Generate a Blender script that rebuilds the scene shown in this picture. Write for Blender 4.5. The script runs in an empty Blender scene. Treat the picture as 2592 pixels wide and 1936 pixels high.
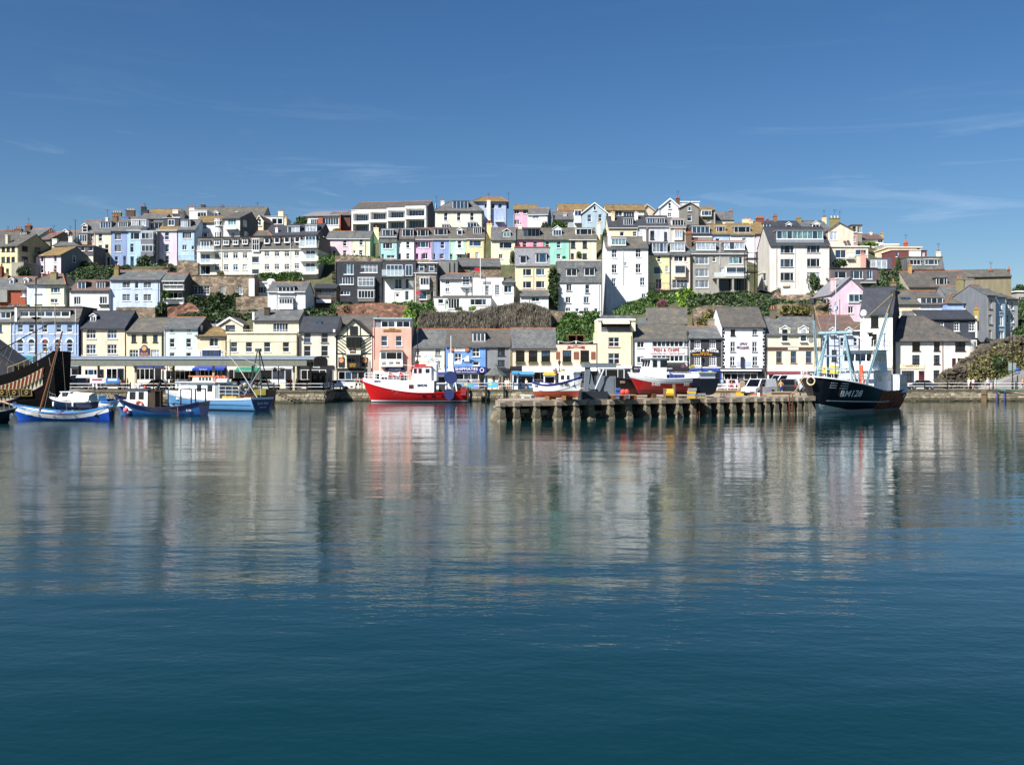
import bpy, bmesh, math, random
from mathutils import Vector, Matrix
random.seed(7)
R = math.radians
scene = bpy.context.scene
COL = scene.collection
# ---------------------------------------------------------------- camera, sky, sun, exposure
F, CX, HY, CZ = 2540.0,1296.0,940.0,4.34     # focal length in photo pixels, principal column, horizon row, eye height over the water
cam_d = bpy.data.cameras.new('camera'); cam = bpy.data.objects.new('camera', cam_d); COL.objects.link(cam)
cam.location = (0,0, CZ); cam.rotation_euler = (R(90),0,0)
cam_d.sensor_width = 36; cam_d.lens = 36*F/2592; cam_d.shift_y = -(968-HY)/2592
cam_d.clip_start = 0.5; cam_d.clip_end = 6000
scene.camera = cam
SUN_EL, SUN_AZ = 44.0,44.0                      # azimuth: degrees to the left of straight behind the camera
sun_dir = Vector((-math.sin(R(SUN_AZ))*math.cos(R(SUN_EL)),-math.cos(R(SUN_AZ))*math.cos(R(SUN_EL)), math.sin(R(SUN_EL))))
sd = bpy.data.lights.new('sun', 'SUN'); sd.energy = 5.0; sd.angle = R(0.5); sd.color = (1,.975,.94)
so = bpy.data.objects.new('sun', sd); COL.objects.link(so); so.rotation_euler = (-sun_dir).to_track_quat('-Z', 'Y').to_euler()
world = bpy.data.worlds.new('World'); scene.world = world; world.use_nodes = True
wn = world.node_tree; wn.nodes.clear()
def N(nt, t, **k):
 n = nt.nodes.new(t)
 for a, v in k.items():
  if a.startswith('i_'): n.inputs[a[2:].replace('_', ' ')].default_value = v
  else: setattr(n, a, v)
 return n
sky = N(wn, 'ShaderNodeTexSky', sky_type='NISHITA', sun_disc=False, sun_elevation=R(SUN_EL), sun_rotation=math.atan2(sun_dir.x, sun_dir.y), air_density=1.0, dust_density=0.35, ozone_density=4.5, altitude=0)
hs = N(wn, 'ShaderNodeHueSaturation', i_Saturation=1.22, i_Value=0.62, i_Hue=0.5035)
tc = N(wn, 'ShaderNodeTexCoord'); mp = N(wn, 'ShaderNodeMapping'); mp.inputs['Scale'].default_value = (2.4,2.4,22); mp.inputs['Rotation'].default_value = (0, R(-4),0); mp.inputs['Location'].default_value = (1.7,.4,3.1)
nz = N(wn, 'ShaderNodeTexNoise', i_Scale=1.6, i_Detail=12.0, i_Roughness=0.66, i_Distortion=0.9)
cr = N(wn, 'ShaderNodeValToRGB'); cr.color_ramp.elements[0].position = .55; cr.color_ramp.elements[1].position = .86
cr.color_ramp.elements[1].color = (.36,.36,.36,1)
sz = N(wn, 'ShaderNodeSeparateXYZ'); fz = N(wn, 'ShaderNodeMapRange', i_From_Min=.17, i_From_Max=.26, i_To_Min=1.0, i_To_Max=.08); fm_ = N(wn, 'ShaderNodeMath', operation='MULTIPLY')
mx = N(wn, 'ShaderNodeMixRGB'); mx.inputs[2].default_value = (5.0,6.0,7.4,1)
bg = N(wn, 'ShaderNodeBackground', i_Strength=0.085); wo = N(wn, 'ShaderNodeOutputWorld')
L = wn.links.new
L(sky.outputs[0], hs.inputs['Color']); L(tc.outputs['Generated'], mp.inputs[0]); L(mp.outputs[0], nz.inputs['Vector']); L(nz.outputs[0], cr.inputs[0])
L(tc.outputs['Generated'], sz.inputs[0]); L(sz.outputs['Z'], fz.inputs[0]); L(cr.outputs[0], fm_.inputs[0]); L(fz.outputs[0], fm_.inputs[1]); L(fm_.outputs[0], mx.inputs[0]); L(hs.outputs[0], mx.inputs[1]); L(mx.outputs[0], bg.inputs[0]); L(bg.outputs[0], wo.inputs[0])
vs = scene.view_settings; vs.view_transform = 'Standard'; vs.look = 'None'; vs.gamma = 1; vs.use_curve_mapping = False; vs.exposure = 0.82
scene.cycles.max_bounces = 6; scene.cycles.use_denoising = True
# ---------------------------------------------------------------- materials
def lin(h):
 if not isinstance(h, str): return tuple(h)
 h = h.lstrip('#'); v = [int(h[i:i+2],16)/255 for i in (0,2,4)]
 return tuple(((c+.055)/1.055)**2.4 if c > .04 else c/12.92 for c in v)
MC = {}
def new_mat(key):
 m = bpy.data.materials.new(key); m.use_nodes = True; nt = m.node_tree
 return m, nt, nt.nodes['Principled BSDF']
def plain(c, rough=.6, metal=0, name='paint', emit=0):
 k = (name, c, rough, metal)
 if k not in MC:
  m, nt, b = new_mat(name); cc = lin(c); b.inputs['Specular IOR Level'].default_value = .5 if rough < .65 else .15; b.inputs['Base Color'].default_value = (*cc, 1); b.inputs['Roughness'].default_value = rough; b.inputs['Metallic'].default_value = metal
  n = N(nt, 'ShaderNodeTexNoise', i_Scale=3.0, i_Detail=4.0); r = N(nt, 'ShaderNodeMixRGB', blend_type='MULTIPLY'); t = N(nt, 'ShaderNodeTexCoord'); vm = N(nt, 'ShaderNodeMapping'); vm.inputs['Scale'].default_value = (1,1,.35)
  r.inputs[0].default_value = .28 if max(cc) > .55 else .45; r.inputs[1].default_value = (*cc, 1)
  nt.links.new(t.outputs['Object'], vm.inputs[0]); nt.links.new(vm.outputs[0], n.inputs['Vector']); nt.links.new(n.outputs[0], r.inputs[2])
  g = N(nt, 'ShaderNodeMixRGB', blend_type='MULTIPLY'); g.inputs[0].default_value = 1; g.inputs[2].default_value = (1.2,1.2,1.2,1)
  nt.links.new(r.outputs[0], g.inputs[1]); nt.links.new(g.outputs[0], b.inputs['Base Color'])
  MC[k] = m
 return MC[k]
def render_wall(c):
 "painted render: faint blotches and vertical rain streaks"
 k = ('wall', c)
 if k not in MC:
  m, nt, b = new_mat('painted_render'); cc = lin(c); mx_ = max(cc); cc = tuple(x*.78+.22*mx_ for x in cc); b.inputs['Roughness'].default_value = .85
  t = N(nt, 'ShaderNodeTexCoord'); mp = N(nt, 'ShaderNodeMapping'); mp.inputs['Scale'].default_value = (1.6,1.6,.28)
  n1 = N(nt, 'ShaderNodeTexNoise', i_Scale=1.0, i_Detail=6.0, i_Roughness=.65); n2 = N(nt, 'ShaderNodeTexNoise', i_Scale=.45, i_Detail=3.0)
  r1 = N(nt, 'ShaderNodeMapRange', i_From_Min=.3, i_From_Max=.75, i_To_Min=.70, i_To_Max=1.06); r2 = N(nt, 'ShaderNodeMapRange', i_From_Min=.3, i_From_Max=.7, i_To_Min=.92, i_To_Max=1.04)
  mu = N(nt, 'ShaderNodeMath', operation='MULTIPLY'); mixc = N(nt, 'ShaderNodeMixRGB', blend_type='MULTIPLY'); mixc.inputs[0].default_value = 1; mixc.inputs[1].default_value = (*[x*.9 for x in cc],1)
  l = nt.links.new
  l(t.outputs['Object'], mp.inputs[0]); l(mp.outputs[0], n1.inputs['Vector']); l(t.outputs['Object'], n2.inputs['Vector']); l(n1.outputs[0], r1.inputs[0]); l(n2.outputs[0], r2.inputs[0])
  l(r1.outputs[0], mu.inputs[0]); l(r2.outputs[0], mu.inputs[1]); l(mu.outputs[0], mixc.inputs[2]); l(mixc.outputs[0], b.inputs['Base Color'])
  n3 = N(nt, 'ShaderNodeTexNoise', i_Scale=9.0, i_Detail=3.0); bu = N(nt, 'ShaderNodeBump', i_Strength=.25, i_Distance=.03); l(t.outputs['Object'], n3.inputs['Vector']); l(n3.outputs[0], bu.inputs['Height']); l(bu.outputs[0], b.inputs['Normal'])
  MC[k] = m
 return MC[k]
ROOFS = {'slate': ('626465', '4a4d51', '7a786c', .45), 'dark': ('373a42', '2b2e35', '484b52', .25), 'lichen': ('5f5d57', '4e4d4b', '746a55', .5), 'ochre': ('7d6a45', '685b44', '94763c', .6), 'brown': ('58544f', '484643', '696055', .5), 'red': ('6c564e', '5a4a46', '7c6456', .4), 'clay': ('b5683f', '9c5836', 'c27a48', .4), 'grey': ('84848a', '74757c', '929090', .3)}
def roof_mat(k):
 key = ('roof', k)
 if key not in MC:
  a, c, d, amt = ROOFS[k]; m, nt, b = new_mat('slates_'+k); b.inputs['Roughness'].default_value = .75
  l = nt.links.new; t = N(nt, 'ShaderNodeTexCoord')
  mp = N(nt, 'ShaderNodeMapping'); mp.inputs['Scale'].default_value = (1,1.25,1)
  br = N(nt, 'ShaderNodeTexBrick', i_Scale=2.2, i_Mortar_Size=.03, i_Brick_Width=.75, i_Row_Height=.5)
  br.inputs['Color1'].default_value = (*lin(a),1); br.inputs['Color2'].default_value = (*lin(c),1); br.inputs['Mortar'].default_value = (*[x*.5 for x in lin(a)],1)
  n = N(nt, 'ShaderNodeTexNoise', i_Scale=.7, i_Detail=8.0, i_Roughness=.7); rr = N(nt, 'ShaderNodeMapRange', i_From_Min=.45, i_From_Max=.66, i_To_Min=0, i_To_Max=amt*1.5)
  mi = N(nt, 'ShaderNodeMixRGB'); mi.inputs[2].default_value = (*lin(d),1)
  n2 = N(nt, 'ShaderNodeTexNoise', i_Scale=4.5, i_Detail=5.0); r2 = N(nt, 'ShaderNodeMapRange', i_From_Min=.3, i_From_Max=.7, i_To_Min=.72, i_To_Max=1.2)
  mu = N(nt, 'ShaderNodeMixRGB', blend_type='MULTIPLY'); mu.inputs[0].default_value = 1
  l(t.outputs['Object'], mp.inputs[0]); l(mp.outputs[0], br.inputs['Vector']); l(t.outputs['Object'], n.inputs['Vector']); l(t.outputs['Object'], n2.inputs['Vector'])
  l(n.outputs[0], rr.inputs[0]); l(rr.outputs[0], mi.inputs[0]); l(br.outputs[0], mi.inputs[1]); l(n2.outputs[0], r2.inputs[0]); l(mi.outputs[0], mu.inputs[1]); l(r2.outputs[0], mu.inputs[2]); l(mu.outputs[0], b.inputs['Base Color'])
  bu = N(nt, 'ShaderNodeBump', i_Strength=.5, i_Distance=.04); l(br.outputs['Fac'], bu.inputs['Height']); bu.invert = True; l(bu.outputs[0], b.inputs['Normal'])
  MC[key] = m
 return MC[key]
def stone_mat(k='stone', c1='8c7c68', c2='6b5b4c', c3='a39078', scale=1.6):
 key = ('stone', k)
 if key not in MC:
  m, nt, b = new_mat(k); b.inputs['Roughness'].default_value = .9; l = nt.links.new; t = N(nt, 'ShaderNodeTexCoord')
  mp = N(nt, 'ShaderNodeMapping'); mp.inputs['Scale'].default_value = (1,1,1.9)
  v = N(nt, 'ShaderNodeTexVoronoi', i_Scale=scale); v2 = N(nt, 'ShaderNodeTexVoronoi', feature='DISTANCE_TO_EDGE', i_Scale=scale)
  ra = N(nt, 'ShaderNodeValToRGB'); e = ra.color_ramp.elements; e[0].color = (*lin(c2),1); e[1].color = (*lin(c3),1); x = e.new(.5); x.color = (*lin(c1),1)
  sep = N(nt, 'ShaderNodeSeparateColor'); re = N(nt, 'ShaderNodeMapRange', i_From_Min=0, i_From_Max=.07, i_To_Min=.5, i_To_Max=1.0)
  mu = N(nt, 'ShaderNodeMixRGB', blend_type='MULTIPLY'); mu.inputs[0].default_value = 1
  n = N(nt, 'ShaderNodeTexNoise', i_Scale=.6, i_Detail=7.0); rn = N(nt, 'ShaderNodeMapRange', i_From_Min=.3, i_From_Max=.7, i_To_Min=.6, i_To_Max=1.25); mu2 = N(nt, 'ShaderNodeMixRGB', blend_type='MULTIPLY'); mu2.inputs[0].default_value = 1
  l(t.outputs['Object'], mp.inputs[0]); l(mp.outputs[0], v.inputs['Vector']); l(mp.outputs[0], v2.inputs['Vector']); l(v.outputs['Color'], sep.inputs[0]); l(sep.outputs[0], ra.inputs[0])
  l(v2.outputs[0], re.inputs[0]); l(ra.outputs[0], mu.inputs[1]); l(re.outputs[0], mu.inputs[2]); l(t.outputs['Object'], n.inputs['Vector']); l(n.outputs[0], rn.inputs[0]); l(mu.outputs[0], mu2.inputs[1]); l(rn.outputs[0], mu2.inputs[2]); l(mu2.outputs[0], b.inputs['Base Color'])
  bu = N(nt, 'ShaderNodeBump', i_Strength=.8, i_Distance=.08); l(re.outputs[0], bu.inputs['Height']); l(bu.outputs[0], b.inputs['Normal'])
  MC[key] = m
 return MC[key]
def leaf_mat(k, a, b_, c):
 key = ('leaf', k)
 if key not in MC:
  m, nt, b = new_mat('leaves_'+k); b.inputs['Roughness'].default_value = .6; l = nt.links.new
  g = N(nt, 'ShaderNodeNewGeometry'); t = N(nt, 'ShaderNodeTexCoord'); n = N(nt, 'ShaderNodeTexNoise', i_Scale=1.1, i_Detail=3.0)
  ad = N(nt, 'ShaderNodeMath', operation='MULTIPLY_ADD'); ad.inputs[1].default_value = .55
  ra = N(nt, 'ShaderNodeValToRGB'); e = ra.color_ramp.elements; e[0].color = (*lin(a),1); e[1].color = (*lin(c),1); e[0].position = .3; e[1].position = .85; x = e.new(.55); x.color = (*lin(b_),1)
  l(g.outputs['Random Per Island'], ad.inputs[0]); l(t.outputs['Object'], n.inputs['Vector']); l(n.outputs[0], ad.inputs[2]);
  s = N(nt, 'ShaderNodeMath', operation='SUBTRACT'); s.inputs[1].default_value = .22; l(ad.outputs[0], s.inputs[0]); l(s.outputs[0], ra.inputs[0]); l(ra.outputs[0], b.inputs['Base Color'])
  MC[key] = m
 return MC[key]
def glass_mat(k):
 key = ('glass', k)
 if key not in MC:
  m, nt, b = new_mat('window_glass_'+k)
  c = {'dark': '1b2026', 'blue': '2c4358', 'mid': '353e48', 'net': '9aa1a8', 'black': '0c0d10', 'green': '5d7c80', 'blind': '707880'}[k]
  b.inputs['Base Color'].default_value = (*lin(c),1); b.inputs['Roughness'].default_value = .06; b.inputs['IOR'].default_value = 1.5
  t = N(nt, 'ShaderNodeTexCoord'); n = N(nt, 'ShaderNodeTexNoise', i_Scale=2.2, i_Detail=2.0); mp = N(nt, 'ShaderNodeMapping'); mp.inputs['Scale'].default_value = (3,1,.6)
  oi = N(nt, 'ShaderNodeObjectInfo'); va = N(nt, 'ShaderNodeVectorMath', operation='ADD'); ra = N(nt, 'ShaderNodeMapRange', i_From_Min=.35, i_From_Max=.65, i_To_Min=.55, i_To_Max=1.5); mu = N(nt, 'ShaderNodeMixRGB', blend_type='MULTIPLY'); mu.inputs[0].default_value = 1; mu.inputs[1].default_value = (*lin(c),1)
  l = nt.links.new; l(t.outputs['Object'], mp.inputs[0]); l(mp.outputs[0], va.inputs[0]); l(oi.outputs['Location'], va.inputs[1]); l(va.outputs[0], n.inputs['Vector']); l(n.outputs[0], ra.inputs[0]); l(ra.outputs[0], mu.inputs[2]); l(mu.outputs[0], b.inputs['Base Color'])
  MC[key] = m
 return MC[key]
def rail_glass():
 if 'rg' not in MC:
  m, nt, b = new_mat('clear_glass'); b.inputs['Base Color'].default_value = (.75,.85,.86,1); b.inputs['Roughness'].default_value = .05; b.inputs['Alpha'].default_value = .3; MC['rg'] = m
 return MC['rg']
WHITE = plain('e8e8e6', .45, name='white_paint'); BLACK = plain('15161a', .5, name='black_paint')
# ---------------------------------------------------------------- mesh helpers
class MB:
 def __init__(s): s.v = []; s.f = []
 def quad(s, a, b, c, d):
  n = len(s.v); s.v += [tuple(a), tuple(b), tuple(c), tuple(d)]; s.f.append((n, n+1, n+2, n+3)); return s
 def poly(s, pts):
  n = len(s.v); s.v += [tuple(p) for p in pts]; s.f.append(tuple(range(n, n+len(pts)))); return s
 def box(s, x0, y0, z0, x1, y1, z1):
  n = len(s.v); s.v += [(x0, y0, z0),(x1, y0, z0),(x1, y1, z0),(x0, y1, z0),(x0, y0, z1),(x1, y0, z1),(x1, y1, z1),(x0, y1, z1)]
  s.f += [(n+a, n+b, n+c, n+d) for a, b, c, d in ((3,2,1,0),(4,5,6,7),(0,1,5,4),(1,2,6,5),(2,3,7,6),(3,0,4,7))]; return s
 def prism(s, pts, d):
  "pts: closed 3-D outline, d: extrusion vector"
  n = len(s.v); k = len(pts); d = Vector(d); s.v += [tuple(p) for p in pts] + [tuple(Vector(p)+d) for p in pts]
  s.f.append(tuple(range(n, n+k))); s.f.append(tuple(range(n+2*k-1, n+k-1,-1)))
  for i in range(k): j = (i+1) % k; s.f.append((n+i, n+k+i, n+k+j, n+j))
  return s
 def tube(s, a, b, r, r2=None, seg=6):
  a = Vector(a); b = Vector(b); r2 = r if r2 is None else r2; d = (b-a)
  if d.length < 1e-6: return s
  d.normalize(); u = d.cross(Vector((0,0,1)) if abs(d.z) < .9 else Vector((1,0,0))).normalized(); w = d.cross(u); n = len(s.v)
  for p, q in ((a, r),(b, r2)):
   for i in range(seg): t = 2*math.pi*i/seg; s.v.append(tuple(p + u*math.cos(t)*q + w*math.sin(t)*q))
  for i in range(seg): j = (i+1) % seg; s.f.append((n+i, n+j, n+seg+j, n+seg+i))
  s.f.append(tuple(range(n+seg-1, n-1,-1))); s.f.append(tuple(range(n+seg, n+2*seg))); return s
 def path(s, pts, r, seg=6):
  for a, b in zip(pts, pts[1:]): s.tube(a, b, r, seg=seg)
  return s
 def lathe(s, prof, c=(0,0,0), seg=12):
  n = len(s.v); c = Vector(c)
  for r, z in prof:
   for i in range(seg): t = 2*math.pi*i/seg; s.v.append((c.x+r*math.cos(t), c.y+r*math.sin(t), c.z+z))
  for k in range(len(prof)-1):
   for i in range(seg): j = (i+1) % seg; s.f.append((n+k*seg+i, n+k*seg+j, n+(k+1)*seg+j, n+(k+1)*seg+i))
  s.f.append(tuple(range(n+seg-1, n-1,-1))); m = n+(len(prof)-1)*seg; s.f.append(tuple(range(m, m+seg))); return s
 def mesh(s, name):
  me = bpy.data.meshes.new(name); me.from_pydata(s.v, [], s.f); me.update(); return me
 def build(s, name, mat, parent=None, loc=(0,0,0), rz=0, smooth=False, fix=False):
  me = s.mesh(name)
  if fix:
   bm = bmesh.new(); bm.from_mesh(me); bmesh.ops.remove_doubles(bm, verts=bm.verts, dist=1e-4); bmesh.ops.recalc_face_normals(bm, faces=bm.faces); bm.to_mesh(me); bm.free()
  if smooth:
   for p in me.polygons: p.use_smooth = True
  return put(name, me, mat, parent, loc, rz)
def put(name, me, mat, parent=None, loc=(0,0,0), rz=0):
 o = bpy.data.objects.new(name, me); COL.objects.link(o)
 if mat is not None:
  if me.materials: o.material_slots[0].link = 'OBJECT'; o.material_slots[0].material = mat
  else: me.materials.append(mat)
  if me.users > 1: o.material_slots[0].link = 'OBJECT'; o.material_slots[0].material = mat
 o.parent = parent; o.location = loc; o.rotation_euler = (0,0, rz); return o
def tag(o, label, cat=None, group=None, kind=None):
 if label: o['label'] = label
 if cat: o['category'] = cat
 if group: o['group'] = group
 if kind: o['kind'] = kind
 return o
def empty(name, loc, rz=0, label=None, cat=None, group=None):
 o = bpy.data.objects.new(name, None); COL.objects.link(o); o.location = loc; o.rotation_euler = (0,0, rz); o.empty_display_size = .3
 return tag(o, label, cat, group)
def copy_tree(o, parent=None):
 c = o.copy(); COL.objects.link(c); c.parent = parent
 for ch in o.children: copy_tree(ch, c)
 return c
def P(px, py, Y): return Vector(((px-CX)*Y/F, Y, CZ-(py-HY)*Y/F))
TXT = bpy.data.scenes.new('lettering_workshop')
def lettering(txt, parent, loc, h, mat, width=None, rot=(R(90),0,0), bold=.0, name='lettering', shear=0):
 cu = bpy.data.curves.new(name, 'FONT'); cu.body = txt; cu.align_x = 'CENTER'; cu.align_y = 'CENTER'; cu.size = h*1.35; cu.extrude = .006; cu.offset = bold; cu.shear = shear; cu.resolution_u = 3
 cu.materials.append(mat); o = bpy.data.objects.new(name, cu); TXT.collection.objects.link(o); vl = TXT.view_layers[0]; vl.update()
 me = bpy.data.meshes.new_from_object(o.evaluated_get(vl.depsgraph)); bpy.data.objects.remove(o)
 o = put(name, me, None, parent, loc); o.rotation_euler = rot; me.name = name
 if width:
  xs = [v.co.x for v in me.vertices] or [0,1]; o.scale = (width/max(max(xs)-min(xs),.01),1,1)
 return o
# ---------------------------------------------------------------- windows
LAY = {'s': ([1],[1,1]), 'S': ([1,1],[1,1]), '1': ([1],[1]), '2': ([1,1],[1]), '3': ([1,2,1],[1]), 'v': ([1,1,1],[1]), '4': ([1]*4,[1]), '5': ([1]*5,[1]), '6': ([1]*6,[1]), '7': ([1]*7,[1]), '9': ([1]*9,[1]),
 'g': ([1]*3,[1]*4), 'q': ([1]*2,[1]*3), 'T': ([1],[1,2.6]), 't': ([1,1.3],[1,3]), 'j': ([1,2.4],[1]), 'J': ([2.4,1],[1]), 'x': ([1,1,1],[1,1.2]), 'y': ([1,1,1,1],[1,2])}
WM = {}
def win_mesh(w, h, st, fb):
 k = (round(w, 2), round(h, 2), st, fb)
 if k in WM: return WM[k]
 w, h = max(k[0],.25), max(k[1],.25); cols, rows = LAY[st]; m = MB(); e = fb; d = .07
 m.box(-w/2,0,-h/2, w/2, d, -h/2+e).box(-w/2,0, h/2-e, w/2, d, h/2).box(-w/2,0,-h/2+e, -w/2+e, d, h/2-e).box(w/2-e, 0,-h/2+e, w/2, d, h/2-e)
 ib = fb*(.5 if st in 'gq' else .8); iw = w-2*e; ih = h-2*e; panes = []
 xs = [-iw/2]; zs = [-ih/2]
 for c in cols: xs.append(xs[-1]+iw*c/sum(cols))
 for r in rows[::-1]: zs.append(zs[-1]+ih*r/sum(rows))
 for x in xs[1:-1]: m.box(x-ib/2,.003,-h/2+e, x+ib/2, d-.003, h/2-e)
 for z in zs[1:-1]: m.box(-w/2+e, .006, z-ib/2, w/2-e, d-.006, z+ib/2)
 for i in range(len(cols)):
  for j in range(len(rows)): panes.append(((xs[i]+xs[i+1])/2,(zs[j]+zs[j+1])/2, xs[i+1]-xs[i], zs[j+1]-zs[j]))
 pm = {}
 out = []
 for (x, z, a, b) in panes:
  q = (round(a, 2), round(b, 2))
  if q not in pm:
   p = MB(); p.box(-a/2,0,-b/2, a/2,.02, b/2); pm[q] = p.mesh('pane'); pm[q].materials.append(glass_mat('dark'))
  out.append((x, z, pm[q]))
 me = m.mesh('window'); me.materials.append(WHITE); WM[k] = (me, out); return WM[k]
SM = {}
def put_window(par, x, y, z, w, h, st='s', frame=None, glass=None, sill=True, sub=False, rz=0, fb=.085, sillmat=None):
 "sub: the frame and panes hang directly below par (par is already a part)"
 me, panes = win_mesh(w, h, st, fb); fm = frame or WHITE
 g0 = glass or random.choices(['dark', 'blue', 'mid', 'net'],[6,3,1.5,.4])[0]
 o = put('window_frame' if sub else 'window', me, fm, par, (x, y, z), rz)
 c, s = math.cos(rz), math.sin(rz)
 for (px, pz, pm) in panes:
  g = g0 if random.random() < .8 else random.choice(['dark', 'mid', 'blue'] if g0 != 'net' else ['mid', 'net'])
  if sub: put('pane', pm, glass_mat(g), par, (x+px*c-.035*s, y+px*s+.035*c, z+pz), rz)
  else: put('pane', pm, glass_mat(g), o, (px, .035, pz))
 if sill:
  k = round(w, 2)
  if k not in SM: SM[k] = MB().box(-k/2-.09,-.2,-.1, k/2+.09,.1,0).mesh('sill'); SM[k].materials.append(WHITE)
  if sub: put('sill', SM[k], sillmat or fm, par, (x, y, z-h/2), rz)
  else: put('sill', SM[k], sillmat or fm, o, (0,0,-h/2))
 return o
K = 440/2212
T = {'U1': (0,500), 'U2': (430,500), 'U3': (860,490), 'U4': (1290,490), 'U5': (1720,500), 'U6': (2152,540), 'L1': (0,770), 'L2': (430,770), 'L3': (860,770), 'L4': (1290,770), 'L5': (1720,770), 'L6': (2152,740)}
GROUND = []        # samples for the hillside
HOUSES = []
class House:
 def __init__(s, label, tile, Y, x0, x1, ye, yb, col, d=8.0, cat='house', name='house', yaw=0, piv='R', wallmat=None, ext=5.0, ground=True, sidemat=None, group=None):
  s.t = T[tile]; s.col = col; s.d = d; s.yaw = R(yaw); Y += random.uniform(-.04,.04)
  s.u = Vector((math.cos(s.yaw), math.sin(s.yaw),0)); s.n = Vector((-math.sin(s.yaw), math.cos(s.yaw),0))
  a, b = s.px(x0, ye), s.px(x1, ye)
  if piv == 'R':
   B = P(b[0], b[1], Y); s.ze = B.z; A = s.hit(a[0], B)
  else:
   A = P(a[0], a[1], Y); s.ze = A.z; B = s.hit(b[0], A)
  s.W = (B-A).length; xm = s.px((x0+x1)/2, yb)
  s.O = Vector((A.x, A.y, 0)); s.zb = P(xm[0], xm[1],(A.y+B.y)/2).z
  s.Oz = s.zb; s.O.z = s.Oz; s.ze -= s.Oz; s.ext = ext
  s.root = empty(name, s.O, s.yaw, label, cat, group); s.root.location = s.O
  s.wm = wallmat or render_wall(col); s.sm = sidemat  # sidemat: often a darker wall colour with the side's shade painted in
  s.holes = []; s.rd = d/2; s.zr = s.ze; s.kind = None; s.tri = None; s.done = False
  if ground:
   k = max(2, int(s.W/3))
   for i in range(k+1):
    q = A.lerp(B, i/k); r = q-s.n*2.5; e = q+s.n*d; GROUND.append((q.x, q.y, s.zb-.4)); GROUND.append((r.x, r.y, s.zb-1.2)); GROUND.append((e.x, e.y, s.zb))
  HOUSES.append(s)
 def px(s, x, y): return (s.t[0]+x*K, s.t[1]+y*K)
 def hit(s, px, Q):
  "point of the facade line through Q seen at column px"
  dx = (px-CX)/F; t = Q.dot(s.n)/(Vector((dx, 1,0)).dot(s.n)); return Vector((dx*t, t, Q.z))
 def loc(s, x, y, o=0.0):
  "tile pixel -> facade (lx, lz) on the plane o metres behind the front"
  px, py = s.px(x, y); d = Vector(((px-CX)/F, 1,-(py-HY)/F)); C = Vector((0,0, CZ)); t = ((s.O + s.n*o - C).dot(s.n))/d.dot(s.n); p = C+d*t
  return (p-s.O).dot(s.u), p.z-s.Oz
 def slope(s, y): return s.ze+(s.zr-s.ze)*y/max(s.rd, .01)
 # ---- roofs
 def gable(s, yr, kind='slate', d=None, rd=None, ov=.25, gut='d', xr=None):
  s.kind = 'g'; s.rk = kind
  if d: s.d = d
  s.rd = rd or s.d/2; s.zr = s.loc(s._xc() if xr is None else xr, yr, s.rd)[1]; t = .14
  sl = (s.zr-s.ze)/s.rd; so = .1; bs = s.d-s.rd; zb = s.ze
  pts = [(-so, -ov, s.ze-sl*ov),(-so, -ov, s.ze-sl*ov+t),(-so, s.rd, s.zr+t),(-so, s.d+.2, zb+t),(-so, s.d+.2, zb),(-so, s.rd, s.zr)]
  r = MB().prism(pts, (s.W+2*so, 0,0)).build('roof', roof_mat(kind), s.root)
  rm = MB().box(-so, s.rd-.14, s.zr+t-.08, s.W+so, s.rd+.14, s.zr+t+.06).build('ridge_tiles', roof_mat('clay' if kind in ('slate', 'red', 'brown', 'grey') and random.random() < .7 else kind), r)
  s.gutter(ov, sl, gut); return s
 def gutter(s, ov, sl, gut='d'):
  c = {'d': '2a2c30', 'w': 'dcdcda', 'g': '6c7074', 'b': '5a4638'}.get(gut, gut)
  z = s.ze-sl*ov
  MB().box(-.05,-ov-.1, z-.09, s.W+.05,-ov+.02, z+.03).build('gutter', plain(c, .5, name='gutter_paint'), s.root)
 def _xc(s):
  p = s.O+s.u*(s.W/2); return ((CX+p.x*F/p.y)-s.t[0])/K
 def mansard(s, yt, kind='slate', inset=1.2, d=None, ov=.15, gut='d', cap='2c2e33'):
  s.kind = 'm'
  if d: s.d = d
  s.rd = inset; s.zr = s.loc(s._xc(), yt, inset)[1]; so = .06; sl = (s.zr-s.ze)/inset
  pts = [(-so, -ov, s.ze),(-so, inset, s.zr),(-so, s.d-inset, s.zr),(-so, s.d, s.ze)]
  r = MB().prism(pts, (s.W+2*so, 0,0)).build('roof', roof_mat(kind), s.root)
  MB().box(-so-.1, inset-.15, s.zr, s.W+so+.1, s.d-inset, s.zr+.16).build('roof_cap', plain(cap, .7, name='lead'), r)
  s.gutter(ov, 0, gut); return s
 def hip(s, xa, xb, yr, kind='slate', d=None, ov=.35, gut='d', clay=True):
  s.kind = 'h'
  if d: s.d = d
  s.rd = s.d/2; a, s.zr = s.loc(xa, yr, s.rd); b, _ = s.loc(xb, yr, s.rd)
  z = s.ze; p = [(-ov, -ov, z),(s.W+ov, -ov, z),(s.W+ov, s.d+ov, z),(-ov, s.d+ov, z)]; e, f = (a, s.rd, s.zr),(b, s.rd, s.zr); m = MB()
  m.poly([p[0], p[1], f, e]); m.poly([p[1], p[2], f]); m.poly([p[2], p[3], e, f]); m.poly([p[3], p[0], e]); m.poly(p[::-1])
  r = m.build('roof', roof_mat(kind), s.root)
  c = MB();
  for q0, q1 in ((e, f),(p[0], e),(p[1], f)): c.tube(Vector(q0)+Vector((0,0,.03)), Vector(q1)+Vector((0,0,.03)),.09, seg=5)
  c.build('ridge_tiles', roof_mat('clay' if clay else kind), r); s.gutter(ov, 0, gut); return s
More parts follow.
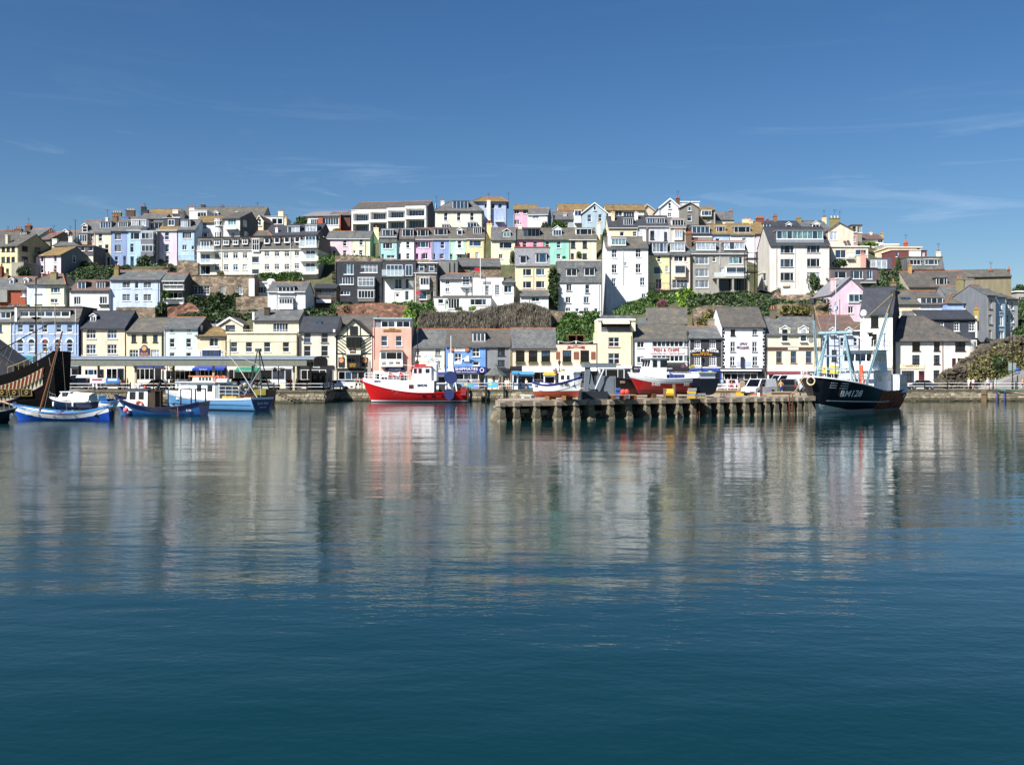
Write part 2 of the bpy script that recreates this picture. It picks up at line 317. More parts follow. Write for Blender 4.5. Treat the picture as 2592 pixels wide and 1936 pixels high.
 def fgable(s, xa, ya, kind='slate', d=None, barge='e8e8e6', ov=.3, bw=.28):
  s.kind = 'f'
  if d: s.d = d
  ax, az = s.loc(xa, ya, 0); s.tri = (ax, az-.05); s.zr = az; s.rd = s.d; t = .14
  ka = (az-s.ze)/max(ax, .1); kb = (az-s.ze)/max(s.W-ax, .1); o = .25; y0 = -ov
  pts = [(-o, y0, s.ze-ka*o),(ax, y0, az),(s.W+o, y0, s.ze-kb*o),(s.W+o, y0, s.ze-kb*o+t),(ax, y0, az+t),(-o, y0, s.ze-ka*o+t)]
  r = MB().prism(pts, (0, s.d+ov, 0)).build('roof', roof_mat(kind), s.root)
  if barge:
   q = [(x, y0-.04, z-(bw-t)*.6) for x, _, z in pts[:3]] + [(x, y0-.04, z+.02) for x, _, z in pts[3:]]
   MB().prism(q, (0,.035,0)).build('bargeboard', plain(barge, .5, name='bargeboard_paint'), s.root)
  return s
 def flat(s, over=.25, th=.22, col='e2e2e0', back=0):
  s.kind = 't'; s.zr = s.ze+th
  MB().box(-over, -over, s.ze, s.W+over, s.d+over, s.ze+th).build('roof', plain(col, .6, name='flat_roof_edge'), s.root); return s
 def parapet(s, col=None, th=.12, over=.06):
  s.kind = 'p'; s.zr = s.ze
  MB().box(-over, -over, s.ze, s.W+over, .35, s.ze+th).build('coping', plain(col, .7, name='coping') if col else s.wm, s.root)
  MB().box(.01,.36, s.ze-.5, s.W-.01, s.d-.01, s.ze-.3).build('roof', plain('5c5e62', .8, name='roof_felt'), s.root); return s
 # ---- things on the front
 def rect(s, xc, yc, w, h, o=0.0):
  x0, z1 = s.loc(xc-w/2, yc-h/2, o); x1, z0 = s.loc(xc+w/2, yc+h/2, o); return (x0+x1)/2,(z0+z1)/2, abs(x1-x0), abs(z1-z0)
 def w(s, st, xs, ys, w, h, frame=None, glass=None, sill=True, fb=.085, flush=False, sillmat=None):
  xs = xs if isinstance(xs, (list, tuple)) else [xs]; ys = ys if isinstance(ys, (list, tuple)) else [ys]
  fm = plain(frame, .5, name='frame_paint') if isinstance(frame, str) else frame
  sm_ = plain(sillmat, .6, name='sill_paint') if isinstance(sillmat, str) else sillmat
  for y in ys:
   for x in xs:
    cx, cz, ww, hh = s.rect(x, y, w, h)
    if flush: put_window(s.root, cx, -.04, cz, ww, hh, st, fm, glass, sill, fb=fb, sillmat=sm_); continue
    s.holes.append((cx-ww/2, cz-hh/2, cx+ww/2, cz+hh/2))
    put_window(s.root, cx, .09, cz, ww, hh, st, fm, glass, sill, fb=fb, sillmat=sm_)
  return s
 def door(s, xs, y, w, h, col='3a2022', frame='e8e8e6', light=True):
  for x in (xs if isinstance(xs, (list, tuple)) else [xs]):
   cx, cz, ww, hh = s.rect(x, y, w, h); s.holes.append((cx-ww/2, cz-hh/2, cx+ww/2, cz+hh/2)); a, b = ww/2, hh/2
   o = MB().box(-a+.06,.1,-b, a-.06,.15, b-.06).box(-a*.55,.085,-b*.8, a*.55,.1,-b*.1).build('door', plain(col, .4, name='door_paint'), s.root, (cx, 0, cz))
   MB().box(-a, .07,-b, -a+.06,.16, b).box(a-.06,.07,-b, a, .16, b).box(-a+.06,.07, b-.06, a-.06,.16, b).build('door_frame', plain(frame, .5, name='frame_paint'), o)
   if light: MB().box(-a*.5,.08, b*.15, a*.5,.1, b*.75).build('pane', glass_mat('dark'), o)
   MB().tube((a*.6,.05,0),(a*.6,.1,0),.03).build('handle', plain('b0a060', .3,1, name='brass'), o)
  return s
 def box(s, name, x0, y0, x1, y1, proj=.06, col='e8e8e6', back=0.0, mat=None, parent=None, rough=.6):
  a, z1 = s.loc(x0, y0,-proj); b, z0 = s.loc(x1, y1,-proj); z0, z1 = min(z0, z1), max(z0, z1)
  return MB().box(a, -proj, z0, b, back-.004 if back == 0 else back, z1).build(name, mat or plain(col, rough, name=name+'_paint'), parent or s.root)
 def bay(s, x0, y0, x1, y1, proj=.7, st='3', yb=None, yt=None, col='e8e8e6', frame=None, glass=None, roofk=None, side=True, hfrac=.86):
  "box bay: window band y0..y1, body down to yb and roof up to yt"
  yb = yb or y1+10; a, zt = s.loc(x0, y0,-proj); b, z1 = s.loc(x1, y1,-proj); _, zb = s.loc(x0, yb, -proj); zt2 = s.loc(x0, yt, -proj)[1] if yt else zt+.15
  o = MB().box(a, -proj, zb, b, -.004, zt).build('bay', plain(col, .6, name='bay_paint'), s.root)
  m = MB()
  if yt: m.prism([(a-.1,-proj-.1, zt),(b+.1,-proj-.1, zt),(b+.1,-.004, zt),(a-.1,-.004, zt)],(0,0,.05)); m.poly([(a-.1,-proj-.1, zt+.05),(b+.1,-proj-.1, zt+.05),(b-.1,-.004, zt2),(a+.1,-.004, zt2)]); m.poly([(b+.1,-proj-.1, zt+.05),(b+.1,-.004, zt+.05),(b-.1,-.004, zt2)]); m.poly([(a-.1,-.004, zt+.05),(a-.1,-proj-.1, zt+.05),(a+.1,-.004, zt2)])
  else: m.box(a-.08,-proj-.1, zt, b+.08,-.004, zt+.12)
  m.build('bay_roof', roof_mat(roofk) if roofk else plain('d8d8d6', .6, name='bay_roof'), o)
  h = zt-z1; put_window(o, (a+b)/2,-proj-.05,(zt+z1)/2,(b-a)*.97, h*.97, st, plain(frame, .5, name='frame_paint') if frame else None, glass, False, sub=True)
  if side and proj > .45:
   for x, rz in ((a-.05, R(-90)),(b+.05, R(90))): put_window(o, x, -proj/2-.02,(zt+z1)/2, proj*.8, h*.94, '1', plain(frame, .5, name='frame_paint') if frame else None, glass, False, sub=True, rz=rz)
  return o
 def dorm(s, xc, yc, w, h, st='2', cheek='8a8a88', gable=False, frame=None, glass=None, roofc=None, over=.12, wh=1.0, ww=1.0, y0=None, back=None, face=None, fb=.085):
  "dormer whose window front covers the tile rectangle; stands on the front slope"
  lo, hi = -.35, s.rd
  for _ in range(40):
   m = (lo+hi)/2; z = s.loc(xc, yc+h/2, m)[1]
   if z > s.slope(m): lo = m
   else: hi = m
  y = max(lo, -.2) if y0 is None else y0
  cx, cz, a, b = s.rect(xc, yc, w, h, y); zb, zt = cz-b/2, cz+b/2
  yb = s.rd*(zt-s.ze)/max(s.zr-s.ze, .01); yb = min(max(yb, y+.5), s.rd+1.2) if back is None else y+back
  ch = roof_mat(cheek) if cheek in ROOFS else plain(cheek, .7, name='dormer_cheek')
  m = MB(); k = .06; m.box(cx-a/2-k, y, zb-.15, cx+a/2+k, yb, zt); o = m.build('dormer', ch, s.root)
  if face: MB().box(cx-a/2-k, y-.02, zb-.1, cx+a/2+k, y-.004, zt).build('dormer_face', plain(face, .6, name='dormer_face'), o)
  if gable:
   hz = a*.42; ov = .15; q = [(cx-a/2-ov-k, y-ov, zt-.05),(cx, y-ov, zt+hz),(cx+a/2+ov+k, y-ov, zt-.05),(cx+a/2+ov+k, y-ov, zt+.07),(cx, y-ov, zt+hz+.14),(cx-a/2-ov-k, y-ov, zt+.07)]
   MB().prism(q, (0, yb-y+ov+.5,0)).build('dormer_roof', roof_mat(roofc or getattr(s, 'rk', 'slate')), o)
   MB().prism([(cx-a/2-k, y-.01, zt),(cx+a/2+k, y-.01, zt),(cx, y-.01, zt+hz)],(0,.06,0)).build('gable_front', plain(face or 'e8e8e6', .6, name='dormer_face'), o)
   MB().prism([(x, y-ov-.03, z) for x, _, z in q],(0,.028,0)).build('bargeboard', WHITE, o)
  else: MB().box(cx-a/2-k-over, y-over-.05, zt, cx+a/2+k+over, yb, zt+.13).build('dormer_roof', plain(roofc or '4a4c50', .7, name='dormer_felt'), o)
  put_window(o, cx, y-.06, cz, a*ww, b*wh, st, plain(frame, .5, name='frame_paint') if frame else None, glass, True, sub=True, fb=fb)
  return o
 def chim(s, xc, yt, yb, w, col='8a8478', pots=2, o=None, stone=None, potc='b06a48', dd=.8, low=2.5):
  o = s.rd if o is None else o
  a, zt = s.loc(xc-w/2, yt, o); b, zb = s.loc(xc+w/2, yb, o); zb -= low; m = MB(); h = .18
  m.box(a, o-dd/2, zb, b, o+dd/2, zt-h).box(a-.08, o-dd/2-.08, zt-h, b+.08, o+dd/2+.08, zt-h+.13).box(a+.03, o-dd/2+.03, zt-h+.13, b-.03, o+dd/2-.03, zt)
  c = m.build('chimney', stone or plain(col, .85, name='chimney_render'), s.root)
  s.chs = ((a+b)/2, o, zt)
  for i in range(pots):
   x = a+(b-a)*(i+.5)/pots; r = min(.14,(b-a)/pots*.42); MB().lathe([(r*1.1,0),(r, .12),(r*.85,.42),(r*1.05,.45),(r, .55)],(x, o, zt-.02),8).build('chimney_pot', plain(potc, .8, name='clay_pot'), c, smooth=False)
  return s
 def balcony(s, x0, x1, yt, yb, proj=1.1, slab='e2e2e0', rail='d8dde0', glass=True, nb=9, mat=None):
  a, zt = s.loc(x0, yt, -proj); b, zb = s.loc(x1, yb, -proj)
  o = MB().box(a, -proj, zb-.2, b, -.004, zb).build('balcony', mat or plain(slab, .6, name='balcony_slab'), s.root); m = MB(); r = .03
  for x in (a+.04, b-.04): m.tube((x, -proj+.04, zt),(x, -.02, zt), r).tube((x, -proj+.04, zb),(x, -proj+.04, zt), r)
  m.tube((a, -proj+.04, zt),(b, -proj+.04, zt), r*1.3)
  if not glass: m.tube((a, -proj+.04, zb+.12),(b, -proj+.04, zb+.12), r)
  for i in range(1, nb): x = a+(b-a)*i/nb; (m.tube((x, -proj+.04, zb),(x, -proj+.04, zt), r*.6, seg=4) if not glass or i % 3 == 0 else None)
  m.build('railing', plain(rail, .4, name='railing_paint'), o)
  if glass: MB().box(a+.06,-proj+.03, zb+.08, b-.06,-proj+.05, zt-.06).build('glass_panel', rail_glass(), o)
  return o
 def rw(s, st, x, y, w, h, frame=None, glass=None):
  "window on the right side wall; tile pixel of its middle, metres wide and high"
  px, py = s.px(x, y); d = Vector(((px-CX)/F, 1,-(py-HY)/F)); C = Vector((0,0, CZ)); Q = s.O+s.u*s.W; t = (Q-C).dot(s.u)/d.dot(s.u); p = C+d*t-s.O
  put_window(s.root, s.W+.05, p.dot(s.n), p.z, w, h, st, plain(frame, .5, name='frame_paint') if frame else None, glass, False, rz=R(90)); return s
 def text(s, t, xc, yc, h, col='e8e8e6', w=None, proj=.1, bold=0.004, shear=0):
  x, z = s.loc(xc, yc, -proj); hh = h*K*s.O.y/F; lettering(t, s.root, (x, -proj, z), hh, plain(col, .5, name='lettering_paint'), None if w is None else w*K*s.O.y/F, bold=bold, shear=shear); return s
 def pipe(s, x, y0, y1, col='3a3c40', r=.05):
  s.piped = 1; a, z0 = s.loc(x, y1,-.07); _, z1 = s.loc(x, y0,-.07); MB().tube((a, -.08, z0),(a, -.08, z1), r).build('drainpipe', plain(col, .5, name='drainpipe_paint'), s.root); return s
 def awning(s, x0, x1, y0, y1, proj=1.2, col='2b4fa0', rise=.5, txt=None, tcol='e8e8e6', th=None, stripe=None):
  a, zt = s.loc(x0, y0,-.05); b, zb = s.loc(x1, y1,-proj); zm = zb+(.28 if zt-zb > .5 else (zt-zb)*.45); m = MB()
  m.prism([(a, -.02, zt),(a, -proj, zm),(a, -proj, zb),(a, -proj+.04, zb),(a, -proj+.04, zm-.05),(a, -.02, zt-.06)],(b-a, 0,0)); o = m.build('awning', plain(col, .7, name='awning_cloth'), s.root)
  if txt: lettering(txt, o, ((a+b)/2,-proj-.02,(zm+zb)/2) if th is None else ((a+b)/2,-.04-proj*.55, zb+(zt-zb)*.62), th or .2, plain(tcol, .6, name='lettering_paint'), rot=(R(90) if th is None else R(65),0,0))
  return o
 def finish(s):
  if s.done: return
  s.done = True
  rn = random.Random(int(s.W*1000))
  if not getattr(s, 'piped', 0) and s.W > 3.5 and s.ze > 3:
   x = rn.choice((.12, s.W-.12)); MB().tube((x, -.09,.1),(x, -.09, s.ze-.15),.055).build('drainpipe', plain(rn.choice(('3a3c40', 'd8d8d6', '6a6458')),.5, name='drainpipe_paint'), s.root)
  if getattr(s, 'chs', 0) and rn.random() < .55:
   a, o, z = s.chs; MB().tube((a, o, z),(a, o, z+1.9),.03, seg=4).tube((a-.45, o, z+1.8),(a+.45, o, z+1.7),.025, seg=4).tube((a-.3, o, z+1.5),(a+.3, o, z+1.45),.025, seg=4).build('aerial', plain('2c2e30', .5, name='aerial_metal'), s.root)
  W, d, z0, z1 = s.W, s.d, -s.ext, s.ze; m = MB(); hs = [(max(a, .02), max(b, z0+.1), min(c, W-.02), min(e, z1-.02)) for a, b, c, e in s.holes]
  hs = [h for h in hs if h[2]-h[0] > .1 and h[3]-h[1] > .1]
  xs = sorted({0, W, *[h[0] for h in hs], *[h[2] for h in hs]}); zs = sorted({z0, z1, *[h[1] for h in hs], *[h[3] for h in hs]})
  for j in range(len(zs)-1):
   run = None
   for i in range(len(xs)):
    solid = False
    if i < len(xs)-1:
     cx, cz = (xs[i]+xs[i+1])/2,(zs[j]+zs[j+1])/2; solid = not any(h[0] < cx < h[2] and h[1] < cz < h[3] for h in hs)
    if solid and run is None: run = xs[i]
    if not solid and run is not None: m.quad((run, 0, zs[j]),(xs[i],0, zs[j]),(xs[i],0, zs[j+1]),(run, 0, zs[j+1])); run = None
  for a, b, c, e in hs:
   r = .2; m.quad((a, 0, b),(a, r, b),(a, r, e),(a, 0, e)); m.quad((c, 0, b),(c, 0, e),(c, r, e),(c, r, b)); m.quad((a, 0, e),(a, r, e),(c, r, e),(c, 0, e)); m.quad((a, 0, b),(c, 0, b),(c, r, b),(a, r, b)); m.quad((a, r, b),(c, r, b),(c, r, e),(a, r, e))
  q = MB() if s.sm else m
  for x in (0, W):
   pts = [(x, 0, z0),(x, d, z0),(x, d, z1)] + ([(x, s.rd, s.zr)] if s.kind == 'g' else []) + [(x, 0, z1)]
   q.poly(pts if x == W else pts[::-1])
  q.poly([(W, d, z0),(0, d, z0),(0, d, z1),(W, d, z1)])
  if s.tri:
   ax, az = s.tri; m.poly([(0,0, z1),(W, 0, z1),(ax, 0, az)]); q.poly([(W, d, z1),(0, d, z1),(ax, d, az)])
  elif s.kind in ('t', None): m.poly([(0,0, z1),(W, 0, z1),(W, d, z1),(0, d, z1)])
  m.build('wall', s.wm, s.root)
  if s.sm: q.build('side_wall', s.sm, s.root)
# ================================================================ houses on the hillside (tile, depth, left, right, eaves, base: photo positions; the rest in metres)
BR = '3a2a24'
stoneM = stone_mat('rubble_stone'); greyst = stone_mat('grey_stone', '857d70', '6d665c', '9a9182')
# ---- skyline, far left
h = House('long brown-roofed house on the left skyline with three chimneys', 'U1', 240,-120,330,560,700, 'b8b4a4', d=9).gable(430, 'brown'); h.chim(95,435,480,62, '4a4038', 3).chim(165,425,470,50, '6a4a3c', 2).chim(238,400,450,90, '6b6252', 3)
h = House('pale green gabled house on the left skyline below a dark chimney', 'U1', 232,265,490,495,640, 'b5c4b4', d=8, yaw=-15).gable(410, 'slate').chim(365,362,430,70, '5a4c40', 3); h.dorm(300,462,70,45, '4')
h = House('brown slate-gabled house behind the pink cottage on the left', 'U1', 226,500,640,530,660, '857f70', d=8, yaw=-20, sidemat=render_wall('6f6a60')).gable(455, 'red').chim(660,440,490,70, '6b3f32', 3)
h = House('small light blue house with a white gabled dormer on the left skyline', 'U1', 236,740,960,530,640, 'a9d3e8', d=8).gable(430, 'slate'); h.dorm(835,470,70,60, '2', gable=True, face='f0f0ee'); h.chim(895,462,500,34, 'a04a38', 2).w('s', 830,565,36,40)
h = House('low grey hipped slate roof house with a tall white chimney', 'U1', 218,690,985,622,720, 'cfcabb', d=7).hip(760,930,565, 'slate', clay=False).chim(905,496,575,50, 'd8d4c4', 1).chim(703,530,600,60, 'e2dfd2', 0)
h = House('peach house with a brown gabled dormer and a bay on the left hill', 'U1', 238,1000,1205,450,640, 'd9b48c', d=8).gable(300, 'slate'); h.dorm(1080,400,62,80, 's', gable=True, face='d9b48c', cheek='brown'); h.bay(1010,470,1110,565,.8, 'v', yb=600, roofk='brown', col='b49a80').__class__; h.w('s', 1165,510,26,95)
h = House('second peach gabled house half hidden beside the cream tower house', 'U1', 242,1190,1300,440,600, 'd0aa84', d=8).gable(300, 'slate'); h.dorm(1258,372,46,60, 's', gable=True, face='d9b48c', cheek='brown')
h = House('ochre-roofed long house with a dark chimney at the top of the left hill', 'U1', 262,1850,2240,240,380, 'd8d4cc', d=9).gable(155, 'ochre').chim(1830,120,160,60, '3c3634', 3).chim(1845,160,230,90, '3c4650', 0, o=1.0)
h = House('grey stone house with two large square stone chimneys on the left skyline', 'U1', 256,1400,1790,300,420, '6c6860', d=8).gable(245, 'slate').chim(1490,195,290,110, '6c6250', 4, potc='c0b8a0').chim(1665,165,250,105, '5c4c44', 5, potc='c0b8a0').chim(1600,245,290,90, '5580a8', 0, o=1.5)
h = House('dark brown slate shed-roofed house below the ochre roof', 'U1', 250,1780,2100,270,400, '5c5450', d=6).gable(215, 'slate')
# ---- left hill, the tall painted houses
h = House('yellow gable-ended house at the left edge with its olive shaded side', 'U1', 206,-90,235,612,985, 'f0df96', d=9.2, yaw=-20, sidemat=render_wall('b0a878')).gable(500, 'brown', ov=.2); h.w('2', [42,105,167],[655,790],44,68, BR).w('2', [35,95],935,36,62, BR); h.rw('1', 315,655,1.5,1.2, BR).rw('1', 315,790,1.5,1.2, BR).rw('1', 475,672,1.5,1.2, BR); h.chim(103,480,570,24, 'd8c8a0', 0, o=1.2)  # olive side wall: yellow with its shade put into the colour
h = House('grey rendered lean-to beside the yellow house at the left edge', 'U1', 203,145,300,830,985, '9c9680', d=4, yaw=-18).flat(.05,.12, 'a8a490')
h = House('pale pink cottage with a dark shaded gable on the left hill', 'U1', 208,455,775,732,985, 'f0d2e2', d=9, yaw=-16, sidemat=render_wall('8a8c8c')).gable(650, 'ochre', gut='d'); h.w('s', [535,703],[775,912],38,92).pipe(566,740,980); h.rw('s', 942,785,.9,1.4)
h = House('low dark grey slate-hung house with two windows beside the cream tower house', 'U1', 216,780,1197,625,850, '625c60', d=7).flat(.15,.25, '4c4648'); h.w('1', [1052,1155],650,52,60).w('2', 950,665,42,52); h.box('rendered_ground_floor', 1000,750,1190,870,.05, 'ecdcc0'); h.w('2', 1130,815,65,40, flush=True)
h = House('tall cream house with two dormer windows at the start of the painted row', 'U1', 222,1200,1413,440,885, 'f0e4c0', d=9).gable(318, 'slate', gut='g'); h.dorm(1345,352,140,80, '4', 'grey', roofc='7c8088'); h.w('s', 1278,[507,657,812],46,105).w('s', 1360,650,46,105); h.door(1380,810,38,110, '6a3a24'); h.chim(1367,258,330,30, 'd8d0b8', 1)
h = House('tall mid-blue house with white triple windows in the left painted row', 'U1', 222,1415,1615,425,865, '7f9ed0', d=9).gable(310, 'slate', gut='d'); h.dorm(1567,345,115,68, '4', 'grey', roofc='8c9096'); h.w('v', 1500,[495,650],80,92).w('s', 1482,800,42,100); h.door(1587,800,38,110, '3a4260'); h.chim(1470,240,320,60, '6c6250', 3)
h = House('tall sky-blue house with a long white dormer in the left painted row', 'U1', 222,1617,1790,412,865, 'a6d2f0', d=9).gable(300, 'slate', gut='w'); h.dorm(1765,325,180,76, '6', 'e8e8e6', roofc='dcdcda', glass='net'); h.w('j', 1720,492,112,86).w('T', 1680,645,46,112); h.door(1682,812,46,125, '2c3c4c')
h = House('grey slate-banded house with stacked glazed bays in the left painted row', 'U1', 221,1790,2005,430,870, '8a8c8c', d=9).flat(.1,.15, 'b0b4b6'); h.bay(1797,445,1950,530,1.2, 'v', yb=600, col='6d7078', glass='blind'); h.bay(1797,605,1950,690,1.2, 'v', yb=745, col='6d7078', glass='mid'); h.w('2', 1890,790,60,60)
h = House('glazed rooftop room with a mono-pitch roof in the left painted row', 'U1', 226,1905,2095,400,560, '6c4c44', d=6).gable(300, 'slate'); h.dorm(1992,365,165,85, 'v', 'dark', frame='b8bcc0')
h = House('tall pale pink house under a black dormer in the left painted row', 'U1', 222,2022,2258,412,850, 'efd6e6', d=9).gable(300, 'ochre', gut='w'); o = h.dorm(2180,320,195,110, '2', 'dark', roofc='b8bcc0', ww=.42, wh=.7, face='35363c'); h.w('s', [2125],[490,645,790],54,100); h.pipe(2255,425,840)
h = House('pale blue house with a grey boxed dormer left of the long white flats', 'U2', 222,102,322,412,800, 'b0d2ee', d=9).gable(290, 'slate', gut='d'); h.dorm(200,335,118,92, '3', 'slate', roofc='70767c'); h.w('4', 217,480,112,85).w('2', 187,637,56,66).w('1', 293,640,34,50); h.balcony(102,345,742,800,.8, '6c8a98', '6c9aa8', glass=False, nb=14)
h = House('white house with a rounded two-storey bow and brown roof', 'U2', 228,322,665,318,620, 'eeeeec', d=9).gable(245, 'ochre'); h.w('s', 445,350,40,66, BR)
a, zt = h.loc(550,300,-1); b, zb = h.loc(662,520,-1)
MB().lathe([((b-a)/2, zb-4),((b-a)/2, zt),((b-a)/2+.1, zt),((b-a)/2+.1, zt+.3)],((a+b)/2,.3,0),16).build('bow_bay', h.wm, h.root)
for q, z in ((-35,310),(0,310),(35,310),(-35,475),(0,475),(35,475)):
 r = (b-a)/2+.02; put_window(h.root, (a+b)/2+r*math.sin(R(q)),.3-r*math.cos(R(q)), h.loc(600, z, -1)[1], r*.55,1.6, '1', rz=R(q))
h.bay(340,450,480,520,.8, 'v', roofk='slate'); h.w('s', 345,500,34,75)
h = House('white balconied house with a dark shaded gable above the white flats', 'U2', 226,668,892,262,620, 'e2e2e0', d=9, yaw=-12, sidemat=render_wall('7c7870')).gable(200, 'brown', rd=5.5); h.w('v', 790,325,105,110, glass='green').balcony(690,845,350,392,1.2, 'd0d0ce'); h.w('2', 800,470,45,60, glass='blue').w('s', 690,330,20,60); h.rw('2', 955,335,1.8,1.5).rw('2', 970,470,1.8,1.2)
# ---- top of the hill, left centre
h = House('long lichen-brown roofed terrace on the skyline with five chimneys', 'U2', 262,130,1180,255,400, 'c8c0b0', d=11).gable(128, 'lichen', xr=500); h.chim(425,92,150,48, '4c4846', 1, potc='a89a88').chim(670,118,175,48, '6c6050', 2, potc='8a5040').chim(905,135,190,50, '8c8678', 1, potc='c0b49a').chim(1115,150,195,58, 'd8d2c0', 1, potc='c0b49a'); h.dorm(590,215,50,40, '1', gable=True); h.dorm(850,213,40,30, '1', gable=True)
h = House('white flat-topped house with a small dark window row on the left skyline', 'U2', 254,245,472,170,320, 'e6e6e4', d=6).flat(.1,.15, 'd8d8d6'); h.w('v', 408,222,110,60, glass='dark'); h.chim(285,138,170,60, 'd8d8d4', 3, o=1)
h = House('white shed-like cottage beside a chimney on the left skyline', 'U2', 258,30,130,215,330, 'e2e0da', d=6).gable(175, 'red').chim(75,160,200,70, 'd6d0c4', 3, o=.8)
h = House('small peach gabled house with a red roof above the white flats', 'U2', 240,1098,1190,298,420, 'efd2a4', d=10, yaw=-10, sidemat=render_wall('8a8478')).fgable(1140,235, 'red', barge='e8d8c0'); h.w('s', 1145,315,38,85, flush=True)
h = House('white box dormer house with two dark windows and a cream chimney', 'U2', 246,1195,1450,245,420, 'e8e6e2', d=8).flat(.1,.15, 'b0aca4'); h.w('1', [1332,1402],305,62,70, glass='black'); h.chim(1415,180,270,62, 'e8d8b0', 2, o=2).chim(1478,240,330,30, 'e8dcb8', 1, o=.5)
h = House('low modern house of white boards and red brick piers on the skyline', 'U2', 256,1690,2155,232,420, 'e6e6e4', d=9, yaw=-6, sidemat=plain('7a4030', .9, name='red_brick')).gable(190, 'grey', rd=8.8); h.w('4', 1840,315,95,70, glass='mid').w('6', 2045,305,205,90, glass='mid'); h.box('brick_pier', 1885,232,1945,400,.15, '9a4a30'); h.box('brick_pier', 2153,215,2172,400,.16, '9a4a30')
h = House('dark brick house with a shallow roof left of the balconied flats', 'U3', 258,-130,140,275,440, '6a3426', d=8, sidemat=plain('6a3426', .9, name='dark_brick')).gable(243, 'slate', rd=4); h.chim(108,240,280,30, '4c3c3a', 1)
h = House('long low slate-roofed house behind the white flats with two white dormers', 'U2', 224,1180,1880,470,620, 'c8c4b8', d=11, yaw=-8, sidemat=roof_mat('dark')).gable(352, 'dark', rd=5.5); h.dorm(1575,410,150,78, 'v', 'grey', roofc='a8acb0', glass='net'); h.dorm(1800,398,140,85, 'v', 'grey', roofc='a8acb0', glass='net'); h.chim(1365,390,470,32, 'e0e0de', 1, o=1.5); h.chim(1478,290,370,26, 'e8dcb8', 1)
h = House('small hipped slate roof tucked behind the long white flats', 'U2', 221,1085,1290,492,620, 'b8b0a0', d=7).hip(1120,1240,425, 'lichen')
# ---- the long white flats
h = House('long cream-white block of flats with brown slate top floor and end balconies', 'U2', 212,345,1888,660,1005, 'f2ecd2', d=10, cat='flats', name='apartment_block', yaw=-5, sidemat=render_wall('c8c8bc'), ext=2.2).mansard(505, 'brown', inset=.9, gut='w', cap='3a3634');  # end wall in greyer cream, shade painted into it
h.w('t', [600,716,836,956],[738,888],60,75).w('t', [1236,1364,1490],[715,882],60,72).w('t', 1617,[708,872],58,70)
for x, y in ((600,575),(716,568),(836,566),(956,560),(1236,552),(1364,545),(1490,540),(1622,535)): h.dorm(x, y, 62,66, 't' if x < 1000 else '1', 'e6e6e2', roofc='3a3634', y0=.05)
h.bay(1045,528,1138,672,.35, 'x', yb=690, side=False); h.w('1', 1090,792,92,78, glass='mid').w('1', 1090,945,92,62, glass='mid')
h.dorm(450,608,110,110, 'v', 'e6e6e2', roofc='3a3634', y0=.05, glass='blue'); h.dorm(1790,552,130,125, 'v', 'e6e6e2', roofc='3a3634', y0=.05, glass='blue')
h.w('2', 450,[775,925],125,112, glass='blue').w('2', 1788,[728,890],120,112, glass='blue')
h.balcony(345,560,620,672,1.3).__class__; h.balcony(345,558,785,835,1.3); h.balcony(1640,1868,545,625,1.3); h.balcony(1640,1868,725,795,1.3); h.balcony(1640,1868,885,965,1.3)
h.pipe(662,540,990, 'd8d8d6').pipe(1535,505,960, 'd8d8d6'); h.rw('2', 1965,545,1.6,1.5)
# ---- balconied flats and mansion on the crest
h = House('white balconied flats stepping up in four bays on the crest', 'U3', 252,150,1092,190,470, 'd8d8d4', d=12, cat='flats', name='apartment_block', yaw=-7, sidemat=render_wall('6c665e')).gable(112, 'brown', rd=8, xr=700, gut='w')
for i, (xa, xb, dy) in enumerate(((155,372,42),(375,598,22),(600,828,2),(830,1090,-22))):
 yt = 192+dy; h.w('5', (xa+xb)/2+20,[yt+95-(dy*.15), yt+228-dy*.1], xb-xa-70,105, frame='a8a8a8', glass='mid')
 for nm, y0, y1, pr in (('canopy', yt-8, yt+14,1.9),('balcony_front', yt+118, yt+150,1.95)): h.box(nm, xa, y0, xb, y1, pr, 'f0f0ee')
 h.box('fin_wall', xa, yt+14, xa+12, yt+290,1.8, 'ecece8')
h.box('fin_wall', 1080,180,1094,450,1.82, 'ecece8'); h.rw('2', 1225,165,1.4,1.2)
h = House('large cream villa with hipped slate roof and a glazed roof terrace', 'U3', 246,1215,1815,225,480, 'f3ecd0', d=11, sidemat=render_wall('d8d6c4')).hip(1400,1680,100, 'slate', clay=False, gut='b'); h.dorm(1535,145,195,100, '4', 'dark', roofc='5c6a78', glass='blue', back=5); h.w('s', [1350,1515,1683],292,46,105); h.bay(1295,395,1395,450,.7, 'v', roofk='slate'); h.bay(1620,370,1745,440,.7, 'v', roofk='slate'); h.chim(1310,98,190,46, 'e0dccc', 1).chim(1895,90,220,44, 'eae6da', 1)
h = House('lavender blue house with an ochre hipped roof on the crest', 'U3', 252,1700,2125,108,470, '97b2ea', d=10, sidemat=render_wall('8aa2d8')).hip(1810,2050,48, 'ochre', ov=.5); h.w('1', [1950,2040],158,50,66).w('2', 1870,158,60,66); h.balcony(1975,2085,295,350,1.0, 'c8ccd4', glass=False)
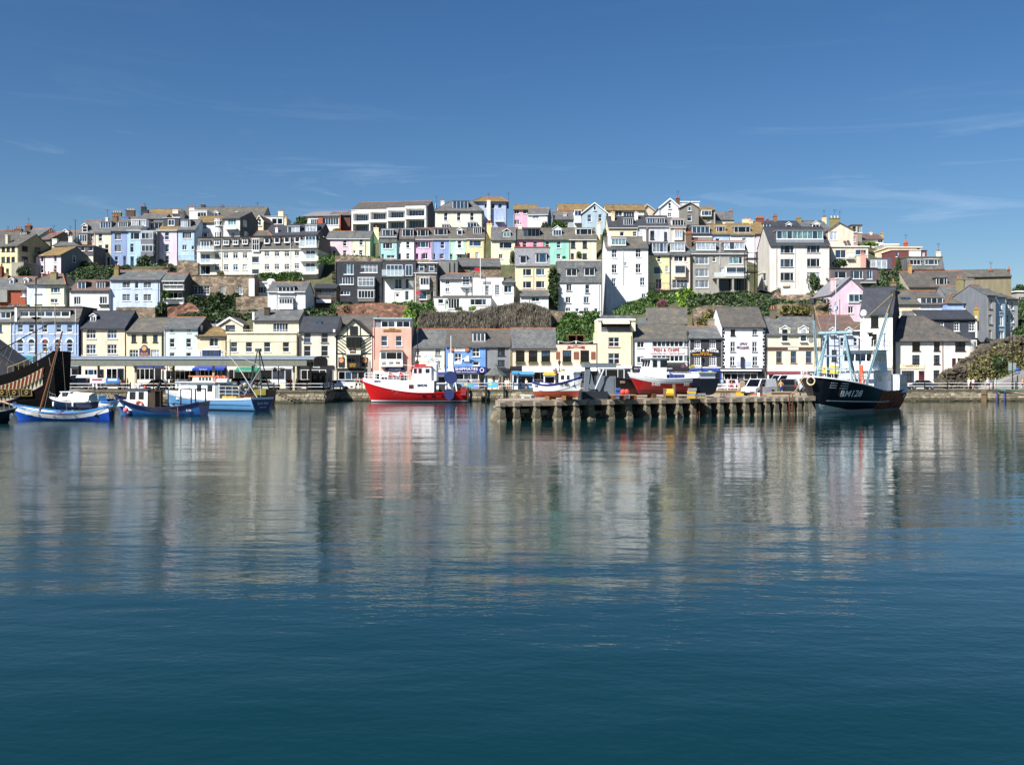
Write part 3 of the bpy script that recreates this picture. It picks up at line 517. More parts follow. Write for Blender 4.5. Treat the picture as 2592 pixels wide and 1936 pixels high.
# ---- upper centre and right crest
h = House('pink house with an ochre roof on the crest beside the lavender one', 'U4', 250,50,355,205,430, 'f2a4c4', d=8).gable(152, 'ochre'); h.w('2', 90,235,62,55, glass='blue').w('2', 215,230,90,60, glass='blue').w('v', 95,365,60,60)
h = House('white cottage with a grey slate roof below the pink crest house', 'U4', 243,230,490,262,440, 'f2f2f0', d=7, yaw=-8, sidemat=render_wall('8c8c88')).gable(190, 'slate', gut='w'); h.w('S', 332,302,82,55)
h = House('grey slate-roofed house with a round white chimney on the crest', 'U4', 246,560,815,330,430, 'b8bcc0', d=9).gable(228, 'slate', rd=5).chim(702,250,310,46, 'b8b4a8', 1, o=2)
h = House('white house with a long ochre roof behind the blue-grey gable', 'U4', 258,620,1020,212,400, 'ececea', d=9).gable(138, 'ochre'); h.bay(825,215,915,285,1.2, '2', yb=375, col='c8ccd8')
h = House('blue-grey gable-fronted house with white bargeboards on the crest', 'U4', 244,920,1240,245,480, 'a9c4d2', d=10, yaw=-5, sidemat=render_wall('8498a4')).fgable(1082,122, 'slate'); h.w('s', 1015,315,50,90).w('s', 1152,310,45,90).w('1', 1082,185,36,62, flush=True)
h = House('long low ochre-roofed house with white picture windows on the crest', 'U4', 256,1225,1720,215,380, 'e0d8c4', d=9).gable(150, 'ochre'); h.w('2', 1388,248,88,80, glass='mid').w('4', 1520,262,140,62, glass='mid'); h.chim(1315,235,290,34, 'ecd8b0', 1, o=-.6)
h = House('cream gable house with an ochre roof between the crest houses', 'U4', 260,1680,1850,215,380, 'f0dcc0', d=12, yaw=12, piv='L').fgable(1745,142, 'ochre', barge='d8c8a8')
h = House('white gable-fronted house with thick bargeboards, highest on the crest', 'U4', 248,1905,2172,178,420, 'f2f2f0', d=11).fgable(2040,66, 'ochre', bw=.5); h.w('s', 2035,155,38,75, flush=True).w('S', 2036,272,48,50); h.chim(2140,60,130,44, '5c544c', 2, o=4)
h = House('grey pebbledash gable house with two windows on the crest', 'U5', 247,0,250,130,420, '8e8a80', d=9).fgable(135,60, 'slate', barge='a8a8a4', bw=.3); h.w('1', 127,145,42,55, flush=True).w('T', 127,265,52,72)
h = House('white dormer block behind the grey pebbledash gable', 'U5', 256,10,250,60,260, 'f0f0ee', d=5).flat(.2,.2, 'e4e4e2')
h = House('small ochre-roofed house with a white bay window on the crest', 'U5', 252,258,455,160,360, '8c8064', d=8).gable(128, 'ochre'); h.bay(278,168,408,232,.6, '3', yb=240); h.w('2', 377,298,46,42); h.chim(412,130,170,36, 'a89c84', 1)
h = House('brown slate house with a thin chimney at the right end of the crest', 'U5', 254,445,695,290,400, 'ece0c0', d=9).gable(195, 'slate', ov=.1).chim(655,170,230,40, '7c7468', 2)
# ---- the painted terrace, centre
h = House('pink half of the slate-roofed pair at the left end of the painted terrace', 'U3', 222,-170,158,572,805, 'f5cfd4', d=8.4).gable(487, 'slate', gut='w'); h.w('s', 65,630,46,80).w('s', 65,757,46,65).door(-70,760,36,70, '7c2a2a').w('s', -150,630,46,80)
h = House('pale yellow house with a bottle green gable end in the painted terrace', 'U3', 222,158,385,572,805, 'f5f0c4', d=9, sidemat=render_wall('6a9a72')).gable(487, 'slate', gut='w'); h.w('s', 273,620,42,76).w('s', 270,752,46,62); h.door(187,760,36,75, 'e8e8e4'); h.chim(465,437,500,62, 'f0e0b0', 1, o=5).pipe(326,600,790, '8a9c88')
h = House('turquoise house under a grey slate-hung band in the painted terrace', 'U3', 221,503,725,548,820, 'a4e0dc', d=8).gable(455, 'slate', gut='w'); h.dorm(612,502,135,78, '3', 'slate', roofc='c8ccd0'); h.box('slate_hanging', 503,556,725,625,.12, mat=roof_mat('slate')); h.w('3', 610,665,118,76); h.door(548,800,34,60, '5a6a70').w('2', 650,805,100,40)
h = House('white house between the turquoise and the pink in the painted terrace', 'U3', 221.6,727,945,578,830, 'f4f4f2', d=8).gable(450, 'brown', gut='d'); h.dorm(867,502,140,90, '3', 'grey', roofc='b0b4b8'); h.w('s', 868,652,42,90).w('s', 868,797,42,72); h.door(762,800,40,75, '3a2a3a')
h = House('candy pink house with purple shutters in the painted terrace', 'U3', 222,946,1178,576,830, 'f0b4de', d=8).gable(445, 'brown', gut='w'); h.dorm(1058,502,138,82, '3', 'dark', roofc='33353a'); h.w('3', 1060,650,138,78).w('2', 1090,795,62,78); h.box('shutter', 968,620,990,690,.05, '5a2450'); h.box('shutter', 1130,615,1152,685,.05, '5a2450'); h.box('shutter', 1038,765,1056,835,.05, '5a2450'); h.door(985,800,38,75, '5a2450')
h = House('cobalt blue house with one sash window in the painted terrace', 'U3', 222,1180,1388,574,830, '7d9ce0', d=8).gable(440, 'brown', gut='w'); h.dorm(1287,490,160,76, '3', 'slate', roofc='4c5058'); h.w('s', 1308,655,48,90).w('s', 1305,797,46,65); h.door(1200,800,38,75, '30486c'); h.box('shutter', 1270,770,1284,830,.05, '7c2838')
h = House('mint green house with white shutters in the painted terrace', 'U3', 222,1390,1608,574,830, 'b4e8cc', d=8).gable(440, 'lichen', gut='w'); h.dorm(1527,495,60,60, '1', gable=True, face='f0f0ee', cheek='brown'); h.w('s', 1525,645,48,100).w('2', 1525,797,62,50); h.box('shutter', 1478,600,1498,698,.05, 'f0f0ee'); h.box('shutter', 1552,600,1572,698,.05, 'f0f0ee'); h.awning(1465,1592,740,770,1.2, 'e8f0ec'); h.door(1420,805,38,75, '5c8870')
h = House('orange-yellow house at the end of its row with an ochre gable and chimney', 'U3', 222,1610,1840,568,830, 'f4d692', d=9, sidemat=render_wall('b59a5c')).gable(440, 'brown', gut='w'); h.dorm(1753,470,102,84, '4', 'grey', roofc='b0b4b8'); h.w('j', 1725,632,150,80); h.door(1640,795,40,75, '2c1a1c').w('1', 1747,787,42,78, glass='net'); h.chim(1905,385,450,68, 'e0cc94', 2, o=4.5)
h = House('pale yellow house with a black half-timbered dormer in the painted terrace', 'U3', 219,1925,2238,590,850, 'f7efbe', d=8).gable(440, 'slate', gut='d'); h.dorm(2125,520,90,62, '2', 'slate', gable=True, face='3a3c34', frame='e0e0d8', glass='green'); h.w('j', 2112,658,158,82).w('2', 2050,800,50,60)
h = House('raspberry pink house with a black-framed glass dormer in the painted terrace', 'U4', 220,77,425,580,860, 'f092b0', d=8).gable(442, 'lichen', gut='d'); h.dorm(280,502,205,96, '4', 'dark', roofc='33353a', frame='6c7074', glass='black'); h.w('s', [190,325],645,50,74, frame='c8c8c8'); h.chim(133,400,470,44, 'e8e4d8', 1)
h = House('sea-green house with a white gabled dormer in the painted terrace', 'U4', 220,427,755,586,860, '8fe0c8', d=8).gable(445, 'lichen', gut='d'); h.dorm(605,497,108,75, 'v', 'slate', gable=True, face='f0f0ee'); h.w('s', [480,625],650,50,88).w('s', 625,800,52,62)
h = House('cream house with brown-framed windows ending the painted terrace', 'U4', 220,755,1105,580,860, 'f7e6c4', d=8.6, sidemat=render_wall('a09684')).gable(445, 'lichen', gut='w'); h.dorm(945,488,200,74, '3', 'ececea', roofc='dcdcda'); h.w('s', [808,957],648,56,92, '34241e').w('s', 955,795,56,66, '34241e'); h.door(800,800,44,80, '5a3420', 'e0d8c0'); h.chim(1133,375,450,34, 'f0dcb4', 1, o=3)
# ---- row behind the tall white house
h = House('cream slate-roofed house with an arched window above the tall white house', 'U4', 224,1258,1630,432,620, 'f7e3b4', d=9).gable(300, 'dark', gut='w'); h.dorm(1510,358,116,80, '4', 'slate', roofc='a8acb0', glass='mid'); h.w('1', 1430,515,52,56).w('s', 1593,515,54,58); h.chim(1315,265,320,36, 'f0dcb4', 1, o=3); h.box('band', 1258,432,1630,470,.06, '9c9480')
h = House('pale lavender house with twin dormers right of the cream arched one', 'U4', 224,1632,2035,412,640, 'd8d8e4', d=9).gable(292, 'dark', gut='w'); h.dorm(1800,348,105,66, 'v', 'grey', roofc='c0c4c8'); h.dorm(1922,348,100,66, 'v', 'grey', roofc='c0c4c8'); h.w('s', 1815,530,52,112, BR).w('s', 1985,545,40,112, BR); h.chim(1610,240,300,40, 'e0dcd0', 1, o=3)
h = House('cream bay-fronted house squeezed left of the grey terrace', 'U4', 223,2037,2240,425,640, 'd8d0bc', d=8).gable(320, 'slate', gut='w'); h.dorm(2140,372,150,74, '4', 'e8e8e6', roofc='c8c8c6'); h.bay(2095,460,2200,565,.6, 'v', yb=590, roofk='clay')
h = House('dark red house with a black boxed dormer on the upper right terrace', 'U5', 224,140,418,470,640, '8a2f34', d=8).gable(362, 'dark', gut='d'); h.dorm(270,412,225,84, '4', 'dark', roofc='c0c0be', fb=.11); h.box('band', 235,500,418,550,.15, '8c8478'); h.box('band', 140,492,418,506,.2, 'ececea'); h.chim(110,465,560,66, '6c5c4c', 2, o=-1)
h = House('sky blue house under an ochre slate roof on the upper right terrace', 'U5', 224,418,640,462,640, 'a8cdf0', d=8).gable(350, 'ochre', gut='g'); h.dorm(525,405,112,66, '3', 'slate', roofc='c0c4c8'); h.w('1', 485,540,52,36)
h = House('bright white end house with a wide dormer on the upper right terrace', 'U5', 224,640,958,468,760, 'f6f6f6', d=8).gable(335, 'ochre', gut='g'); h.dorm(795,410,205,74, '3', 'slate', roofc='b0b4b8'); h.w('1', 822,532,52,30); h.chim(850,280,330,100, 'e4d4a8', 1, o=5).chim(910,290,340,44, 'c8b898', 1, o=4)
h = House('pale pink house with an arched doorway on the upper right terrace', 'U5', 224,960,1085,458,840, 'f2d2da', d=8).gable(320, 'ochre', gut='d'); h.door(1000,765,56,140, '4a5460', 'e8dcd4'); h.dorm(1110,360,86,48, '2', 'grey'); h.chim(1022,262,310,95, '7c4c40', 4, o=5)
h = House('dark slate-roofed house with three chimneys behind the cream block', 'U5', 240,1090,1560,395,560, 'cfc8b8', d=9).gable(308, 'dark').chim(1215,235,310,44, '8a6a48', 2, potc='a04a34').chim(1520,258,330,60, '8c8058', 1).chim(1120,275,320,20, 'a04a34', 1); h.dorm(1388,360,70,30, '1', gable=True)
h = House('grey slate house with a white gabled dormer behind the cream block', 'U5', 240.5,1560,1900,395,560, 'd8d0bc', d=9).gable(305, 'slate').chim(1840,258,340,46, 'e8d8a0', 2, potc='a04a34'); h.dorm(1735,362,88,44, '2', gable=True, face='f0f0ee')
h = House('peach gable-ended house with two satellite dishes on the upper right', 'U5', 222,1890,2215,420,640, 'f0d4b4', d=10, sidemat=render_wall('c89a84')).fgable(2030,322, 'lichen', barge=None); h.w('2', 1962,490,88,108); h.chim(1975,262,340,125, '8c8158', 3, o=2, potc='c8c0a8')
for x, y in ((2100,575),(2142,570)):
 a, z = h.loc(x, y, -.3); MB().lathe([(.02,0),(.3,.06),(.42,.16)],(0,0,0),12).build('satellite_dish', plain('5c5450', .5, name='dish_paint'), h.root, (a, -.3, z)).rotation_euler = (R(70),0, R(15))
# ---- middle tier, left
h = House('red brick terrace with slate roof and two white gabled dormers at the left edge', 'U1', 190,-150,335,1165,1400, 'a8604a', d=9, wallmat=plain('9c5540', .9, name='brick')).gable(1015, 'slate', gut='g'); h.dorm(150,1072,46,56, '1', 'e8e8e6', gable=True, face='f2f2f0'); h.dorm(338,1072,46,52, '1', 'e8e8e6', gable=True, face='f2f2f0'); h.w('2', 15,[1230,1290],50,60).w('2', 300,1225,60,70).w('2', [135,215],1370,60,30); h.box('bay_front', -40,1175,90,1330,.5, '8a8c84'); h.w('2', 30,1250,60,70, flush=True); h.chim(95,985,1040,34, '9c8468', 1, o=4).chim(20,880,960,30, '7c4c3c', 2)
h = House('hipped-roof house painted half pale blue and half cream', 'U1', 186,342,825,1112,1360, 'f3f2cf', d=8.5).hip(640,800,975, 'lichen'); h.box('blue_half', 342,1116,582,1365,.02, 'c6d8f4'); h.w('v', 480,1187,88,66, flush=True).w('3', 706,1177,115,70).w('2', 480,1325,80,52, flush=True).w('2', 690,1315,90,52); h.chim(690,948,1040,76, '8c8060', 1, o=2.2).chim(595,975,1020,90, '3c3630', 2, o=5)
h = House('white house with a rusty red roof and two boxed dormers', 'U1', 186.5,886,1395,1182,1415, 'f6f6f6', d=8).gable(1058, 'red', gut='d'); h.dorm(1040,1120,102,88, '2', 'dark', roofc='6a4c44'); h.dorm(1285,1115,108,84, 'v', 'dark', roofc='6a4c44'); h.w('v', 985,1312,86,100).w('v', 1316,1308,96,92); h.box('window_box', 1255,1358,1370,1382,.3, '3a2e26')
h = House('large pale blue house with leaded windows and a grey slate roof', 'U1', 187,1400,2035,1046,1392, 'c4d6f6', d=8.5).gable(935, 'slate', gut='d', xr=1800); h.w('q', [1607,1876],[1107,1272],98,84).w('T', 1740,[1112,1275],46,92); h.chim(1490,890,985,56, '8c7c54', 2, o=2); h.pipe(2012,1060,1380, '9aa8c0'); h.chim(2135,890,990,70, '4c443c', 1, o=5); h.box('string_course', 1402,1165,2033,1172,.03, 'b8c8e8')
h = House('glass-fronted garden house with white veranda frames between stone walls', 'U2', 186,-95,185,1055,1345, '4c5450', d=5).gable(965, 'slate', gut='w'); h.balcony(-85,172,1108,1165,.9, 'ececea', 'ececea', glass=False, nb=3); h.balcony(-85,172,1282,1340,.9, 'ececea', 'ececea', glass=False, nb=3); h.w('4', 45,1085,230,50, glass='dark').w('4', 45,1245,230,80, glass='black')
h = House('rubble stone house with small-paned windows and a white end pier', 'U2', 190,185,1075,992,1310, '8c7c68', d=6, wallmat=stoneM, yaw=-3).parapet('5c564e', .14,.1); h.w('q', [312,390,468],1180,72,105).w('g', [670,895],[1180],62,105); h.box('white_pier', 1005,1035,1075,1255,.06, 'eceae8'); h.box('lintel', 245,1105,535,1122,.08, '7c7468')
h = House('low white flat-roofed bungalow above the stone wall', 'U2', 193,1085,1365,1085,1230, 'ececea', d=6).flat(.2,.25, 'f0f0ee'); h.w('v', 1170,1175,110,85, glass='dark').w('1', 1310,1060,30,30);
x, z = h.loc(1290,1075,.5); MB().lathe([(.8,-.6),(.8,.3),(.5,.55),(.1,.6)],(x, .5, z),12).build('white_drum', plain('e8e6e4', .7, name='drum_render'), h.root)
h = House('white cottage with a curved bay, grey slate roof and wide dormer', 'U2', 178,1245,1725,1192,1432, 'f6f6f8', d=7.5).gable(1082, 'slate', gut='w'); h.dorm(1480,1172,205,72, '4', 'dark', roofc='5c6268', glass='dark', y0=-.15); h.bay(1385,1282,1565,1355,.7, '5', yb=1420, yt=1262, col='f4f4f6', roofk='slate'); h.pipe(1360,1200,1410, 'b0b0b0').pipe(1590,1200,1420, 'b0b0b0')
h = House('brown timber conservatory on posts with a white balcony front', 'U2', 186,1835,2118,1150,1330, '5a4a3a', d=4, cat='conservatory', name='conservatory').gable(1115, 'dark'); h.w('6', 1975,1215,250,110, frame='6a5644', glass='mid'); h.box('balcony_front', 1862,1305,2050,1340,.8, 'dcdcda'); h.balcony(1862,2050,1250,1300,.7, 'dcdcda', '8c8478', glass=False, nb=12)
# ---- middle tier, dark row
h = House('charcoal slate-hung house with stacked white bay windows', 'U3', 192,-55,535,868,1385, '4a4c52', d=8, wallmat=roof_mat('dark')).flat(.05,.12, '6c7074'); h.w('v', 112,962,122,135, glass='green').w('y', 370,955,215,105, glass='blind').w('5', 85,1108,180,98, glass='mid'); h.bay(230,1072,440,1180,.9, 'y', yb=1215, col='55585e', glass='blind'); h.bay(230,1232,440,1332,.9, '5', yb=1375, col='6a6a66', glass='dark'); h.w('v', 68,1265,122,52)
h = House('tall thin house, black cantilevered balcony floor over a white lower wall', 'U3', 192.5,537,940,1062,1352, 'e9e7e0', d=8).flat(.02,.05, '3c3e44'); a, z0 = h.loc(537,1055,-1.2); b, z1 = h.loc(965,858,-1.2); _, zs = h.loc(540,1062,0)
MB().box(a, -.6, zs, b, 6, z1).build('upper_floor', plain('474b52', .7, name='zinc'), h.root); MB().box(a-.05,-.65, z1, b+.05,6.05, z1+.12).build('upper_roof', plain('33353a', .7, name='felt'), h.root)
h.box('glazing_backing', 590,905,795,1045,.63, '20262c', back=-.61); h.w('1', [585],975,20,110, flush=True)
for x, w_, st in ((695,205, '4'),(880,88, '2')):
 cx, cz, ww, hh = h.rect(x, 978, w_, 142,-.68); put_window(h.root, cx, -.7, cz, ww, hh, st, None, 'blue', False)
h.balcony(535,820,968,1050,1.7, '4a5a64', 'b0c0c8', glass=True, nb=9); h.w('2', 745,1150,92,132).w('1', 857,1145,50,130); h.door(732,1315,68,105, 'e8e8e6').w('1', 857,1300,48,120)
h = House('narrow stone-fronted house with a black slate top floor and two white windows', 'U3', 192,945,1235,1012,1355, '8c8478', d=8, wallmat=greyst, sidemat=render_wall('a8a8a4')).mansard(888, 'dark', inset=.5, gut='w', cap='e4e4e2'); h.dorm(1042,950,66,80, 'T', 'dark', roofc='3a3c42'); h.dorm(1170,948,66,80, 'T', 'dark', roofc='3a3c42'); h.bay(1020,1070,1140,1165,.7, 'v', yb=1220, col='e2e0dc', glass='dark'); h.w('1', 1062,1292,92,112, glass='black'); h.door(1175,1295,44,110, '1c1a1c'); h.box('ledge', 1010,1340,1140,1356,.4, 'd0ccc4')
h = House('stone barn-like house with a grey sloping slate roof below the terrace', 'U3', 203,1500,2050,930,1080, '7c6c5c', d=7, wallmat=stoneM, yaw=4).gable(835, 'slate', rd=6); h.w('1', 1685,965,46,70, frame='7c8478', glass='green')
h = House('grey concrete lift-shaft block between the slate-topped house and stone barn', 'U3', 198,1255,1500,855,1080, '85857e', d=6).flat(.05,.1, '4c4c48'); h.pipe(1395,880,1020, '3c3c38', .1).pipe(1455,880,1010, '3c3c38', .1)
h = House('white cottage with a grey slate roof and small-paned balcony doors', 'U3', 191,1278,1690,1092,1320, 'f2f2f0', d=7).gable(1022, 'slate'); h.w('2', 1370,[1130,1228],50,56); h.dorm(1605,1112,92,112, 'q', 'e8e8e6', roofc='8c8c8a', y0=-.1, back=2); h.balcony(1530,1660,1130,1180,.7, 'c8c8c4', 'b0b8b8', glass=False); h.w('q', 1620,1255,46,96)
h = House('white flat-fronted house with a small-paned door and flagpole', 'U3', 190,1692,2085,1072,1405, 'f6f6f6', d=7).parapet('c8c8c4', .08,.04); h.w('q', 1875,1235,50,130).w('g', 2006,1228,60,132); h.box('plaque', 1820,1120,1920,1148,.08, '8c8c84'); h.box('pilaster', 1797,1165,1815,1300,.08, 'dcdcd8'); h.box('pilaster', 1920,1165,1938,1300,.08, 'dcdcd8'); h.pipe(2070,1180,1290, 'b8b8b8')
h = House('low white sun terrace wing with dark garden doors', 'U3', 186,1200,1925,1318,1490, 'ecece8', d=4.5).flat(.15,.12, '6c6a64'); h.w('1', 1287,1372,66,56, glass='black').w('4', 1450,1400,150,130, glass='black').w('3', 1765,1382,200,78, glass='dark'); h.door(1365,1410,46,120, 'b8c8b4'); h.balcony(1310,1940,1240,1300,-.3, '5c564e', 'b8bab8', glass=False, nb=26)
h = House('small white porch house with a hipped grey roof', 'U3', 188,2085,2215,1135,1400, 'ececea', d=5).hip(2120,2180,1085, 'slate', clay=False); h.w('2', 2140,1215,96,92, glass='black')
# ---- middle tier, right
h = House('yellow house with a grey slate mansard roof and two box windows', 'U4', 193,70,510,922,1235, 'f4e6b0', d=8.5, sidemat=render_wall('9a968a')).mansard(688, 'grey', inset=1.7, gut='g', cap='a05a40'); h.dorm(172,842,82,96, '1', 'grey', roofc='8c8c8c'); h.dorm(400,822,136,122, 'j', 'grey', roofc='8c8c8c'); h.w('j', 225,[1002,1162],108,86).w('J', 390,[998,1158],110,86); h.pipe(302,930,1230, 'd8d0b8')
h = House('white shed with a grey lean-to slate roof below the yellow mansard', 'U4', 187,135,495,1308,1400, 'eaeae6', d=5).gable(1240, 'slate', rd=4.6); h.w('2', 330,1345,100,60, glass='dark').pipe(250,1310,1390, 'b0b0b0')
h = House('square white house with a tall dark grey mansard slate roof', 'U4', 190,612,1165,1130,1520, 'f0f0f0', d=8, sidemat=render_wall('a8aaac')).mansard(858, 'slate', inset=1.5, gut='g', cap='e4ddd4'); h.dorm(788,1005,134,92, '2', 'dark', roofc='4c5058'); h.dorm(1016,998,130,98, '2', 'dark', roofc='4c5058'); h.w('2', 757,1195,66,88, sillmat='5c5c60').w('s', 990,1215,54,110, sillmat='5c5c60').w('2', 745,1355,66,80, sillmat='5c5c60').w('2', 977,1352,66,80, sillmat='5c5c60').w('2', [745,975],1478,62,50).w('1', [860,1100],1482,44,44); h.pipe(1140,1130,1490, 'c8c8c8')
h = House('tall four-storey white house with a glass loft and stone-slate roof', 'U4', 197,1225,1762,690,1540, 'f6f6f6', d=8).gable(560, 'lichen', rd=4.5, gut='g'); h.dorm(1385,617,185,84, '4', 'e8e8e6', roofc='c8ccd0', glass='green', y0=.1); h.w('S', 1332,[762,958],64,108).w('S', 1637,[755,952],66,114).w('S', 1326,1128,54,98).w('S', 1690,1120,60,98).w('2', 1477,900,30,50).w('2', 1705,1302,50,56); h.chim(1268,490,640,34, 'ececea', 0, o=1).chim(1715,480,580,36, 'ececea', 0, o=3).chim(1752,455,560,28, '6c6458', 1, o=3); h.pipe(1448,700,1160, 'b8b8ba')
h = House('bright yellow house with a timber balcony beside the tall white one', 'U4', 200,1764,2035,772,1240, 'f6ea9a', d=8).gable(625, 'slate', rd=3.5, gut='g'); h.dorm(1910,688,190,125, '4', 'slate', roofc='8c9094', glass='blind', y0=.2); h.w('s', 1900,832,44,76).w('1', 1877,978,92,96, glass='blue').w('1', 2003,962,38,80).w('2', 1896,1150,84,130, glass='blue'); h.balcony(1755,2045,1140,1225,1.4, '5a3a30', '6c4c3c', glass=False, nb=16)
h = House('peach house with a metal balcony between the yellow and the grey houses', 'U4', 200.3,2037,2296,768,1240, 'f6d9bc', d=8).gable(640, 'slate', rd=3.5, gut='g'); h.dorm(2138,682,185,110, '4', 'slate', roofc='c0c4c8', glass='net', y0=.2); h.w('2', 2150,828,112,74).w('1', 2240,830,40,74); h.bay(2100,915,2240,1020,.8, '1', yb=1060, col='f0d2b4', glass='mid'); h.w('4', 2170,1150,200,110, glass='mid'); h.balcony(2050,2260,1135,1220,1.2, '5a4a44', 'a8acb0', glass=False, nb=18)
h = House('grey rendered double house with two wide dormers and a dark undercroft', 'U5', 201,137,872,708,1200, 'aca69a', d=8.5).gable(560, 'slate', rd=3.8, gut='w'); h.dorm(336,622,250,100, '4', 'slate', roofc='b8bcc0', glass='net', y0=.3); h.dorm(698,617,262,98, '4', 'slate', roofc='b8bcc0', glass='net', y0=.3); h.w('3', 286,[802,958,1100],164,98, glass='blind').w('T', 443,785,42,60).w('3', 718,800,164,88, glass='green'); h.bay(590,885,855,980,1.0, '2', yb=995, col='e8e8e6', glass='mid'); h.w('1', 540,930,50,66); h.balcony(435,900,950,1015,1.6, 'a8a498', 'b8bcc0', glass=True, nb=8); h.w('1', 580,1115,150,165, frame='85827a', glass='black').w('1', 775,1110,150,165, frame='85827a', glass='black'); h.chim(125,460,600,50, '6c5c4c', 2, o=2); h.pipe(515,560,850, 'd0ccc4')  # black panes stand in for the shade inside the undercroft openings
for x in (487,680,878):
 a, z0 = h.loc(x, 1215,-1.4); _, z1 = h.loc(x, 1015,-1.4); MB().box(a-.16,-1.5, z0-1, a+.16,-1.2, z1).build('column', plain('a09c92', .8, name='column_render'), h.root)
h = House('large cream apartment house with a long glass dormer in a dark roof', 'U5', 206,1145,1908,592,1260, 'f1e8dc', d=10, cat='flats', name='apartment_house', sidemat=render_wall('d0c8ba')).gable(385, 'dark', gut='g', ov=.35); h.dorm(1530,478,590,105, '9', 'slate', roofc='8c9296', glass='green', y0=.5); h.box('dormer_apron', 1235,535,1840,580,-.2, '878c90', back=.6); h.w('3', 1370,[658,836,1008],168,104, sillmat='8a8074').w('3', 1705,[652,830,1005],164,104, sillmat='8a8074'); h.door(1357,1190,84,105, 'e8e8e8', light=False); h.pipe(1235,600,1240, 'a8a296').pipe(1472,600,1150, 'd8ccb4').pipe(1905,600,1100, 'a8a296'); h.box('porch_lintel', 1315,1105,1400,1132,.25, 'c8bca4')  # side wall greyed: shade is part of its colour
a, z = h.loc(1875,1050,-.35); MB().lathe([(.02,0),(.3,.06),(.42,.16)],(0,0,0),12).build('satellite_dish', plain('5c5450', .5, name='dish_paint'), h.root, (a, -.35, z)).rotation_euler = (R(70),0, R(25))
h = House('little white oriel wing on the shaded side of the cream apartment house', 'U5', 209,1062,1143,962,1290, 'e4dccb', d=5).flat(.1,.12, 'c0bcb0'); h.w('2', 1100,1012,70,105, glass='net')
h = House('cream flat-roofed house with patio doors at the upper right', 'U5', 212,1925,2400,630,800, 'ecdfbe', d=7).flat(.25,.2, 'ececea'); h.w('2', 2052,720,135,100, glass='blue').w('2', 2310,700,140,66, glass='blue'); h.balcony(2130,2230,705,770,.6, 'b8b4a8', 'a8b0a8')
h = House('dark red-brown slate-hung flats with white windows behind the pink gable', 'U5', 205,1930,2510,905,1090, '6a5f64', d=7).flat(.15,.18, '2c2e33'); h.w('j', 2050,985,146,84).w('3', 2255,985,160,100).w('2', 2420,985,66,110); h.balcony(2320,2500,1010,1075,1.0, 'b8bcbc', '5c6468', glass=False)
h = House('pink gable-fronted house with a lower pink gable in front', 'U5', 186,1925,2395,1230,1530, 'f2cde0', d=9, yaw=6, piv='L').fgable(2165,1020, 'grey', barge=None); h.bay(2150,1230,2290,1330,.2, '2', side=False, hfrac=.9); h.w('2', 2180,1430,66,90).w('2', 2330,1270,90,90, flush=True); h.chim(1955,1030,1150,44, 'dcb8b4', 0, o=1).pipe(2035,1290,1500, 'a8809c')
# ---- right end of the hill
h = House('small cream house with a slanting white roof edge at the right of the crest', 'U6', 240,140,420,330,420, 'ece4c8', d=7).gable(275, 'red').chim(262,245,300,26, 'e0dcd0', 1).chim(405,250,300,26, 'b0a078', 2); h.w('2', 385,350,60,50, glass='mid')
h = House('tall narrow pinkish gable tower house at the right of the crest', 'U6', 228,-70,95,260,440, 'c8988c', d=9).flat(.1,.15, '8c8478'); h.w('s', [50],330,30,70)
h = House('glass-topped lookout house on the right shoulder of the hill', 'U6', 236,20,150,150,300, '9a9078', d=5).flat(.2,.12, '5c5c58'); h.w('v', 125,200,50,95).w('1', 55,200,50,80)
h = House('long low cream house with a red chimney on the right shoulder', 'U6', 224,480,905,440,560, 'f2dcb0', d=8).flat(.2,.25, 'e8d0a8'); h.chim(708,375,420,44, '9c5044', 3, o=3); h.w('1', 870,450,50,30)
h = House('pale concrete house with white roof edges behind the long cream one', 'U6', 232,425,620,400,520, 'b0b4b4', d=8).flat(.1,.2, 'e0e4e4')
h = House('dark red boarded house with small white windows on the right shoulder', 'U6', 218,530,975,478,600, '7a2828', d=6).flat(.1,.12, '4a2424'); h.w('1', [598,930],525,34,60).w('1', 780,530,10,10); h.box('white_panel', 750,480,900,570,.1, 'dcd8d4')
h = House('grey slate-clad house with a curved steep roof and two white windows', 'U6', 212,740,1195,722,860, '8a867c', d=8).mansard(560, 'slate', inset=1.0, cap='6c685f'); h.dorm(825,625,138,66, 'v', 'slate', roofc='c8c8c4'); h.dorm(1030,622,165,68, '3', 'slate', roofc='c8c8c4'); h.chim(1122,490,555,36, 'ece4c0', 2, o=4)
h = House('white-framed glass-fronted house left of the dark fir tree', 'U6', 212,215,530,710,800, '6c5448', d=7).flat(.2,.12, '5c6068'); h.ze and None; h.box('upper_slate', 215,572,260,712,.1, mat=roof_mat('slate')); h.chim(165,510,680,52, 'd0988c', 1, o=-1)
a, z0 = h.loc(230,710,-.1); b, z1 = h.loc(530,565,-.1); MB().box(a, -.05, z0, b, 5, z1).build('upper_floor', plain('5a5c64', .7, name='zinc'), h.root)
for x in (295,365,435):
 cx, cz, ww, hh = h.rect(x, 650,68,110,-.12); put_window(h.root, cx, -.16, cz, ww, hh, '1', None, 'net', False)
h.w('2', 440,770,70,60, glass='dark')
h = House('long dark slate-roofed house with a white triple dormer at the right', 'U6', 198,745,1560,930,1080, 'b8b090', d=10, yaw=-3).gable(745, 'brown', rd=5.5, gut='b'); h.dorm(1162,868,138,84, '3', 'brown', roofc='3c3a3c'); h.chim(760,660,760,34, 'b8945c', 1, o=5)
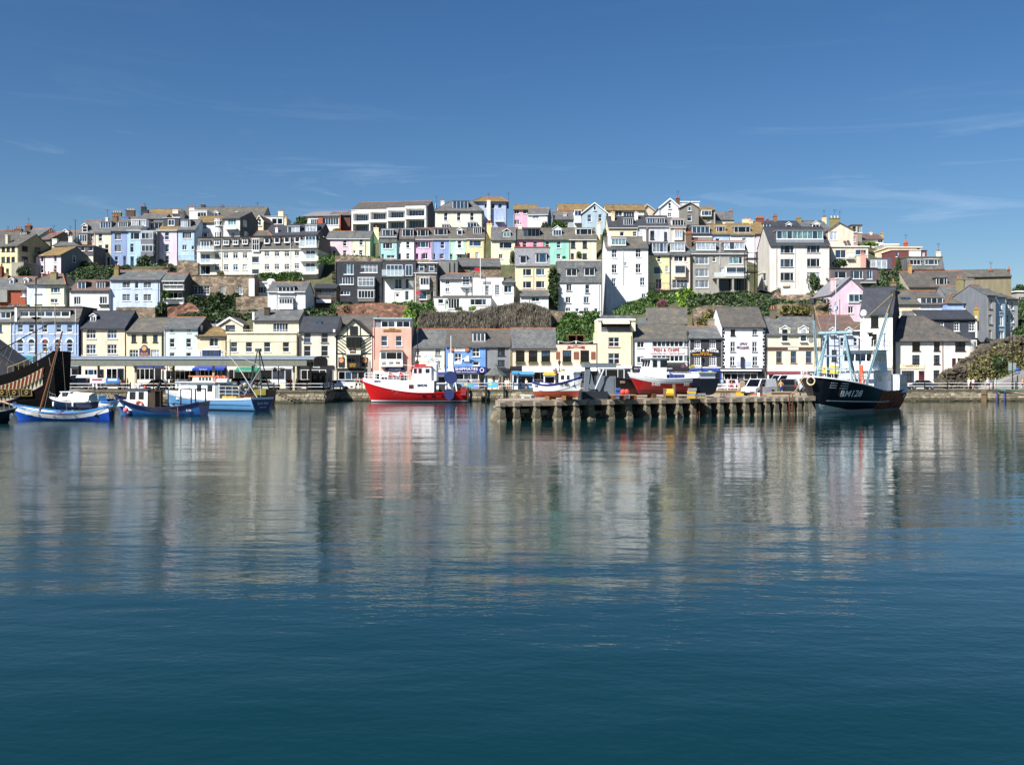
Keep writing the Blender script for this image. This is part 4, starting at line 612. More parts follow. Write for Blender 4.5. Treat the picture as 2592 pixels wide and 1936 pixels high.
h = House('long lichen-roofed house with a skylight and ochre gable at the right', 'U6', 208,1200,2050,800,1060, '8c7f5c', d=10, yaw=-14, sidemat=render_wall('8c8264')).gable(728, 'lichen', rd=5.5).chim(1850,735,790,28, 'b0a078', 1).chim(2018,715,790,26, '8c4438', 2).chim(1790,730,790,50, '7c4438', 1, o=4)
x, z = h.loc(1695,835,1.6); MB().box(x-.7,1.4, z-.3, x+.7,1.9, z+.3).build('skylight', glass_mat('blue'), h.root)
h = House('square chimney-topped grey block above the blue house at the right', 'U6', 186,1235,1735,1080,1300, '8a9098', d=7).gable(930, 'slate', rd=3.5).chim(1395,830,945,80, '8c8462', 2, o=2.2).chim(1500,830,945,125, '8c867c', 0, o=2.4)
h = House('cornflower blue corner house with a clay-edged stone roof at the right', 'U6', 180,1228,1612,1150,1420, '8cb4f0', d=11, sidemat=render_wall('6c98e0')).hip(1290,1450,1022, 'lichen', d=10, ov=.15); h.w('2', 1492,1190,100,55); h.rw('1', 1683,1240,1.6,2.6, glass='net').rw('1', 1683,1400,1.6,2.6, glass='net')
h = House('white house with a four-light dormer behind the navy house', 'U6', 182,880,1228,1162,1330, 'f2f2f0', d=7).gable(990, 'brown', rd=5); h.dorm(1035,1110,285,74, '4', 'e8e8e6', roofc='7c766c', glass='mid')
h = House('cream brown-roofed cottage with a skylight behind the navy house', 'U6', 182,605,880,1155,1330, 'f4deb4', d=7).gable(985, 'lichen', rd=5).chim(550,870,1000,54, '84785c', 1, o=3)
x, z = h.loc(702,1092,1.6); MB().box(x-.9,1.35, z-.35, x+.9,1.85, z+.35).build('skylight', glass_mat('blue'), h.root)
# the street climbing away at the right: fronts face right
h = House('grey house with white oriel shades, first of the climbing street at the right', 'U6', 176,1735,1852,1040,1600, 'c2bcb4', d=7, yaw=26, piv='L', sidemat=render_wall('70747c')).gable(935, 'slate', rd=3.5); h.w('2', 1783,[1155,1350],46,120, '8c8478', 'net').w('2', 1783,1540,40,110, '8c8478', 'net')
h = House('pale blue house, second of the climbing street at the right', 'U6', 178,1855,1975,1062,1560, 'a9cbe0', d=7, yaw=26, piv='L').gable(985, 'slate', rd=3.5); h.w('s', 1918,1190,34,130, glass='net').w('2', 1920,1370,56,130, glass='net').w('2', 1925,1545,60,100, glass='net')
h = House('pale grey house, last of the climbing street at the right', 'U6', 180.5,1978,2135,1090,1540, 'c8ccc8', d=8, yaw=26, piv='L').gable(1040, 'lichen', rd=3.5); h.w('s', [2005,2065],[1170,1340],30,110, glass='mid').w('s', 2065,1480,30,90)
h = House('white balconied house on the far hill at the right edge', 'U6', 230,2120,2300,1000,1500, 'b8b0a0', d=8).flat(.3,.25, 'ececea'); h.box('balcony_band', 2120,1180,2300,1210,1.0, 'ececea'); h.box('balcony_band', 2120,1330,2300,1350,1.0, 'ececea'); h.w('3', 2200,[1100,1270,1420],110,70)
# ================================================================ the harbour front
QZ = 1.64                                  # quay level
FY = 160.0
def FH(label, tile, x0, x1, ye, col, d=8.5, Y=FY, **k):
 h = House(label, tile, Y, x0, x1, ye, 1080, col, d=d, ground=False, **k);
 # stand it on the quay
 dz = h.Oz-QZ; h.O.z = QZ; h.Oz = QZ; h.root.location.z = QZ; h.ze += dz; h.zr = h.ze; h.ext = .4
 return h
def shop(h, x0, x1, yt, yb, col='e8e8e6', fascia=None, txt=None, tcol='e8e8e6', glass='black', st='3', fh=34, door=None, tw=None):
 "ground-floor shop: painted front, fascia board with lettering, glazed window and a door"
 h.box('shop_front', x0, yt, x1, yb, .08, col)
 if fascia:
  h.box('fascia', x0-4, yt-fh/2, x1+4, yt+fh/2,.22, fascia)
  if txt: h.text(txt, (x0+x1)/2, yt, fh*.5, tcol, w=tw, proj=.24)
 a, z1 = h.loc(x0+12, yt+fh*.8,-.1); b, z0 = h.loc(x1-12, yb-20,-.1); z0 = max(z0,.25); z1 = max(z1, z0+1.2); dw = .95
 put_window(h.root, (a+b-dw)/2,-.12,(z0+z1)/2+.12, max(b-a-dw-.1,.6), z1-z0-.2, st, None, glass, False)
 o = MB().box(b-dw, -.13,.03, b, -.09, z1).build('door', plain(door or '2c2e36', .4, name='door_paint'), h.root); MB().box(b-dw+.15,-.15,1.0, b-.15,-.13, z1-.15).build('pane', glass_mat('dark'), o)
 return h
h = FH('cream house with a grey slate mansard at the left end of the harbour front', 'L1', -150,150,232, 'f0e2b8').mansard(55, 'slate', inset=1.3); h.dorm(75,140,130,80, '2', 'slate', roofc='8c8c86'); h.w('1', 0,310,50,90, '2a4a90', 'blue').w('s', -90,310,60,90)
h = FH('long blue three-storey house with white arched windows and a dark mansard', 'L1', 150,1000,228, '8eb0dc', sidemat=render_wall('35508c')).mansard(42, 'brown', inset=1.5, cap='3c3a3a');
h.dorm(575,125,640,82, '6', '4a4440', roofc='4a4440', glass='mid', fb=.16)
h.w('s', [260,402,570,748,888],308,66,100, sillmat='f0f0f0'); h.w('s', [260,402,575,740,888],545,66,120, sillmat='f0f0f0')
for x in (260,402,575,740,888):
 cx, z = h.loc(x, 485,0); r = 40*K*FY/F; m = MB(); n = 10
 for i in range(n):
  a, b = math.pi*i/n, math.pi*(i+1)/n; m.prism([(cx+r*1.45*math.cos(a),-.07, z+r*1.45*math.sin(a)),(cx+r*1.45*math.cos(b),-.07, z+r*1.45*math.sin(b)),(cx+r*math.cos(b),-.07, z+r*math.sin(b)),(cx+r*math.cos(a),-.07, z+r*math.sin(a))],(0,.065,0))
 m.build('arch_moulding', WHITE, h.root); MB().prism([(cx+r*math.cos(math.pi*i/n),-.02, z+r*math.sin(math.pi*i/n)) for i in range(n+1)],(0,.015,0)).build('fanlight', glass_mat('dark'), h.root)
for y in (376,384,500): h.box('string_course', 152, y, 998, y+5,.06, 'e4e8f0')
h.pipe(182,235,640, 'dce4f0').pipe(962,60,640, 'dce4f0'); h.box('verge', 186,45,215,228,.1, 'e0e0e0').__class__
shop(h, 170,420,690,1000, 'e6e8ec', '2c8ca0', None, st='4', fh=66); shop(h, 600,1000,790,1000, '38302c', None)
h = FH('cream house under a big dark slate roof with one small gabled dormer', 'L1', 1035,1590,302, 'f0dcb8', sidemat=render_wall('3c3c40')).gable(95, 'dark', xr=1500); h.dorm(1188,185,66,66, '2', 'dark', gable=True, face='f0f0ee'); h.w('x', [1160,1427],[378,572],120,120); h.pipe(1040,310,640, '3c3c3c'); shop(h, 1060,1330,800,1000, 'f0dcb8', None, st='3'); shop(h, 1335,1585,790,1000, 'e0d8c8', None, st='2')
h = FH('yellow public house with a navy arched sign and slate roof', 'L1', 1605,2065,352, 'f4e4ac', cat='pub').gable(182, 'lichen', gut='d'); h.w('S', [1703,1838,1977],435,58,98, BR).w('x', [1705,1975],628,112,96)
o = h.box('sign_board', 1772,560,1900,680,.12, '27306c'); a, z = h.loc(1836,575,-.13); MB().prism([(a+.55*math.cos(math.pi*i/12),-.125, z+.72*math.sin(math.pi*i/12)) for i in range(13)],(0,.1,0)).build('sign_top', plain('27306c', .6, name='sign_paint'), o)
MB().lathe([(.36,0),(.36,.03)],(0,0,0),16).build('emblem', plain('e09a3c', .5, name='gold_paint'), o, (a, -.14, z+.15)).rotation_euler = (R(90),0,0)
h.text('BLUE', 1836,630,30, 'e09a3c', proj=.15).text('ANCHOR', 1836,660,26, 'e09a3c', proj=.15); shop(h, 1700,2060,790,1000, 'ece4c8', '2a3a80', st='4'); h.pipe(2060,360,660)
h = FH('mint green three-storey house with a dark gable end on the harbour front', 'L2', -76,355,302, 'd9eee2', sidemat=render_wall('2a2a2c')).gable(172, 'slate', gut='g'); h.w('2', [25,240],332,54,56).w('s', [30,240],492,64,112).w('s', [30,240],660,64,90); shop(h, -70,345,790,1000, 'ececea', st='5'); h.awning(-60,315,790,845,1.6, 'e6e6dc', txt='THE SHELL SHOP', tcol='6a8c80')  # gable end colour carries the shade of that side
h.rw('1', 403,308,1.0,1.0, glass='net')
h = FH('small peach house with a mossy hipped roof and a blue timber shopfront', 'L2', 357,722,408, 'f0d6a4').hip(560,625,292, 'ochre', clay=False); h.w('2', 560,480,112,112); h.bay(410,585,630,668,.3, '4', yb=690, col='3a5a9c', frame='3a5a9c', side=False); h.box('shield', 362,590,385,668,.08, 'ececec'); h.box('shield', 640,590,668,668,.08, 'ececec'); shop(h, 370,700,800,1000, '2a3c80', st='4'); h.awning(320,560,790,842,1.6, '2846a4', txt='MICHELLE', th=None); h.awning(585,690,790,840,1.6, '2846a4')
h = FH('long cream flat-topped building with four sash windows', 'L2', 727,1612,372, 'f5e6b8', Y=159.6).parapet(None, .25,.18); h.w('s', [818,1007,1240,1478],545,84,130); h.box('string_course', 720,470,1605,478,.06, 'ecdca8'); h.box('string_course', 715,640,1605,650,.06, 'ecdca8'); h.pipe(762,440,680, '8c9c80'); shop(h, 730,1100,800,1000, 'efe6c0', st='3', door='2c7a4c'); h.awning(860,1110,795,862,1.6, '2f7d64', txt='BOOTS & SHOES'); shop(h, 1120,1560,800,1000, 'f0f0ee', 'e4e4e0', None, 'c05028', st='2', fh=40); h.balcony(760,1610,325,362,-.6, 'c8c0a0', 'c0c4c0', glass=False, nb=30)
h = House('cream set-back house with garden doors above the flat-topped building', 'L2', 170,1060,1640,205,420, 'f0e2bc', d=8, ground=False, sidemat=render_wall('a8a290')).gable(85, 'slate', gut='d'); h.w('5', 1410,295,190,115, glass='dark'); h.box('verge', 1048,100,1075,200,.2, 'e4e4e2'); h.chim(1240,40,110,66, '4c463c', 0, o=2)
h = House('peach gable-fronted outbuilding with a dark window behind the front row', 'L2', 171,622,928,262,420, 'f0d8b4', d=9, yaw=-10, ground=False, sidemat=render_wall('8c867a')).fgable(770,172, 'lichen', bw=.4); h.w('2', 768,302,122,82, BR, 'mid')
h = House('low grey-roofed outbuilding behind the mint green house', 'L2', 174,470,700,300,420, 'b8b8b4', d=6, ground=False).gable(205, 'grey')
h = FH('cream house under a black slate roof with a single skylight', 'L2', 1640,2112,350, 'f0dfc4', Y=160.3).gable(165, 'dark', gut='d'); h.w('s', [1750,1970],[425,595],86,132, frame='b8bcc0', glass='dark', sillmat='3c3a38'); x, z = h.loc(1897,240,2.2); MB().box(x-.5,2.0, z-.25, x+.5,2.5, z+.25).build('skylight', glass_mat('blue'), h.root); h.pipe(2108,360,760, 'e0e0dc'); shop(h, 1650,2080,800,1000, 'a8a4a4', '1c1c20', 'Arcadia', st='3', fh=44);
for x in (1628,2090): h.box('verge_end', x-14,320, x+14,355,.3, 'dcd8d0')
# half-timbered inn
h = FH('black and cream half-timbered inn with a steep front gable', 'L3', -42,418,402, 'f4ecc4', cat='inn', name='timbered_inn').fgable(178,195, 'brown', barge='1c1a1a', d=7, bw=.4); tm = plain('17171a', .7, name='black_timber')
def beam(x0, y0, x1, y1, t=12):
 a, z0 = h.loc(x0, y0,0); b, z1 = h.loc(x1, y1,0); d = Vector((b-a, 0, z1-z0)); n = Vector((-d.z, 0, d.x)).normalized()*(t*K*FY/F/2); A, B = Vector((a, -.06, z0)), Vector((b, -.06, z1)); MB().prism([A-n, B-n, B+n, A+n],(0,.055,0)).build('timber', tm, h.root)
for y in (402,628): beam(-40, y, 416, y)
for x in (-36,412): beam(x, 402, x, 815)
for x in (40,100,262,320): beam(x, 628, x, 810,9)
for x in (95,262): beam(x, 402, x, 290,10)
for i in range(5):
 beam(-36,450+i*38,70-i*6,410+i*26,8) if i < 1 else None; y = 440+i*44; beam(275, y+40,405, y-50 if y-50 > 408 else 410,9); beam(-36,(y-50 if y-50 > 408 else 410),85, y+40,9)
h.bay(85,420,265,548,.7, 'v', yb=552, yt=405, col='1c1c1e', frame='1c1c1e', glass='black', roofk='slate'); h.box('cream_panel', 85,556,265,624,.35, 'efe7c0'); h.box('plaque', 125,565,205,620,.42, '4a2030'); h.text('the', 165,576,12, 'e8d0c0', proj=.45).text('HARBOUR', 165,595,14, 'e8d0c0', w=66, proj=.45)
h.bay(90,640,262,740,.8, 'v', yb=808, col='141416', frame='1a1a1c', glass='black'); h.text('HARBOUR', 163,765,20, 'd0a030', w=80, proj=.83).text('REST INN', 163,790,18, 'd0a030', w=70, proj=.83)
for x in (20,316):
 o = h.box('hanging_sign', x-38,678, x+38,795,.12, '1c1614'); a, z = h.loc(x, 715,-.13); MB().lathe([(.38,0),(.38,.03)],(0,0,0),16).build('emblem', plain('c88a5c', .5, name='emblem_paint'), o, (a, -.13, z)).rotation_euler = (R(90),0,0)
w3 = h.rect(178,335,80,110); put_window(h.root, w3[0],-.12, w3[1], w3[2]*1.2, w3[3], '3', plain('1c1c1e', .6, name='dark_frame'), 'dark', False); shop(h, -35,410,830,1000, '26221f', '1c1a1a', st='4', fh=30)
h2 = House('broad brown tiled roof of the building behind the half-timbered inn', 'L3', 164.3,-60,440,400,700, 'b8ac90', d=9, ground=False).gable(135, 'brown', rd=3.6)
# salmon cafe
h = FH('salmon pink cafe with a glazed flat-roofed top floor', 'L3', 420,912,300, 'f0a482', Y=159.8, cat='cafe', name='cafe').flat(.0,.05, 'd8d8d4'); h.box('upper_glazing', 520,185,900,300,-.1, 'e4e4e2', back=5); h.box('slate_panel', 440,185,522,300,-.08, mat=roof_mat('grey'), back=5); h.box('flat_roof', 425,170,918,188,.3, '9ab0b4', back=6)
for x, w_, st in ((615,175, '2'),(805,175, '2')):
 cx, cz, ww, hh = h.rect(x, 255, w_, 80,.0); put_window(h.root, cx, -.0, cz, ww, hh, st, None, 'black', False)
h.w('s', [568,753],468,78,130, glass='blue'); h.box('carved_sign', 548,320,775,345,.12, 'b8854c'); h.text('THE OLD MARKET HOUSE', 660,332,14, '4a3020', w=200, proj=.14); h.box('carved_crest', 625,300,695,322,.12, 'a87844'); h.bay(515,605,800,705,.7, '3', yb=795, yt=580, col='ececea', glass='black', roofk='brown')
for x in (560,655,738): h.box('painted_roundel', x-28,732, x+28,765,.74, '6c5c50', back=-.7)
h.box('navy_sign', 580,805,822,848,.3, '1f2a5c'); h.text('HOBBS', 700,826,24, 'c8d0e0', w=150, proj=.33); shop(h, 430,860,850,1000, 'dcd0c4', st='4'); h.pipe(436,200,700, 'e0a890').pipe(432,330,440, 'e0a890')
# No 15
h = FH('cream house with a patterned slate roof and a number fifteen sign', 'L3', 920,1345,540, 'f4ead0', Y=160.4).gable(322, 'slate', gut='g'); h.w('g', [985,1250],[605,772],68,96, sillmat='3c3836'); h.box('sign_board', 1062,645,1172,725,.06, 'f6f8fa'); h.text('Nº', 1092,672,34, '30507c', proj=.09).text('15', 1142,672,36, '2aa0c8', proj=.09).text('brixham', 1117,705,14, '8c98a8', w=80, proj=.09); shop(h, 930,1340,850,1000, 'ece6d8', 'dcd8d0', st='4')
h = FH('bright blue gift shop with a navy fascia and shark fin mural', 'L3', 1350,1868,526, '2f8fe0', Y=160.0, cat='shop', name='shop').gable(326, 'brown', gut='g'); h.dorm(1770,420,160,112, 'v', 'dark', roofc='3c3836', fb=.12); h.w('S', 1505,680,90,112, fb=.1).w('S', 1733,610,94,118, fb=.1).w('1', 1733,755,84,52, fb=.1)
h.box('menu_board', 1415,545,1630,602,.1, 'f0ece8'); h.text('Breakfasts', 1520,560,15, 'b04a3c', proj=.12).text('Baguettes', 1520,584,15, 'b04a3c', proj=.12)
for x in (1425,1620):
 a, z = h.loc(x, 574,-.15); MB().lathe([(.42,0),(.38,.08),(.1,.13)],(0,0,0),14).build('painted_dish', plain('b07050', .6, name='dish_art'), h.root, (a, -.11, z)).rotation_euler = (R(90),0,0)
def shape(h, name, pts, col, proj=.06, th=.05):
 q = [(*h.loc(x, y, -proj),) for x, y in pts]; MB().prism([(a, -proj, z) for a, z in q],(0, th, 0)).build(name, plain(col, .6, name=name+'_paint'), h.root)
shape(h, 'shark_fin', [(1580,730),(1592,690),(1612,660),(1632,652),(1646,664),(1644,690),(1650,730)], 'd8d0d4'); shape(h, 'shark_back', [(1552,695),(1582,705),(1580,730),(1650,730),(1652,700),(1712,715),(1680,725),(1668,752),(1640,738),(1590,738),(1572,735)], '1c3c64', .08,.02)
h.box('fascia', 1366,798,1868,878,.3, '1c2468'); h.text('SHIPMATES', 1612,826,36, 'f0f0f8', w=285, proj=.33); h.text('Gifts and Souvenirs', 1612,862,16, 'd8dcf0', w=260, proj=.33)
for x in (1393,1810):
 a, z = h.loc(x, 840,-.35); m = MB(); n = 14
 for i in range(n): m.tube((.3*math.cos(2*math.pi*i/n),0,.3*math.sin(2*math.pi*i/n)),(.3*math.cos(2*math.pi*(i+1)/n),0,.3*math.sin(2*math.pi*(i+1)/n)),.07)
 m.build('lifebuoy_emblem', plain('e8e0e0', .5, name='lifebuoy_paint'), h.root, (a, -.35, z))
shop(h, 1370,1860,895,1000, '7c8088', st='4', glass='dark')
h = FH('plain grey house with two dark windows beside the blue gift shop', 'L3', 1868,2168,526, '8f9194', Y=160.02).gable(326, 'brown', gut='g'); h.w('S', 2056,600,92,112, '303236', 'dark').w('1', 2056,755,92,92, '5c5e62', 'mid'); shop(h, 1880,2160,835,1000, '2a2a2c', '202022', st='2'); h.pipe(2160,530,830, 'b8b8b8')
h = FH('peach pub with three tall dark windows and flower boxes', 'L4', 14,590,552, 'f2d2a6', cat='pub', name='pub').gable(312, 'slate', gut='d'); h.w('s', [135,298,460],660,112,145, '2a1c18', 'black')
for x in (135,298,460): h.box('flower_box', x-58,735, x+58,752,.3, '4c5a34'); h.box('window_ledge', x-58,752, x+58,782,.1, '8c8074')
h.box('black_fascia', 10,790,160,830,.2, '1c1614'); h.awning(160,590,792,865,2.2, 'f2f0ea'); shop(h, 20,580,830,1000, '5c4c44', st='5');
h = FH('peach flat-topped pub wing with a red scroll sign and rooftop posts', 'L4', 592,1116,506, 'f2d0ac', Y=159.9, cat='pub', name='pub').parapet('4c4038', .1,.1); h.w('s', [730,957],662,112,150, '2a1c18', 'black')
for x in (730,957): h.box('flower_box', x-60,735, x+60,752,.3, '4c5a34'); h.box('window_ledge', x-60,752, x+60,782,.1, '8c8074')
shape(h, 'scroll_sign', [(725,570),(742,548),(730,530),(790,530),(845,522),(900,530),(960,535),(948,552),(965,572),(905,560),(845,550),(785,560)], '8a3430'); h.text('BULLERS', 845,541,17, 'e8c8b8', w=135, proj=.08)
for x, w_ in ((615,46),(847,64),(1063,54)): h.box('wall_plaque', x-w_/2,605, x+w_/2,700,.08, '7c4a34')
h.awning(592,1110,792,850,2.0, 'f2f0ea'); shop(h, 600,1110,840,1000, '6c5c50', st='5')
m = MB();
for i, x in enumerate((620,845,1075)): a, z0 = h.loc(x, 500,.2); _, z1 = h.loc(x, 465,.2); m.box(a-.08,.1, z0, a+.08,.3, z1)
m.build('terrace_post', WHITE, h.root); m = MB()
for x0, x1 in ((620,845),(845,1075)):
 pts = []
 for i in range(9): x = x0+(x1-x0)*i/8; a, z = h.loc(x, 466+22*math.sin(math.pi*i/8),.2); pts.append((a, .2, z))
 m.path(pts, .05)
m.build('rope', plain('c8ccc8', .7, name='rope'), h.root)
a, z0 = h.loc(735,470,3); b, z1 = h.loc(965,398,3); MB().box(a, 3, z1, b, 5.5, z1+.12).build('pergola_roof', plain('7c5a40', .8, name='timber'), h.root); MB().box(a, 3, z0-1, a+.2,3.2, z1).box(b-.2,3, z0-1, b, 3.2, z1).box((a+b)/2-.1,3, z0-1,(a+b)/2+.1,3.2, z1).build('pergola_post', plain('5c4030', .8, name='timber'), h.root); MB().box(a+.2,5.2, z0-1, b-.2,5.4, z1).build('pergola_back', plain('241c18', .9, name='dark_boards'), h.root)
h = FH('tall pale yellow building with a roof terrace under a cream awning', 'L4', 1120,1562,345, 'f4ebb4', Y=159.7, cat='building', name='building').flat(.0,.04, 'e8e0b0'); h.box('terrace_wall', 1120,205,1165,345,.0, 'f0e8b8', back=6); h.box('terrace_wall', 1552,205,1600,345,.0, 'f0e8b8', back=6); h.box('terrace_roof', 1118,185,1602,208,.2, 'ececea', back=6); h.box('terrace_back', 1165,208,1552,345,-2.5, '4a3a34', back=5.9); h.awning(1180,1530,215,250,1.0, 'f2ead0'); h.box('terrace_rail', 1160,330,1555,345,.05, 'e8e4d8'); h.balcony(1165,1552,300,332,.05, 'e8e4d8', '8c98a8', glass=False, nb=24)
h.w('2', 1355,280,350,60, frame='6c4438', glass='black', flush=True) if False else None
h.w('S', 1328,482,142,122, fb=.11, sillmat='a86a50').w('S', 1328,692,148,140, fb=.11, sillmat='a86a50'); h.box('slate_top', 1170,140,1560,187,-3, mat=roof_mat('slate'), back=6); shop(h, 1130,1550,800,1000, 'efefed', 'ececea', st='3', fh=30); h.pipe(1545,400,800, '8c8c80')
h = FH('white fish and chip restaurant with two long window bands', 'L4', 1566,2276,437, 'f6f4f0', Y=160.2, cat='restaurant', name='restaurant').gable(266, 'lichen', gut='g'); h.w('2', 1667,[512,706],90,82).w('7', 2015,[505,692],400,82, glass='dark', fb=.12); h.w('2', 2247,[505,692],50,82)
h.text('FISH & CHIPS', 1995,586,36, 'b02830', w=325, proj=.06, bold=.012).text('LICENCED SEAT RESTAURANT', 2010,627,20, 'c07878', w=440, proj=.06); h.box('flower_rail', 1820,745,2230,775,.4, '3c4030'); h.box('shop_band', 1572,790,2270,850,.3, '26202a'); h.text('Bella Pizza', 1640,820,16, 'd0c8e0', w=110, proj=.33).text('FISH & CHIPS', 1990,820,18, 'e0d8e0', w=160, proj=.33); shop(h, 1580,2260,855,1000, 'b8b4bc', st='5', glass='dark')
h = House('barn-like house with a broad mossy ochre roof behind the restaurant', 'L4', 173,1740,2260,245,420, '55493c', d=8, yaw=-8, ground=False, sidemat=render_wall('3a342c')).gable(52, 'lichen', rd=4); a, z0 = h.loc(1625,270,0); b, z1 = h.loc(1740,165,0); MB().box(a, .5, z0-2, b, 4, z1).build('lean_to', plain('6c7270', .8, name='zinc'), h.root)
h = FH('black public house with small-paned white windows and a lettered sign', 'L5', 120,536,432, '3a3c42', Y=160.1, cat='pub', name='pub').gable(287, 'slate', gut='d'); h.w('g', [228,422],510,82,105, fb=.12).w('g', [228,424],722,92,122, fb=.12); h.box('sign_board', 128,565,515,658,.08, '121214')
x0, z = h.loc(318,640,-.1)
for i, c in enumerate('CROWN & ANCHOR'):
 t = (i-6.5)/6.5; x, zz = h.loc(318+t*170,588+14*t*t, -.1); lettering(c, h.root, (x, -.1, zz),30*K*FY/F, plain('f0f0ee', .5, name='lettering_paint'), bold=.008)
h.text('FREEHOUSE', 318,620,16, 'd09030', proj=.1).text('QUALITY & ALES', 290,641,20, 'e0a030', w=250, proj=.1); h.box('ledge', 125,798,525,812,.25, 'd8d4c8'); shop(h, 130,530,830,1000, '2c4ca0', '2c4ca0', st='4', fh=40); h.chim(413,185,300,100, '8c8474', 0, o=6)
for x in (255,390):
 a, z = h.loc(x, 875,-.6); MB().lathe([(.1,-.25),(.4,-.1),(.5,.1),(.3,.3),(.05,.35)],(a, -.6, z),9).build('hanging_basket', leaf_mat('flower', '5c6a20', 'a09030', 'd8c040'), h.root)
h = FH('tall white inn with black quoins and painted lettering', 'L5', 542,1092,287, 'f7f7f9', Y=159.8, cat='inn', name='inn').gable(45, 'brown', gut='d', d=9.5); h.w('S', 680,360,60,80, BR, sillmat='2c2c2e').w('S', 960,352,62,84, sillmat='2c2c2e').w('S', [680,958],542,64,128, sillmat='2c2c2e').w('S', [676,962],725,66,118, sillmat='2c2c2e')
qm = MB().box(-.3,-.05,-.18,.3,-.004,.18).mesh('quoin'); qm.materials.append(BLACK)
for i in range(12):
 for x, w_ in ((555,.5),(1078,.5)):
  a, z = h.loc(x, 320+i*43,0); o = put('quoin', qm, BLACK, h.root, (a+(.08 if x < 800 else -.08)*(i % 2),0, z)); o.scale.x = .62 if i % 2 else .45
for tx, y, col in (('SPRAT', 505, 'b05040'),('MACKEREL', 560, 'a04838')):
 n = len(tx)
 for i, c in enumerate(tx):
  t = (i-(n-1)/2); x, z = h.loc(812+t*20, y+abs(t)*abs(t)*(.9 if n > 5 else 1.2)*(-1 if n > 5 else 1),-.05); lettering(c, h.root, (x, -.05, z),.42, plain(col if i % 2 else '3c5a80', .6, name='lettering_paint'), bold=.012)
h.box('banner', 725,730,905,785,.06, 'a8b4dc'); h.box('dark_statue', 780,670,822,800,.3, '2a2a32'); h.pipe(545,300,820).pipe(1086,300,820); h.box('ledge', 510,815,1095,832,.3, '2c2a2a'); h.awning(515,1045,828,850,.8, 'f0f0ee'); shop(h, 550,1085,850,1000, '1c1a1c', None, st='5'); h.chim(1185,60,160,60, '6c6454', 2, o=5).chim(580,70,160,50, '3c3430', 2, o=5, potc='b05030')
h = FH('cream building with two gabled half-dormers and a maroon shop awning', 'L5', 1106,1806,378, 'f6ecc4', Y=160.3, cat='shop', name='shop').gable(168, 'slate', gut='g', rd=5)
for x in (1340,1575): h.dorm(x, 395,86,165, 's', 'f2e8c0', gable=True, face='f2e8c0', y0=-.08, back=2.4, roofc='slate'); h.box('gable_panel', x-70,300, x+70,380,.02, 'f2e8c0')
h.box('brown_band', 1106,545,1806,585,.12, '5c4438'); h.box('name_board', 1380,553,1515,582,.15, 'd8d0c0'); h.w('s', [1268,1452,1645],675,76,150, '9c9284', sillmat='a85040'); h.box('fascia', 1125,800,1760,852,.3, 'ecd4cc'); h.awning(1106,1660,852,898,1.6, '7a4048'); shop(h, 1115,1790,890,1000, 'dcd0c4', st='6')
a, z = h.loc(1672,455,-.1); MB().lathe([(.38,0),(.38,.06)],(0,0,0),16).build('wall_crest', plain('8c8c88', .6, name='crest'), h.root, (a, -.02, z)).rotation_euler = (R(90),0,0)
h = FH('pale lavender house with twin gabled dormers behind the black trawler', 'L5', 1808,2290,345, 'd2dcf4', Y=160.5).gable(150, 'red', gut='d', rd=5)
for x in (1948,2152): h.dorm(x, 360,76,60, '2', 'd0d8f0', gable=True, face='d6def4')
h.w('s', [1970,2160],650,66,140, BR).w('s', [1850,2070,2240],480,50,110); h.box('string_course', 1810,520,2288,528,.06, '8c98b8'); h.box('yellow_sign', 1810,790,1900,880,.3, 'e8c828'); h.box('yellow_sign', 1920,785,2015,880,.3, 'e8c828'); shop(h, 1830,2280,890,1000, 'b8bcc8', st='4')
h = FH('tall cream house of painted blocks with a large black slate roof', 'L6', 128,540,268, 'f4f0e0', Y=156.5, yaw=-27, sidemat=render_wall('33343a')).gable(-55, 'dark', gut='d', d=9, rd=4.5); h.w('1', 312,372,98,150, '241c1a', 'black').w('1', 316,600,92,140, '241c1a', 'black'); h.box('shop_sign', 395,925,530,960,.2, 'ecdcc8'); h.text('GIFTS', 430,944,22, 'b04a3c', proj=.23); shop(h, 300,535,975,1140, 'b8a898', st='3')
h = FH('long cream house with dark window frames and a curved hipped end', 'L6', 572,1500,624, 'f6ecdc', Y=158.6).hip(650,920,305, 'brown', d=9, gut='d', clay=False)
h.w('1', 840,685,100,118, '2c1a18', 'black').w('s', 1103,685,76,118, '2c1a18', 'dark').w('2', 1402,685,130,118, '2c1a18', 'dark').w('S', 838,856,96,116, '2c1a18', 'mid').w('S', 1103,856,76,116, '2c1a18', 'mid').w('S', 1100,1052,76,122, '2c1a18', 'mid').w('y', 735,1068,160,142, '2c1a18', 'mid'); h.door([910],1058,74,118, '5a2028', '3a1a1c').door(1322,895,50,112, '4a2028', '3a1a1c', light=False).w('S', 1396,876,55,78, '2c1a18', 'dark'); h.box('sign_board', 600,915,942,972,.1, 'efe2b8'); h.text('NORTH', 770,930,14, '6c5c40', w=200, proj=.12).text('ROLAND FLATS', 790,944,16, '4c3c30', w=170, proj=.12); h.pipe(578,630,1090, '7c9c8c').pipe(1178,630,1030, '5c3a34')
m = MB(); n = 8; r = 2.0; a, z1 = h.loc(1500,624,0)
for i in range(n):
 t0, t1 = R(-90+90*i/n), R(-90+90*(i+1)/n); p0 = (a+r*math.cos(t0), r+r*math.sin(t0)); p1 = (a+r*math.cos(t1), r+r*math.sin(t1)); m.quad((*p0,-.4),(*p1,-.4),(*p1, h.ze),(*p0, h.ze))
m.quad((a+r, r, -.4),(a+r, 8,-.4),(a+r, 8, h.ze),(a+r, r, h.ze)); m.build('curved_wall', h.wm, h.root)
